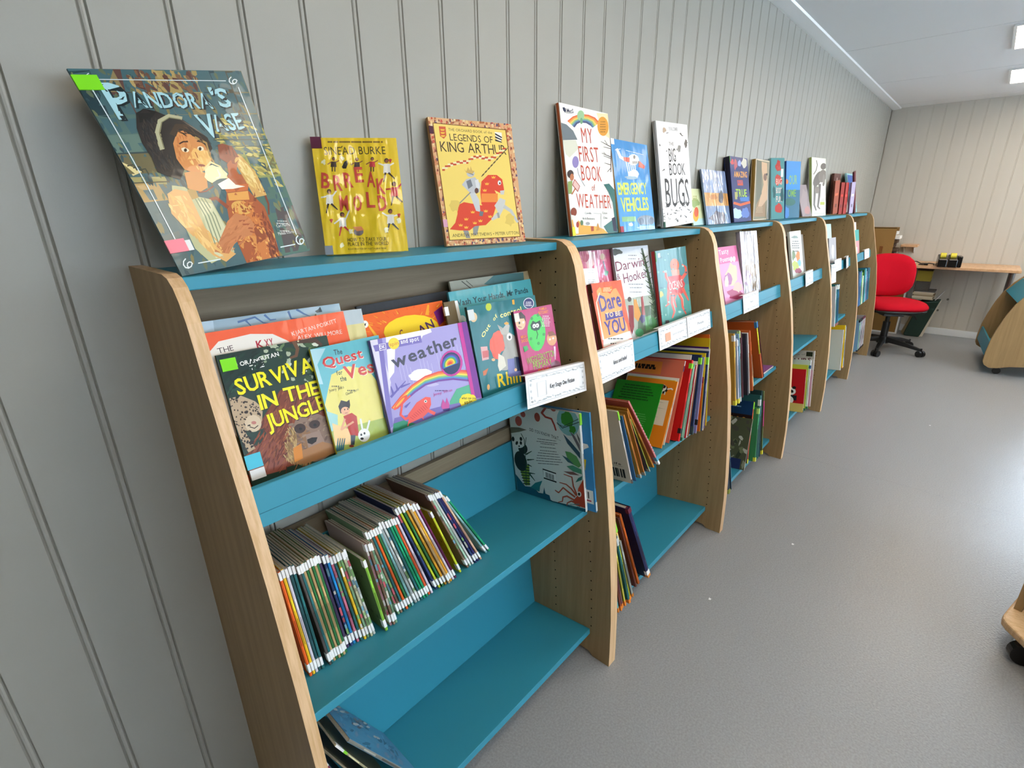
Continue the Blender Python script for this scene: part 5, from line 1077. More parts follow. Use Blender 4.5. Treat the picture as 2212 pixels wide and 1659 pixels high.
def a_sur(A):
    rn = random.Random(9)
    for k in range(46): A.blob(rn.uniform(560, 1000), rn.uniform(560, 900), rn.uniform(12, 40), rn.uniform(8, 20), rn.choice(['#3d5a3a', '#5f7a52', '#284428', '#86997a', '#1f3a2a', '#cfd6c4'] if k % 5 else ['#aab69c']), rot=rn.uniform(-60, 30), seed=k)
    A.poly([(245, 700), (560, 640), (560, 800), (420, 900), (330, 1000), (300, 900)], '#16302a')
    # snake-ish branch
    A.line([(780, 590), (860, 590), (960, 590), (1000, 620)], 46, '#4a3226', 20); A.line([(800, 590), (830, 650), (820, 700), (780, 715)], 30, '#6a4a34', 16); A.ell(835, 595, 7, 6, '#d9c9a0')
    # orangutan
    A.poly([(560, 1180), (700, 950), (900, 900), (1080, 1000), (1100, 1390), (760, 1500), (480, 1590), (430, 1440), (560, 1330), (600, 1260)], '#7c3c28'); A.poly([(480, 1380), (620, 1300), (760, 1380), (740, 1520), (490, 1590)], '#8a4a3a')
    for k in range(70):
        x = rn.uniform(560, 900); y_ = rn.uniform(980, 1500); A.line([(x, y_), (x+rn.uniform(-40, 5), y_+rn.uniform(40, 90))], 7, rn.choice(['#8f4a30', '#6a2f20', '#a05a3a', '#5a2a1e', '#9c6040']), 2)
    A.ell(930, 1290, 175, 175, '#8a7060', -15); A.ell(830, 1340, 90, 150, '#8f6a4a', 12)
    for k in range(60):
        t = rn.uniform(1.3, 3.6); x = 880+150*math.cos(t); y_ = 1370+170*math.sin(t)*.9-60; A.line([(x, y_), (x-14*math.cos(t)-6, y_+30)], 7, rn.choice(['#b0925a', '#8a6a44', '#c0a26a']), 2)
    A.strokes([(560, 1180), (700, 960), (900, 910), (960, 1100), (780, 1200), (740, 1480), (500, 1580), (440, 1450)], ['#8a4528', '#6a2d1c', '#a2583a', '#5c2a1e', '#93512f', '#7a3a24'], 230, 34, -62, 31, 6)
    A.strokes([(760, 1200), (1050, 1120), (1090, 1330), (900, 1460), (790, 1420)], ['#8f7462', '#7c6454', '#a0866e', '#6f5648'], 120, 20, -20, 32, 2.5, 60)
    A.strokes([(760, 1220), (800, 1200), (830, 1440), (780, 1480), (720, 1460)], ['#b5925c', '#9a7a4c', '#c8a870', '#86683e'], 80, 24, 75, 33, 5)
    A.ell(840, 1225, 42, 34, '#3a2620', -15); A.ell(945, 1195, 40, 30, '#3a2620', -15); A.ell(845, 1228, 12, 10, '#120c0a'); A.ell(948, 1200, 12, 10, '#120c0a'); A.poly([(880, 1270), (980, 1240), (1020, 1330), (900, 1370)], '#9a8072'); A.poly([(890, 1305), (925, 1290), (965, 1288), (955, 1320), (925, 1340), (895, 1330)], '#1c1412'); A.poly([(820, 1400), (1000, 1320), (1080, 1340), (1090, 1400), (880, 1480), (820, 1480)], '#a8784e'); A.poly([(790, 1370), (850, 1330), (860, 1440), (800, 1470)], '#d88a3a')
    # leopard
    A.poly([(335, 1010), (420, 990), (520, 1030), (575, 1080), (570, 1170), (520, 1250), (440, 1240), (520, 1370), (470, 1400), (410, 1290), (360, 1140)], '#b9a284'); A.ell(505, 1190, 60, 62, '#d2bfa2', -10)
    for k in range(95):
        x = rn.uniform(345, 570); y_ = 1000+(x-345)*.25+rn.uniform(0, 230); 
        if x > 480 and y_ > 1140: continue
        A.blob(x, y_, rn.uniform(4, 8), rn.uniform(4, 8), '#2a211c', seed=k, n=7)
    for k in range(34): A.blob(rn.uniform(395, 500), rn.uniform(1250, 1380), rn.uniform(5, 10), rn.uniform(5, 10), '#221d1c', seed=k, n=7)
    A.ell(455, 1110, 14, 10, '#2a1c14'); A.ell(545, 1120, 12, 9, '#2a1c14'); A.ell(510, 1185, 18, 12, '#b87a72'); A.line([(480, 1215), (515, 1225), (540, 1205)], 6, '#2a1c14')
    W_ = '#eef0ea'
    A.text('N ORANGUTAN', (370, 790), (697, 700), 32, W_, 1, 0, .06); A.text('TALE', (490, 805), (590, 778), 34, W_, 1, 0, .06)
    Y = '#f4ea1c'
    A.strokes([(250, 705), (560, 640), (560, 980), (330, 1000)], ['#1b3a30', '#12261f', '#234a38', '#1a2f2a'], 60, 36, -50, 34)
    A.text('SURVIVAL', (400, 985), (1010, 790), 118, Y, 1, .045, .05, (5, 5, '#2a2a12')); A.text('IN THE', (560, 1090), (985, 970), 108, Y, 1, .045, .05, (5, 5, '#2a2a12')); A.text('JUNGLE', (615, 1235), (1030, 1080), 110, Y, 1, .045, .05, (5, 5, '#2a1a12'))
QS = ((240, 700), (1040, 550), (1260, 1483), (534, 1767))
show('t_survival', 'jungle book with a leopard, an orangutan and yellow block title', .005, '#1f3a30', QS, a_sur, spine='#1b2a26', group=GD, facestickers=((.003, .024, .203, .221, '#7fe01a'), (-.001, .022, .053, .075, '#53c4e0'), (.001, .022, .036, .0515, '#dfe2e2')))
def a_q(A):
    A.uv([(0, 0), (1, 0), (1, 1), (0, 1)], '#63b3bf'); A.poly([(910, 650), (1020, 640), (960, 760), (1000, 900), (960, 900)], '#a9d2dc'); A.poly([(1060, 830), (1180, 770), (1320, 790), (1400, 900), (1440, 1250), (1100, 1280), (1010, 1050)], '#e4d978'); A.poly([(980, 1080), (1100, 1120), (1100, 1280), (1070, 1290)], '#9fd0cc'); A.poly([(1050, 1240), (1470, 1130), (1500, 1260), (1090, 1390)], '#a8ba5c'); A.poly([(1060, 1180), (1200, 1230), (1200, 1330), (1080, 1340)], '#f0c98a')
    A.text('The', (1082, 690), (1142, 680), 38, '#3a4a52', 1); A.text('Quest', (1006, 785), (1290, 705), 75, '#c22c2a', 1, .02, .05, (4, 4, '#f0dccc')); A.text('for', (1098, 835), (1140, 828), 32, '#3a4a3a', 1); A.text('the', (1124, 880), (1168, 872), 36, '#3a4a3a', 1); A.text('Vest', (1160, 865), (1420, 795), 95, '#c8382a', 1, .02, .05, (4, 4, '#f0dccc'))
    A.lines(1055, 915, 1120, 905, 1, 10, '#6a6a4a'); A.text('Jenny Jinks', (1042, 958), (1148, 928), 22, '#4a4a3a'); A.lines(1165, 945, 1235, 925, 1, 9, '#6a6a4a'); A.text('Claudia Cerri', (1162, 980), (1252, 945), 20, '#4a4a3a')
    # boy and rabbit
    A.poly([(1105, 1060), (1125, 1015), (1165, 1025), (1185, 1010), (1190, 1050), (1180, 1090), (1120, 1110)], '#2c221f'); A.ell(1155, 1092, 32, 30, '#e8b08a'); A.ell(1150, 1082, 4, 6, '#1a1a1a'); A.ell(1172, 1078, 4, 6, '#1a1a1a'); A.line([(1152, 1108), (1170, 1104)], 3, '#7a2a22')
    A.poly([(1140, 1130), (1200, 1105), (1235, 1130), (1250, 1270), (1190, 1270)], '#b8342a'); A.line([(1150, 1150), (1125, 1225), (1210, 1170)], 14, '#e0a27c'); A.poly([(1190, 1265), (1225, 1265), (1215, 1335), (1190, 1335)], '#2a3440'); A.ell(1195, 1343, 18, 8, '#7c241f')
    A.ell(1285, 1265, 42, 48, '#eceeee', 15); A.line([(1275, 1230), (1262, 1150)], 13, '#e2e4e6'); A.line([(1305, 1235), (1325, 1160)], 13, '#e2e4e6'); A.ell(1265, 1262, 7, 9, '#1a1a1a'); A.ell(1288, 1252, 7, 9, '#1a1a1a'); A.ell(1270, 1290, 12, 9, '#1f1f22')
    for k in range(4): A.line([(1090+k*14, 1380-k*4), (1100+k*16, 1290)], 14, '#2a6272', 5)
show('t_quest', 'blue and yellow storybook with a running boy and a white rabbit', .006, '#63b3bf', ((909, 650), (1400, 545), (1576, 1348), (1127, 1535)), a_q, spine='#d2c83a', mt=M_SOFTF, group=GD, facestickers=((-.001, .009, .006, .03, '#2a8a3a'),))
def a_w(A):
    A.bg('#a9a2d8')
    A.poly([(80, 735), (160, 720), (270, 1110), (255, 1230), (240, 1400), (150, 1000)], '#dcd8ea'); A.poly([(150, 720), (190, 705), (290, 1500), (250, 1540)], '#8077bd'); A.poly([(225, 700), (640, 640), (560, 690), (540, 740), (400, 760), (310, 800), (300, 1020), (250, 1090), (240, 900)], '#f2f1f0'); A.poly([(250, 690), (625, 625), (640, 660), (540, 700)], '#f2f1f0')
    A.poly([(110, 780), (540, 690), (552, 752), (130, 835)], '#8077bd'); A.ell(298, 762, 50, 52, '#ecd84e'); A.text('spin', (262, 788), (342, 770), 34, '#d9803a', 0); A.text('and spot', (362, 765), (525, 735), 40, '#f4f2f6', 1)
    A.line([(165, 770), (222, 762), (228, 812), (172, 825), (165, 770)], 5, '#f4f2f6'); A.text('DK', (174, 810), (220, 803), 30, '#f4f2f6', 1)
    for k in range(18):
        x = 330+k*38; y_ = 900+(k*37 % 160)-k*12; A.line([(x, y_), (x+42, y_+190)], 3, '#cfcbe8')
    G = '#4c4e60'
    A.text('weather', (292, 985), (880, 772), 118, G, 1, 0, .07)
    A.blob(540, 1030, 90, 42, '#f3f2f2', rot=-10, seed=2, j=.15); A.blob(490, 1060, 60, 32, '#f3f2f2', seed=5, j=.15); A.blob(640, 1130, 60, 14, '#c3bde2', rot=-6, seed=5)
    cols = ['#e2584e', '#f08a4c', '#f5d45c', '#7fbf82', '#5a8fc8', '#7a4fa0']
    for k, c in enumerate(cols):
        P = [(280+k*9, 1340), (360+k*9, 1240+k*5), (460+k*5, 1140+k*11), (580, 1060+k*14), (700, 1020+k*15), (830, 1005+k*15), (980, 1010+k*17)]; A.line(P, 17, c)
    A.ell(355, 1290, 90, 22, '#e8604e', -48); A.ell(350, 1290, 60, 10, '#f3b04c', -48)
    A.poly([(800, 1280), (860, 1170), (980, 1130), (1020, 1260), (900, 1320), (800, 1330)], '#5aae8e'); A.poly([(280, 1560), (300, 1430), (420, 1400), (700, 1330), (900, 1290), (900, 1340)], '#7a6fb4'); A.poly([(285, 1560), (290, 1480), (380, 1450), (520, 1490)], '#2f8a6a')
    # bushes left
    for a, b in (((270, 1240), (400, 1100)), ((330, 1180), (310, 1120)), ((360, 1150), (440, 1120)), ((290, 1210), (270, 1150)), ((400, 1330), (440, 1290))): A.line([a, b], 22, '#6f68b4', 6)
    # lizard
    C_ = '#ea5f58'; A.line([(660, 1390), (560, 1340), (460, 1400), (400, 1440), (355, 1400), (370, 1300), (440, 1230)], 30, C_, 14); A.poly([(420, 1400), (500, 1290), (580, 1240), (625, 1245), (630, 1310), (600, 1380), (560, 1420), (430, 1480)], C_)
    for k in range(9): A.line([(440+k*16, 1420-k*14), (470+k*16, 1440-k*12)], 5, '#c8484a')
    A.ell(580, 1280, 13, 13, '#f4efe6'); A.ell(580, 1280, 7, 7, '#1c1c2c'); A.line([(430, 1450), (420, 1500)], 9, C_); A.line([(540, 1410), (560, 1440)], 9, C_)
    A.poly([(720, 1330), (735, 1260), (760, 1300), (770, 1245), (795, 1310), (790, 1350), (740, 1360)], '#c4529c'); A.poly([(735, 1350), (800, 1340), (795, 1365), (740, 1370)], '#4a3f7c')
    A.lines(650, 1185, 800, 1170, 1, 9, '#5f5790'); A.text('Jenny Wren', (652, 1232), (822, 1190), 26, '#c4529c', 0)
    A.poly([(870, 580), (905, 572), (1030, 1250), (1000, 1260)], '#c4439a'); A.poly([(905, 572), (960, 568), (1085, 1245), (1030, 1255)], '#7c3f96')
    A.ell(815, 940, 100, 118, '#c4439a', 8); A.ell(812, 940, 84, 100, '#2a3f66', 8)
    for k, c in enumerate(['#d9483a', '#ee8a3a', '#f0cf4a', '#5aae5e', '#3a78c8', '#5a3f96'][::-1]): 
        r0 = 92-k*14; A.ell(802, 945, r0*.8, r0, c, 30, a0=120, a1=330)
    A.blob(965, 1275, 80, 62, '#ecd83a', seed=3, j=.08, n=26); A.text('what can you', (905, 1262), (1035, 1262), 22, '#4a4420', 1); A.text('spin', (930, 1308), (1000, 1295), 32, '#4a4420', 1)
show('t_weather', 'lilac board book with a rainbow, a cut-out round window and grey title', .009, '#a9a2d8', ((83, 735), (952, 565), (1127, 1440), (314, 1746)), a_w, spine='#5a5590', rc=.012, hard=True, group=GD)
def a_sun(A):
    rn = random.Random(2)
    for k in range(60):
        t = rn.uniform(3.2, 6.2); r = rn.uniform(260, 420); A.line([(450+r*math.cos(t), 690+r*.75*math.sin(t)), (450+(r+40)*math.cos(t), 690+(r+40)*.75*math.sin(t))], rn.uniform(5, 12), rn.choice(['#f2a020', '#f6b83a', '#e8581c']), 3)
    A.line([(590, 500), (600, 420)], 34, '#f6a81f', 16); A.line([(130, 690), (40, 560)], 26, '#f6b030', 10); A.ell(450, 640, 250, 135, '#f7d51c', -6); A.text('C', (350, 700), (380, 696), 60, '#6a2040', 1); A.text('AN', (530, 690), (660, 610), 90, '#4a1f5a', 1); A.ell(32, 590, 32, 34, '#f0efe8'); A.blob(30, 592, 14, 14, '#2a2a2a', seed=3, j=.5, n=8)
    A.poly([(650, 480), (725, 420), (740, 560), (700, 600)], '#7c1f7c')
show('t_sun', 'orange book with a big yellow sun behind the lilac board book', .007, '#ee6a20', ((5, 508), (725, 375), (953, 1356), (293, 1622)), a_sun, group=GD)
show('t_black', 'dark charcoal book in shiny film behind the orange sun book', .006, '#33353a', None, None, mt=M_SOFTF, group=GD, hard=False)
show('t_cream', 'narrow cream book between the orange circle book and the sun book', .006, '#d6cc8c', None, lambda A: A.uv([(0, .9), (1, .9), (1, 1), (0, 1)], '#b9c6cc'), mt=M_SOFTF, group=GD, hard=False)
def a_gb(A):
    A.poly([(748, 210), (1465, 110), (1500, 600), (800, 700)], '#b9b8a6'); A.poly([(1060, 230), (1150, 150), (1340, 130), (1440, 125), (1470, 230), (1200, 260)], '#5f8a8c'); A.line([(860, 205), (945, 270)], 7, '#4a4a44'); A.line([(900, 200), (960, 250)], 5, '#4a4a44'); A.poly([(1410, 115), (1465, 108), (1475, 190), (1420, 195)], '#c9b48a')
show('t_greyback', 'grey and teal film-covered book rearmost at the right of the nearest ledge', .006, '#b9b8a6', ((748, 208), (1465, 110), (1681, 1014), (1016, 1254)), a_gb, mt=M_SOFTF, group=GD, hard=False)
def a_wash(A):
    A.text('Wash Your Hands, Mr Panda', (838, 430), (1498, 300), 54, '#26454c', 1, .02, .05); A.ell(905, 545, 34, 38, '#cfdde0'); A.ell(905, 590, 40, 40, '#b8ccd2'); A.poly([(870, 560), (930, 560), (960, 1180), (1080, 1180), (1000, 800)], '#3a9aa2')
    A.ell(1020, 1060, 45, 75, '#e8e8e8', -10); A.ell(1005, 1020, 14, 18, '#1c1c22'); A.ell(1040, 1000, 12, 18, '#1c1c22'); A.ell(1030, 1090, 14, 9, '#1c1c22'); A.ell(990, 960, 16, 20, '#1c1c22'); A.ell(1050, 1200, 36, 40, '#e8e8e8'); A.ell(990, 890, 12, 24, '#1c1c22')
show('t_wash', 'teal book with dark slab lettering about washing hands', .007, '#4fa5b0', ((780, 300), (1515, 180), (1673, 1059), (993, 1322)), a_wash, mt=M_SOFTF, group=GD, hard=False)
def a_out(A):
    A.text('Out', (1095, 712), (1160, 600), 58, '#efe78a', 1); A.text('of', (1190, 560), (1225, 520), 46, '#efe78a', 1); A.text('control', (1250, 530), (1440, 470), 46, '#efe78a', 1); A.text('Rhino', (1232, 1148), (1500, 1080), 115, '#e8c92c', 1, .02)
    A.ell(1142, 432, 26, 36, '#b8c83a'); A.ell(1008, 525, 32, 44, '#e0c49a'); A.blob(1215, 770, 62, 120, '#e05a40', seed=2, j=.18, n=18)
    A.poly([(1220, 590), (1300, 640), (1390, 700), (1440, 820), (1420, 950), (1300, 1000), (1240, 1000), (1250, 880), (1290, 800), (1270, 690)], '#a2a098'); A.poly([(1220, 590), (1255, 640), (1290, 600), (1300, 560), (1330, 600), (1320, 680), (1260, 680)], '#b5b3aa'); A.ell(1328, 700, 24, 32, '#f2efe6'); A.ell(1330, 703, 10, 15, '#1c1c1c'); A.poly([(1230, 850), (1280, 880), (1300, 960), (1240, 1010), (1225, 960)], '#d6d2c0')
    A.poly([(1310, 900), (1440, 880), (1470, 1040), (1320, 1060)], '#6a6ea8'); A.poly([(1370, 880), (1440, 880), (1450, 1000), (1380, 1010)], '#1f2a4a'); A.poly([(1070, 790), (1130, 785), (1145, 900), (1085, 915)], '#d6a2a0'); A.poly([(1085, 830), (1142, 820), (1145, 880), (1092, 890)], '#c25a58'); A.poly([(1090, 1010), (1140, 980), (1120, 1040), (1095, 1050)], '#c2642c')
    A.blob(1305, 580, 20, 14, '#e8a030', seed=4); A.ell(1185, 905, 16, 13, '#e8b07a'); A.ell(1384, 995, 12, 14, '#e8b07a'); A.ell(1140, 1150, 12, 26, '#d9a76a'); A.ell(1500, 400, 48, 50, '#d9dde6'); A.ell(1500, 400, 42, 44, '#3a3f72'); A.lines(1470, 390, 1530, 420, 3, 8, '#e6e8f0'); A.poly([(1350, 370), (1370, 365), (1375, 410), (1355, 410)], '#e8a840')
show('t_outof', 'dark teal book with a cartoon grey rhino in a red wig', .008, '#1f6f78', ((945, 435), (1555, 325), (1692, 1165), (1122, 1383)), a_out, mt=M_SOFTF, spine='#1a5058', group=GD, facestickers=((-.001, .016, .2, .222, '#cfd6d6'),))
def a_wig(A):
    A.ell(1548, 665, 82, 165, '#3fc84a', -4); A.poly([(1490, 600), (1510, 560), (1540, 575), (1575, 555), (1590, 600), (1570, 640), (1530, 650), (1500, 635)], '#16321c'); A.ell(1525, 607, 15, 19, '#f4f6f2'); A.ell(1553, 602, 15, 19, '#f4f6f2'); A.ell(1525, 609, 5, 6, '#111111'); A.ell(1551, 604, 5, 6, '#111111'); A.line([(1545, 640), (1560, 680), (1552, 720)], 6, '#16321c')
    for x, y_ in ((1500, 540), (1600, 560), (1615, 680), (1500, 720), (1570, 760), (1555, 510)): A.ell(x, y_, 12, 14, '#2a8f3a')
    A.ell(1400, 575, 44, 66, '#e8b890', -8); A.poly([(1350, 520), (1400, 480), (1440, 520), (1450, 580), (1430, 540), (1370, 545)], '#3a241c'); A.ell(1390, 580, 8, 11, '#1a1a1a'); A.ell(1425, 575, 8, 11, '#f0e8e0'); A.line([(1380, 612), (1410, 618)], 6, '#7a2a2a')
    A.ell(1688, 720, 44, 60, '#d99a6a', -6); A.poly([(1650, 660), (1690, 650), (1730, 690), (1700, 690), (1660, 700)], '#8a4a2a'); A.ell(1672, 725, 8, 10, '#f4f0e8'); A.ell(1700, 715, 8, 10, '#f4f0e8')
    A.text('PAMELA', (1568, 470), (1630, 458), 22, '#eb8a2c', 1); A.text('BUTCHART', (1562, 505), (1648, 490), 26, '#eb8a2c', 1); A.lines(1590, 520, 1665, 605, 6, 8, '#f0d6dc'); A.text('MEGA', (1410, 720), (1460, 708), 26, '#eb8a2c', 1); A.text('SHOCK', (1415, 755), (1475, 742), 28, '#eb8a2c', 1); A.poly([(1430, 790), (1465, 780), (1480, 815), (1445, 840)], '#2a9a48')
    Gn = '#8fb83a'; A.text('WIGGLESBOTTOM', (1475, 950), (1728, 870), 62, Gn, 0, .04, .06); A.text('PRIMARY', (1535, 995), (1700, 945), 62, Gn, 0, .04, .08); A.text('DINO', (1582, 1040), (1682, 1015), 48, '#e8702a', 1, .04); A.blob(1740, 950, 45, 40, '#7c4a5c', seed=4); A.line([(1715, 790), (1725, 900)], 16, '#e8c6d8', 8); A.blob(1505, 1060, 36, 22, '#3a241c', seed=5)
show('t_wiggle', 'small magenta book with a bright green egg monster', .007, '#b8326e', ((1333, 482), (1672, 414), (1820, 1135), (1498, 1255)), a_wig, spine='#5a2038', mt=M_SOFTF, group=GD, facestickers=((-.001, .014, .178, .197, '#e8e2da'),))
for k, (x, c, lk) in enumerate([(.512, '#6a5a3c', 'thin olive-brown book edge behind the teal hand-washing book'), (.530, '#e6e6e4', 'thin white and blue book edge beside the olive-brown one')]):
    M = face_frame((x, -.192+.0*k, .862, 0, R(14), 0, .03, .24)); 
    book('picture_book', lk, face_frame((x-.0, -.196+k*.012, .864, 0, R(14), 0, .12, .24-k*.004)), .03, .24-k*.004, .005, c, hard=False, group=GD, stickers=((.212, .230, '#eef0f0'),))

# --- display ledge of the second bookcase
GD2 = 'books displayed on the ledge of the second bookcase'
def a_up(A):
    A.blob(200, 300, 60, 90, '#e8b8b8', seed=3, j=.4); A.blob(160, 250, 40, 60, '#c84f6a', seed=5); A.blob(330, 400, 60, 90, '#d2688f', seed=6); A.ell(338, 262, 24, 34, '#d9b89a'); A.line([(345, 310), (375, 420)], 12, '#7f8a9a', 20); A.blob(375, 430, 24, 30, '#6aa890', seed=7)
    A.poly([(125, 385), (265, 380), (295, 545), (160, 560)], '#e9ecea'); A.lines(190, 400, 250, 425, 2, 7, '#a8acae'); A.lines(185, 500, 270, 535, 3, 7, '#9a9ea0')
show('u_pink', 'pink book in crumpled shiny film with a white library label', .007, '#cf5f80', ((101, 208), (440, 183), (535, 1209), (216, 1309)), a_up, mt=M_FILM, group=GD2, hard=False)
def a_dar(A):
    T = '#7a2f48'
    A.text('Darwin', (480, 415), (768, 355), 100, T, 0, 0, .06); A.text('&', (488, 500), (522, 492), 62, T); A.text('Hooker', (560, 535), (800, 470), 100, T, 0, 0, .06); A.lines(590, 250, 700, 230, 1, 10, '#8a8f96'); A.lines(590, 285, 690, 270, 1, 8, '#8a8f96'); A.lines(600, 580, 770, 545, 2, 9, '#8a8f96'); A.lines(600, 625, 760, 595, 1, 7, '#8a8f96')
    A.poly([(560, 700), (900, 640), (915, 1000), (680, 1090)], '#a9b3a4'); A.poly([(700, 780), (905, 740), (915, 1000), (700, 1080)], '#5a7058'); A.blob(480, 215, 52, 34, '#4a5048', seed=2); A.line([(740, 180), (800, 420), (860, 700), (890, 980)], 20, '#3f5240', 34)
    for k in range(26): x = 760+k*5; y_ = 250+k*28; s = 1 if k % 2 else -1; A.line([(x, y_), (x+s*34, y_-26)], 13, ['#2f4230', '#4f684a', '#7a8c70'][k % 3], 5)
    A.line([(700, 690), (690, 800)], 3, '#e6ece6'); 
    for k in range(5): A.line([(640+k*26, 690), (650+k*26, 770)], 4, '#dfe6df')
    A.poly([(600, 760), (650, 760), (660, 980), (640, 1060), (610, 960)], '#8f3038'); A.ell(612, 700, 20, 26, '#4a3a34'); A.poly([(655, 700), (680, 700), (730, 850), (700, 930), (660, 880)], '#d99a4a'); A.poly([(730, 680), (750, 660), (775, 860), (740, 860)], '#9a3a34'); A.ell(715, 1040, 42, 42, '#4f9a6c'); A.blob(745, 900, 30, 40, '#4a3f6a', seed=3); A.poly([(770, 880), (830, 860), (850, 1000), (780, 1020)], '#5f9a60'); A.blob(850, 940, 40, 60, '#3f7a44', seed=8)
show('u_darwin', 'white book with burgundy lettering about two plant hunters', .009, '#dcdfe4', ((440, 176), (800, 144), (924, 1107), (586, 1223)), a_dar, mt=M_SOFTF, group=GD2, spine='#9aa0a0')
def a_dare(A):
    A.poly([(300, 620), (330, 580), (440, 650), (470, 600), (500, 590), (560, 700), (560, 860), (610, 960), (640, 1080), (380, 1130), (340, 850)], '#e8a86a'); A.poly([(345, 590), (460, 570), (465, 620), (355, 640)], '#e9823a'); A.lines(365, 590, 455, 620, 3, 9, '#f2d9b8')
    N_ = '#56509a'; A.text('Dare', (345, 830), (560, 770), 165, N_, 1, .02, .03); A.poly([(385, 850), (565, 820), (575, 880), (395, 925)], N_); A.text('TO BE', (400, 895), (548, 868), 48, '#f2d2a8', 1); A.text('YOU', (400, 1075), (605, 1020), 140, N_, 1, .02, .04); A.ell(492, 1000, 16, 24, '#e8b89a')
    A.poly([(370, 1120), (640, 1030), (662, 1100), (370, 1200)], '#efece6'); A.lines(400, 1110, 600, 1070, 1, 12, '#3a3a3a'); A.lines(425, 1160, 600, 1120, 1, 12, '#3a3a3a'); A.line([(330, 640), (300, 740), (340, 960), (370, 1120)], 10, '#f0dccc', 20)
show('u_dare', 'coral paperback with bulging purple lettering', .014, '#e8694c', ((236, 547), (550, 505), (696, 1277), (397, 1369)), a_dare, mt=M_SOFTF, group=GD2, spine='#6a3a30', facestickers=((-.0012, .002, .20, .225, '#4a1428'),))
def a_oc(A):
    A.poly([(865, 210), (1180, 155), (1245, 870), (945, 965)], '#4f8a90'); A.poly([(900, 600), (1230, 540), (1245, 870), (945, 965)], '#549a92')
    C_ = '#e05a48'; A.ell(1068, 350, 46, 66, '#ee7048', -4); A.poly([(1030, 400), (1115, 395), (1120, 460), (1045, 470)], '#d98a70'); A.poly([(1000, 470), (1130, 450), (1175, 540), (1150, 640), (1050, 660), (990, 600)], '#c83a38')
    for P in ([(1010, 520), (980, 470), (975, 420), (950, 420)], [(1010, 600), (1000, 680), (1005, 750), (975, 775)], [(1040, 640), (1040, 740), (1065, 830), (1045, 890)], [(1110, 640), (1145, 700), (1150, 780), (1185, 850)], [(1150, 590), (1180, 650), (1210, 710)], [(1140, 490), (1185, 430), (1180, 370), (1145, 345)], [(1080, 640), (1060, 700), (1085, 780)]): A.line(P, 34, C_, 12)
    for P in ([(1020, 530), (992, 470), (985, 430)], [(1050, 650), (1052, 740), (1075, 820)], [(1120, 640), (1155, 700), (1160, 770)]): A.line(P, 7, '#f0b8a4', 4)
    A.text('OCEANS', (1012, 612), (1152, 575), 85, '#f0e6dc', 0, .03, .06); A.ell(1055, 345, 5, 6, '#7a2a22'); A.ell(1085, 343, 5, 6, '#7a2a22')
    rn = random.Random(4)
    for k in range(26): A.blob(rn.uniform(890, 1220), rn.uniform(230, 900), rn.uniform(6, 16), rn.uniform(6, 14), rn.choice(['#7fb8b0', '#3a7078', '#a9d0c4', '#66a8a0']), seed=k)
    A.poly([(890, 232), (915, 228), (920, 272), (895, 276)], '#d6dedc'); A.blob(930, 650, 18, 34, '#b8b04a', seed=2); A.blob(990, 935, 22, 22, '#3a2f34', seed=9)
show('u_oceans', 'teal book with a coral-red octopus on the second ledge', .016, '#4f8a90', ((865, 209), (1179, 155), (1255, 968), (959, 1104)), a_oc, mt=M_SOFTF, group=GD2, spine='#a82f30', hard=True, facestickers=((-.0018, .001, .25, .28, '#5a9a3a'),))
M_ = face_frame((.972+.0, -.2350, .862, R(-4), R(17), 0, .05, .12)); 
# --- ledges of the other bookcases
def a_vp(A):
    A.poly([(45, 202), (160, 190), (172, 280), (60, 300)], '#d2679a'); A.text('Tasty', (62, 245), (118, 232), 28, '#f2d4e6', 1, .04); A.text('Poems', (72, 290), (125, 275), 28, '#f2d4e6', 1, .04); A.ell(132, 270, 8, 16, '#f0e6f0'); A.ell(148, 268, 8, 16, '#f0e6f0'); A.blob(135, 360, 34, 60, '#e8c3a4', seed=3); A.blob(118, 385, 24, 40, '#a8679c', seed=4); A.blob(105, 400, 10, 34, '#f0dcc0', seed=6); A.blob(155, 470, 44, 26, '#a82f62', seed=5); A.blob(170, 430, 26, 30, '#dcb0a0', seed=8)
show('v_pink', 'pink book with swirling shapes on the third ledge', .008, '#e09ac2', ((45, 203), (160, 189), (219, 539), (109, 576)), a_vp, group='books displayed on the far ledges')
def a_vf(A): A.poly([(185, 130), (270, 120), (285, 290), (200, 330)], '#b9b8c4'); A.blob(240, 330, 34, 60, '#b7a08a', seed=2); A.blob(225, 380, 30, 50, '#a88ab0', seed=4); A.blob(270, 400, 20, 40, '#8a6f52', seed=5); A.line([(225, 130), (230, 300)], 10, '#e8e6ec', 20)
show('v_film', 'silvery film-wrapped book standing right of the pink one, third ledge', .018, '#a8a2aa', ((181, 111), (278, 104), (306, 501), (213, 532)), a_vf, mt=M_FILM, rc=.014, group='books displayed on the far ledges')
def a_ww(A):
    A.blob(95, 222, 26, 10, '#8a9a94', seed=1); A.lines(72, 255, 130, 305, 4, 7, '#5a5a5a'); A.blob(85, 360, 12, 40, '#7a8f6a', seed=2); A.blob(118, 370, 16, 40, '#d98a4a', seed=3); A.blob(130, 420, 14, 30, '#7fc0d0', seed=4); A.blob(100, 440, 24, 34, '#c2cc6a', seed=5); A.blob(120, 480, 24, 20, '#a8506a', seed=6); A.lines(78, 330, 130, 335, 1, 6, '#2a2a2a')
show('w_white', 'white book with small colourful pictures on the fourth ledge', .012, '#e6e9e2', ((54, 180), (139, 170), (167, 553), (86, 584)), a_ww, group='books displayed on the far ledges')
show('w_brown', 'brown book half hidden behind the white one, fourth ledge', .008, '#7a5a3c', None, lambda A: A.blob(.3, .6, .2, .2, '#4a6a3a'), group='books displayed on the far ledges')
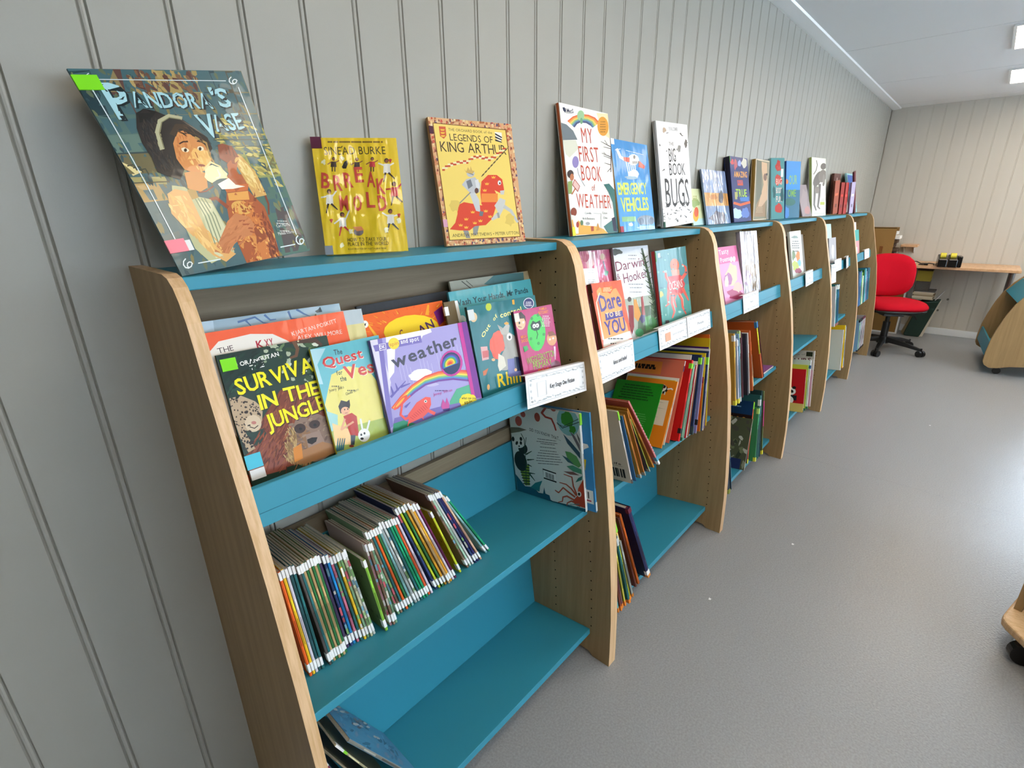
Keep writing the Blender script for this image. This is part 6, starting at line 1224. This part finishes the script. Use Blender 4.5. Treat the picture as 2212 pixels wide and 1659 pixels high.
show('w_grey', 'dull grey film-covered book right of the white one, fourth ledge', .007, '#8a847c', None, None, mt=M_SOFTF, group='books displayed on the far ledges')
show('x_teal', 'pale mint book rear of the fifth ledge', .006, '#b9d8d4', None, lambda A: A.lines(.3, .5, .8, .2, 4, .03, '#5a7a7a'), group='books displayed on the far ledges')
show('x_grey', 'shiny grey book in film on the fifth ledge', .01, '#b4b4ba', None, lambda A: A.blob(.5, .5, .2, .3, '#d6d8dc'), mt=M_SOFTF, group='books displayed on the far ledges')
show('y_white', 'white book rear of the farthest ledge', .01, '#e6e2e2', None, None, group='books displayed on the far ledges')
show('y_teal', 'turquoise and pink book in front on the farthest ledge', .012, '#4fb0ac', None, lambda A: (A.uv([(.0, 0), (1, 0), (1, .62), (0, .62)], '#d9a0a8'), A.uv([(.1, .1), (.6, .1), (.6, .4), (.1, .4)], '#f0eef0')), group='books displayed on the far ledges')

# ------------------------------------------------------------------ paper labels on the front lips
def card(label, name, x0, x1, zt, zb, fn=None, y0=-.262, y1=-.262, slant=0, bend=0, fold=.35):
    """bent card hooked over a lip: face runs x0..x1, top at zt and bottom at zb"""
    M = Matrix.Translation((x0, y0, zb))
    ang = math.atan2(y1-y0, x1-x0); w = math.hypot(x1-x0, y1-y0); h = zt-zb
    M = M @ Matrix.Rotation(ang, 4, 'Z') @ Matrix.Rotation(R(slant), 4, 'Y') @ Matrix.Rotation(R(-10), 4, 'X')
    e = empty(name, label, 'label', M, 'paper shelf labels on the front lips')
    b = MB(); b.prism([(0, 0), (w, 0), (w, h), (0, h)], lambda a, z, y: (a, y, z), 0, .0008)
    b.build('card_face', M_CARD, e)
    MB().box(0, w, .0008, .017, h-.0008, h).build('card_fold', M_CARD, e)
    A = Art(w, h); A.uv([(.03, .08), (.97, .08), (.97, .10), (.03, .10)], '#c4cacf'); A.uv([(.03, .9), (.97, .9), (.97, .92), (.03, .92)], '#c4cacf'); A.uv([(.03, .08), (.037, .08), (.037, .92), (.03, .92)], '#c4cacf'); A.uv([(.963, .08), (.97, .08), (.97, .92), (.963, .92)], '#c4cacf')
    rn = random.Random(len(label))
    for k in range(22):
        u = .07+.86*k/21
        for v in (.16, .84): A.blob(u, v+rn.uniform(-.03, .03), .018, .035, rn.choice(['#b9c0c4', '#ccd1d4', '#a9b1b6', '#d8dcde']), rot=rn.uniform(0, 90), seed=k, j=.4, n=8)
    for v in (.3, .5, .7):
        for u in (.065, .935): A.blob(u, v, .012, .05, '#c4cacf', seed=int(v*9))
    if fn: fn(A)
    A.build('card_print', mat('printed_card', None, .45, .5, coat=.2, attr=True), e, lambda u, v, d: (u*w, -d, v*h))
def c1(A):
    A.line([(.16, .28), (.3, .28), (.3, .72), (.16, .72), (.16, .28)], .008, '#c9ced2'); A.text('Key Stage One Fiction', (.36, .44), (.78, .44), .13, '#20242a', 1, 0, .08)
card('white paper label reading Key Stage One Fiction, right end of the nearest lip', 'shelf_label', .621, .8515, .935, .861, c1, -.273, -.273, 5)
def c2(A): A.text('Ideas and belief', (.4, .44), (.78, .44), .13, '#3a3f45', 1, 0, .08)
card('curled white paper label at the left end of the second lip', 'shelf_label', .912, 1.112, .9245, .838, c2, -.272, -.265, 1.2)
def c3(A): A.uv([(.2, .28), (.38, .28), (.38, .66), (.2, .66)], '#e6a888'); A.text('Sports and games', (.45, .45), (.85, .45), .09, '#8a9096')
card('white paper label with an orange square, middle right of the second lip', 'shelf_label', 1.272, 1.478, .922, .852, c3, -.261, -.261)
def c4(A): A.text('People', (.42, .45), (.68, .45), .12, '#6a7076', 0)
card('glossy white paper label reading People, right end of the second lip', 'shelf_label', 1.474, 1.668, .924, .853, c4, -.263, -.263)
def c5(A): A.text('Poetry', (.42, .45), (.62, .45), .1, '#5a5f66', 0)
card('white paper label in the middle of the third lip', 'shelf_label', 2.02, 2.215, .926, .85, c5, -.262, -.262)
card('white paper label in the middle of the fourth lip', 'shelf_label', 2.79+.19, 3.17, .926, .848, c5, -.268, -.262)
card('drooping white paper label, leftmost on the fifth lip', 'shelf_label', 3.56, 3.70, .918, .80, None, -.284, -.284, 2)
card('white paper label standing proud in the middle of the fifth lip', 'shelf_label', 3.72, 3.93, .93, .855, c5, -.262, -.262)
card('white paper label with slanting sides, right end of the fifth lip', 'shelf_label', 4.02, 4.17, .93, .85, c5, -.275, -.262)
card('white paper label at the right end of the farthest lip', 'shelf_label', 4.80, 5.02, .925, .85, c5, -.262, -.262)

# ------------------------------------------------------------------ the far corner: chair, desk and what stands there
def chair():
    cx, cy = 5.455, -.445
    face = R(208)      # direction the chair looks
    e = empty('office_chair', 'red upholstered office chair with black five-star base at the far end', 'chair', Matrix.Translation((cx, cy, 0)) @ Matrix.Rotation(face, 4, 'Z'))
    # seat cushion (local +x is the front)
    def pad(name, n, mt, fn, parent=e):
        pass
    b = MB(); N = 28
    rings = [(.02, .0), (.7, .0), (.93, .006), (1.0, .022), (1.0, .045), (.93, .066), (.7, .078), (.02, .083)]
    vs = []
    for rr, z in rings:
        for i in range(N):
            t = 2*math.pi*i/N; c, s = math.cos(t), math.sin(t); k = (abs(c)**3.2+abs(s)**3.2)**(-1/3.2)
            vs.append((.235*rr*k*c+.01, .242*rr*k*s, .385+z-(.018*max(0, c)**2*rr if z > .03 else 0)))
    fs = [(j*N+i, j*N+(i+1) % N, (j+1)*N+(i+1) % N, (j+1)*N+i) for j in range(len(rings)-1) for i in range(N)]+[tuple(range(N))[::-1], tuple(range(len(rings)*N-N, len(rings)*N))]
    b.add(vs, fs); b.build('seat', M_RED, e, smooth=True)
    b = MB(); vs = []
    for rr, z in ((.05, -.03), (.6, -.03), (.95, -.012), (.99, .006), (.9, .006)):
        for i in range(N):
            t = 2*math.pi*i/N; c, s = math.cos(t), math.sin(t); k = (abs(c)**3.2+abs(s)**3.2)**(-1/3.2)
            vs.append((.235*rr*k*c+.01, .242*rr*k*s, .385+z))
    fs = [(j*N+i, j*N+(i+1) % N, (j+1)*N+(i+1) % N, (j+1)*N+i) for j in range(4) for i in range(N)]+[tuple(range(N))[::-1], tuple(range(4*N, 5*N))]
    b.add(vs, fs); b.build('seat_shell', M_BLACK, e, smooth=True)
    # backrest
    def back(nm, mt, x0, depth, sc, e=e):
        b = MB(); vs = []; rg = [(.02, 0), (.75, 0), (.95, .1), (1, .35), (1, .6), (.93, .9), (.7, 1), (.02, 1.05)]
        for rr, d in rg:
            for i in range(N):
                t = 2*math.pi*i/N; c, s = math.cos(t), math.sin(t); k = (abs(c)**3+abs(s)**3)**(-1/3)
                yy = .205*sc*rr*k*c; zz = .190*sc*rr*k*s
                cur = .9*yy*yy-.25*(zz+.05)**2
                vs.append((x0+d*depth+cur-zz*.10, yy, .652+zz))
        fs = [(j*N+i, j*N+(i+1) % N, (j+1)*N+(i+1) % N, (j+1)*N+i) for j in range(len(rg)-1) for i in range(N)]+[tuple(range(N))[::-1], tuple(range(len(rg)*N-N, len(rg)*N))]
        b.add(vs, fs); return b.build(nm, mt, e, smooth=True)
    back('backrest', M_RED, -.225, .055, 1.0); back('backrest_shell', M_BLACK, -.247, .03, .985)
    MB().tube([(-.02, 0, .36), (-.17, 0, .345), (-.25, 0, .37), (-.272, 0, .45), (-.262, 0, .62)], .016).build('backrest_bracket', M_BLACK, e)
    MB().box(-.10, .10, -.08, .08, .325, .357).build('mechanism', M_BLACK, e, bevel=.006)
    MB().tube([(.02, .08, .335), (.02, .19, .325), (.02, .215, .29)], .007).build('lever', M_BLACK, e)
    MB().cyl((0, 0, .10), (0, 0, .26), .028, n=18).cyl((0, 0, .26), (0, 0, .33), .017, n=18).build('gas_column', M_BLACK, e, smooth=False)
    MB().cyl((0, 0, .065), (0, 0, .125), .048, .036, n=20).build('base_hub', M_BLACK, e)
    for k in range(5):
        a = R(72*k-28); c, s = math.cos(a), math.sin(a)
        b = MB(); A0 = Vector((.03*c, .03*s, .105)); A1 = Vector((.20*c, .20*s, .085)); A2 = Vector((.305*c, .305*s, .062)); sd = Vector((-s, c, 0))
        P = []
        for q, wd, hh in ((A0, .026, .026), (A1, .02, .02), (A2, .015, .012)): P += [q+sd*wd-Vector((0, 0, hh)), q-sd*wd-Vector((0, 0, hh)), q-sd*wd*.7+Vector((0, 0, hh*.7)), q+sd*wd*.7+Vector((0, 0, hh*.7))]
        b.add(P, [(4*j+i, 4*j+(i+1) % 4, 4*j+4+(i+1) % 4, 4*j+4+i) for j in range(2) for i in range(4)]+[(3, 2, 1, 0), (8, 9, 10, 11)])
        lg = b.build('base_leg', M_BLACK, e, bevel=.004)
        W_ = Vector((.31*c, .31*s, .027)); wv = Vector((math.cos(a+1.1), math.sin(a+1.1), 0))
        MB().cyl(W_-wv*.026, W_-wv*.006, .027, n=16).cyl(W_+wv*.006, W_+wv*.026, .027, n=16).cyl(W_-wv*.008, W_+wv*.008, .016, n=12).cyl(W_+Vector((0, 0, .0)), W_+Vector((0, 0, .048)), .008, n=8).build('castor', M_BLACK, lg)
chair()
# desk
e = empty('desk', 'pale beech desk top on grey metal legs against the far wall', 'desk', Matrix.Translation((6.2, -.62, 0)))
MB().prism([(-.26, -.60), (-.245, -.617), (.262, -.617), (.262, .60), (-.26, .60)], lambda a, y, z: (a, y, z), .697, .72).build('desk_top', M_DESK, e, bevel=.003)
for sx_, sy_ in ((-.0, -.575), (.2, -.575), (-.19, .572), (.2, .572)):
    MB().cyl((sx_, sy_, 0), (sx_, sy_, .697), .02, n=18).build('leg', M_METAL, e, smooth=False)
# black double desk tidy
e = empty('tape_dispenser', 'black desk-top double tape dispenser with yellow reels on the desk', 'tape dispenser', Matrix.Translation((5.99, -.745, .72)) @ Matrix.Rotation(R(8), 4, 'Z'))
for k, yy in enumerate((.05, -.022)):
    MB().prism([(-.075, 0), (.07, 0), (.07, .085), (.03, .1), (-.02, .06), (-.075, .055)][::-1] if 0 else [(-.075, 0), (.075, 0), (.075, .095), (.045, .105), (-.02, .085), (-.07, .07)], lambda a, z, t: (a, t, z), yy-.033, yy+.033).build('dispenser_body', M_BLACKG, e, bevel=.006)
    MB().cyl((.0, yy-.02, .095), (.0, yy+.02, .095), .026, n=18).build('tape_reel', mat('yellow_tape', '#d9cb3a', .4), e)
MB().box(-.07, .06, -.085, -.0565, 0, .1).build('side_box', M_BLACKG, e, bevel=.008)
MB().box(-.03, .035, -.0865, -.0852, .02, .068).build('side_sticker', mat('cream_label', '#f2f0b8', .5), e)
tag(MB().box(6.02, 6.14, -.50, -.36, .72, .735).build('paper_stack', mat('white_paper', '#e8e6e0', .7), bevel=.001), 'small white stack of paper on the desk behind the red chair', 'paper')
cb = MB().tube([(6.05, -.38, .742), (6.12, -.505, .742), (6.10, -.54, .727), (6.16, -.60, .727), (6.12, -.645, .727), (6.04, -.64, .727)], .0045)
tag(cb.build('cable', M_BLACK), 'thin black cable trailing across the desk to the tape dispenser', 'cable')
tag(MB().box(6.00, 6.03, -.60, -.57, .7203, .738).box(6.005, 6.025, -.57, -.53, .7203, .73).build('cable_plug', M_BLACK, bevel=.003), 'little black plug lying on the desk left of the tape dispenser', 'plug')
# wall shelf
e = empty('wall_shelf', 'short pale wooden shelf fixed on the far wall above the desk', 'shelf', Matrix.Translation((6.48, -.37, .872)))
MB().box(-.20, -.0, -.10, .033, -.010, .010).build('shelf_board', M_DESK, e, bevel=.002)
for yy in (-.07, .01): MB().prism([(0, -.01), (-.12, -.01), (0, -.08)], lambda a, z, t: (a, t, z), yy, yy+.004).build('shelf_bracket', M_WHITE, e)
# cardboard box standing at the left end of the desk, open side with papers
e = empty('cardboard_box', 'brown cardboard box full of papers standing left of the wall shelf', 'box', Matrix.Translation((6.25, -.17, .72)))
w0, w1 = -.13, .13
MB().box(-.10, .10, -.12, .125, 0, .006).box(-.10, -.094, -.12, .125, .006, .325).box(.094, .10, -.12, .125, .006, .325).box(-.094, .094, .119, .125, .006, .325).box(-.10, .10, -.12, .125, .319, .325).build('box_shell', M_CARDB, e)
MB().box(-.101, -.1002, -.04, -.012, 0, .15).build('brown_tape', mat('parcel_tape', '#7a4a22', .3), e)
for k in range(7):
    z = .02+k*.04
    MB().box(-.085, .09, -.125-.015*(k % 3), .1, z, z+.03).build('paper_wad', mat('kraft_dark' if k < 5 else 'white_paper', '#4a3322' if k < 5 else '#e8e6e0', .8), e)
# lower cabinet / big box under the desk
e = empty('low_cabinet', 'low brown cabinet with a white frame, behind the red chair base', 'cabinet', Matrix.Translation((6.36, -.27, 0)))
MB().box(-.11, .105, -.205, .2, .0, .012).box(-.11, .105, -.205, -.19, .012, .62).box(-.11, .105, .185, .2, .012, .62).box(-.11, .105, -.19, .185, .605, .62).build('cabinet_frame', M_WHITE, e)
MB().box(-.105, -.09, -.19, .185, .012, .605).build('cabinet_front', M_CARDB, e)
# green storage bag with papers and boxes piled on it
e = empty('storage_bag', 'dark green storage bag standing under the desk right of the white cabinet', 'bag', Matrix.Translation((6.30, -.61, 0)))
MB().prism([(-.05, 0), (.07, 0), (.075, .02), (.055, .35), (-.10, .37), (-.06, .02)][::1], lambda y, z, t: (t, y-(.0 if z < .1 else .045), z), -.085, .10).build('bag_body', mat('green_fabric', '#1f3b34', .8, bump=(60, .4, .004)), e, bevel=.01)
MB().prism([(.072, 0), (.10, .03), (.07, .34), (.055, .34)], lambda y, z, t: (t, y-(.0 if z < .1 else .045), z), -.07, .10).build('side_pocket', mat('olive_fabric', '#7a6a4c', .8), e)
MB().prism([(-.052, .005), (-.078, .01), (-.15, .36), (-.135, .362)], lambda y, z, t: (t, y, z), -.08, .10).build('white_edge', mat('cream_fabric', '#d8d2c2', .8), e)
e = empty('paper_stack', 'untidy stack of cream paper and card on the green bag', 'paper', Matrix.Translation((6.30, -.62, .375)))
for k, (dy, h, c) in enumerate([(.0, .012, '#c9bfa6'), (.006, .02, '#ded5bf'), (-.004, .014, '#a8987a'), (.008, .018, '#cfc4aa'), (.0, .008, '#e6dfce')]):
    z = .0+sum([.012, .02, .014, .018][:k])
    MB().box(-.09, .09, -.075+dy, .085+dy, z+.0005, z+h).build('paper_sheaf', mat('paper_%d' % k, c, .8), e)
tag(MB().add([(6.21, -.712, .376), (6.21, -.765, .47), (6.39, -.765, .47), (6.39, -.712, .376), (6.21, -.716, .374), (6.21, -.769, .468), (6.39, -.769, .468), (6.39, -.716, .374)], [(0, 1, 2, 3), (7, 6, 5, 4), (0, 4, 5, 1), (1, 5, 6, 2), (2, 6, 7, 3), (3, 7, 4, 0)]).build('sheet_of_paper', M_CARD), 'white sheet of paper slipping off the right side of the cream stack', 'paper')
tag(MB().box(6.21, 6.39, -.70, -.54, .448, .462).build('document_tray', mat('grey_plastic', '#5a5c5c', .4), bevel=.003), 'dark grey plastic tray lying on top of the cream paper stack', 'tray')
tag(MB().box(6.22, 6.40, -.64, -.53, .463, .548).build('grey_box', mat('grey_picture_box', '#6a665f', .6, noise=.5), bevel=.002), 'small dark grey box standing on the plastic tray under the desk', 'box')
e = empty('yellow_box', 'yellow box standing on the grey box just under the desk top', 'box', Matrix.Translation((6.30, -.575, .549)))
MB().box(-.08, .09, -.065, .05, 0, .10).build('box_body', mat('yellow_card', '#b9a83a', .6), e, bevel=.002)
MB().box(-.083, .093, -.068, .053, .10, .112).build('box_lid', mat('dark_lid', '#3a2c20', .6), e)
for y_, z_ in ((-.80, .36), (-.745, .245)):
    tag(MB().cyl((6.46, y_, z_), (6.478, y_, z_), .0095, n=12).build('wall_socket_knob', mat('brown_knob', '#6a6458', .5)), 'small brownish round knob on the wall %s' % ('right of the slipping white sheet' if z_ > .3 else 'low behind the green bag'), 'knob')

# ------------------------------------------------------------------ mobile book units at the right
def trolley(label, x0, y0, yaw, L, D_, H_, base=False):
    e = empty('book_trolley', label, 'book trolley', Matrix.Translation((x0, y0, 0)) @ Matrix.Rotation(yaw, 4, 'Z'), group='mobile curved book units on the right')
    prof = [(-.045, .052), (-.012, .072), (-.0, .10), (.0, .17), (-.008, .265), (-.022, .345), (-.05, .46), (-.083, .55), (-.13, .63), (-.19, .70), (-.27, .755), (-.36, .78)]
    prof = prof+[(-D_-a, z) for a, z in prof[::-1]]+[(-D_+.13, .075), (-D_/2, .10), (-.16, .078), (-.09, .056)]
    def sk(p): return [(y, z) for y, z in p]
    for x in (0, L-.018):
        o = MB().prism(sk(prof), lambda y, z, t: (t, y, z), x, x+.018).build('side_panel', M_WOOD, e, bevel=.002)
        o.data.materials.append(M_EDGE)
    def pr(z):
        P = [p for p in prof[:12]]
        for (a, b), (c, d) in zip(P, P[1:]):
            if b <= z <= d: return a+(c-a)*(z-b)/(d-b)
        return -.1
    for z in (.13, .56):
        for sd in (0, 1):
            f = lambda y: y if not sd else -D_-y
            y0_, y1_ = pr(z)-.006, pr(z+.11)-.008
            MB().prism([(f(y0_), z), (f(y0_-.012), z), (f(y1_-.012), z+.11), (f(y1_), z+.11)], lambda y, z, t: (t, y, z), .0185, L-.0185).build('shelf_lip', M_TEAL, e)
            MB().prism([(f(y0_-.013), z), (f(-D_/2+.005), z), (f(-D_/2+.005), z+.012), (f(y0_-.013), z+.012)], lambda y, z, t: (t, y, z), .0185, L-.0185).build('shelf_board', M_TEAL, e)
    MB().box(.0185, L-.0185, -D_/2-.004, -D_/2+.004, .1, .74).build('centre_panel', M_WOODX, e)
    for x in (.06, L-.06):
        for y in (-.1, -D_+.1):
            MB().cyl((x-.012, y, .026), (x+.012, y, .026), .026, n=16).cyl((x, y, .03), (x, y, .075), .008, n=8).build('castor', M_BLACK, e)
trolley('curved beech book trolley with teal lips beyond the open floor, right edge', 5.105, -1.135, R(4.5), .76, .62, .78)
# nearer unit: base board with rounded corner, panel and castor
e = empty('book_trolley', 'nearer beech book unit on a thick base board, cut off at the right edge', 'book trolley', Matrix.Translation((1.70, -1.235, 0)), group='mobile curved book units on the right')
BP = [(-.13, -.075), (-.02, .004), (.0, .012), (.02, .011), (.09, -.008), (.62, -.155), (.50, -.60), (-.28, -.385)]
MB().prism(BP[::-1], lambda a, b, t: (a, b, t), .078, .103).build('base_board', M_EDGE, e, bevel=.005)
dx_, dy_ = .962, -.272
for off in (0, -.40):
    MB().prism([(.0, .1035), (.50, .1035), (.52, .5), (.47, .74), (.36, .86), (.2, .88), (.08, .78), (.005, .45)], lambda a, z, t, off=off: (.07+dx_*a-.272*t+off*.272, -.012+dy_*a-.962*t+off*.962, z), .0, .018).build('side_panel', M_WOOD, e)
for z in (.14, .5):
    MB().prism([(.02, -.02), (.48, -.02), (.48, -.395), (.02, -.395)], lambda a, b, t: (.07+dx_*a+.272*b, -.012+dy_*a+.962*b, t), z, z+.016).build('shelf_board', M_TEAL, e)
for a, b_ in ((-.035, -.048), (.50, -.19), (-.17, -.36), (.42, -.52)):
    MB().cyl((a-.012, b_-.004, .036), (a+.012, b_+.004, .036), .036, n=20).cyl((a, b_, .036), (a, b_, .078), .01, n=10).build('castor', M_BLACKG, e)
# scraps on the floor
for x, y, lb in ((3.60, -.935, 'tiny scrap of white paper on the open floor before the trolley'), (1.82, -.63, 'tiny scrap of white paper on the floor near the second bookcase'), (1.31, -.5, 'tiny pale crumb on the floor beside the second bookcase foot')):
    tag(MB().add([(x, y, .0006), (x+.012, y+.002, .0006), (x+.009, y-.007, .0012), (x+.002, y-.006, .0006)], [(0, 3, 2, 1)]).build('paper_scrap', M_CARD), lb, 'litter')
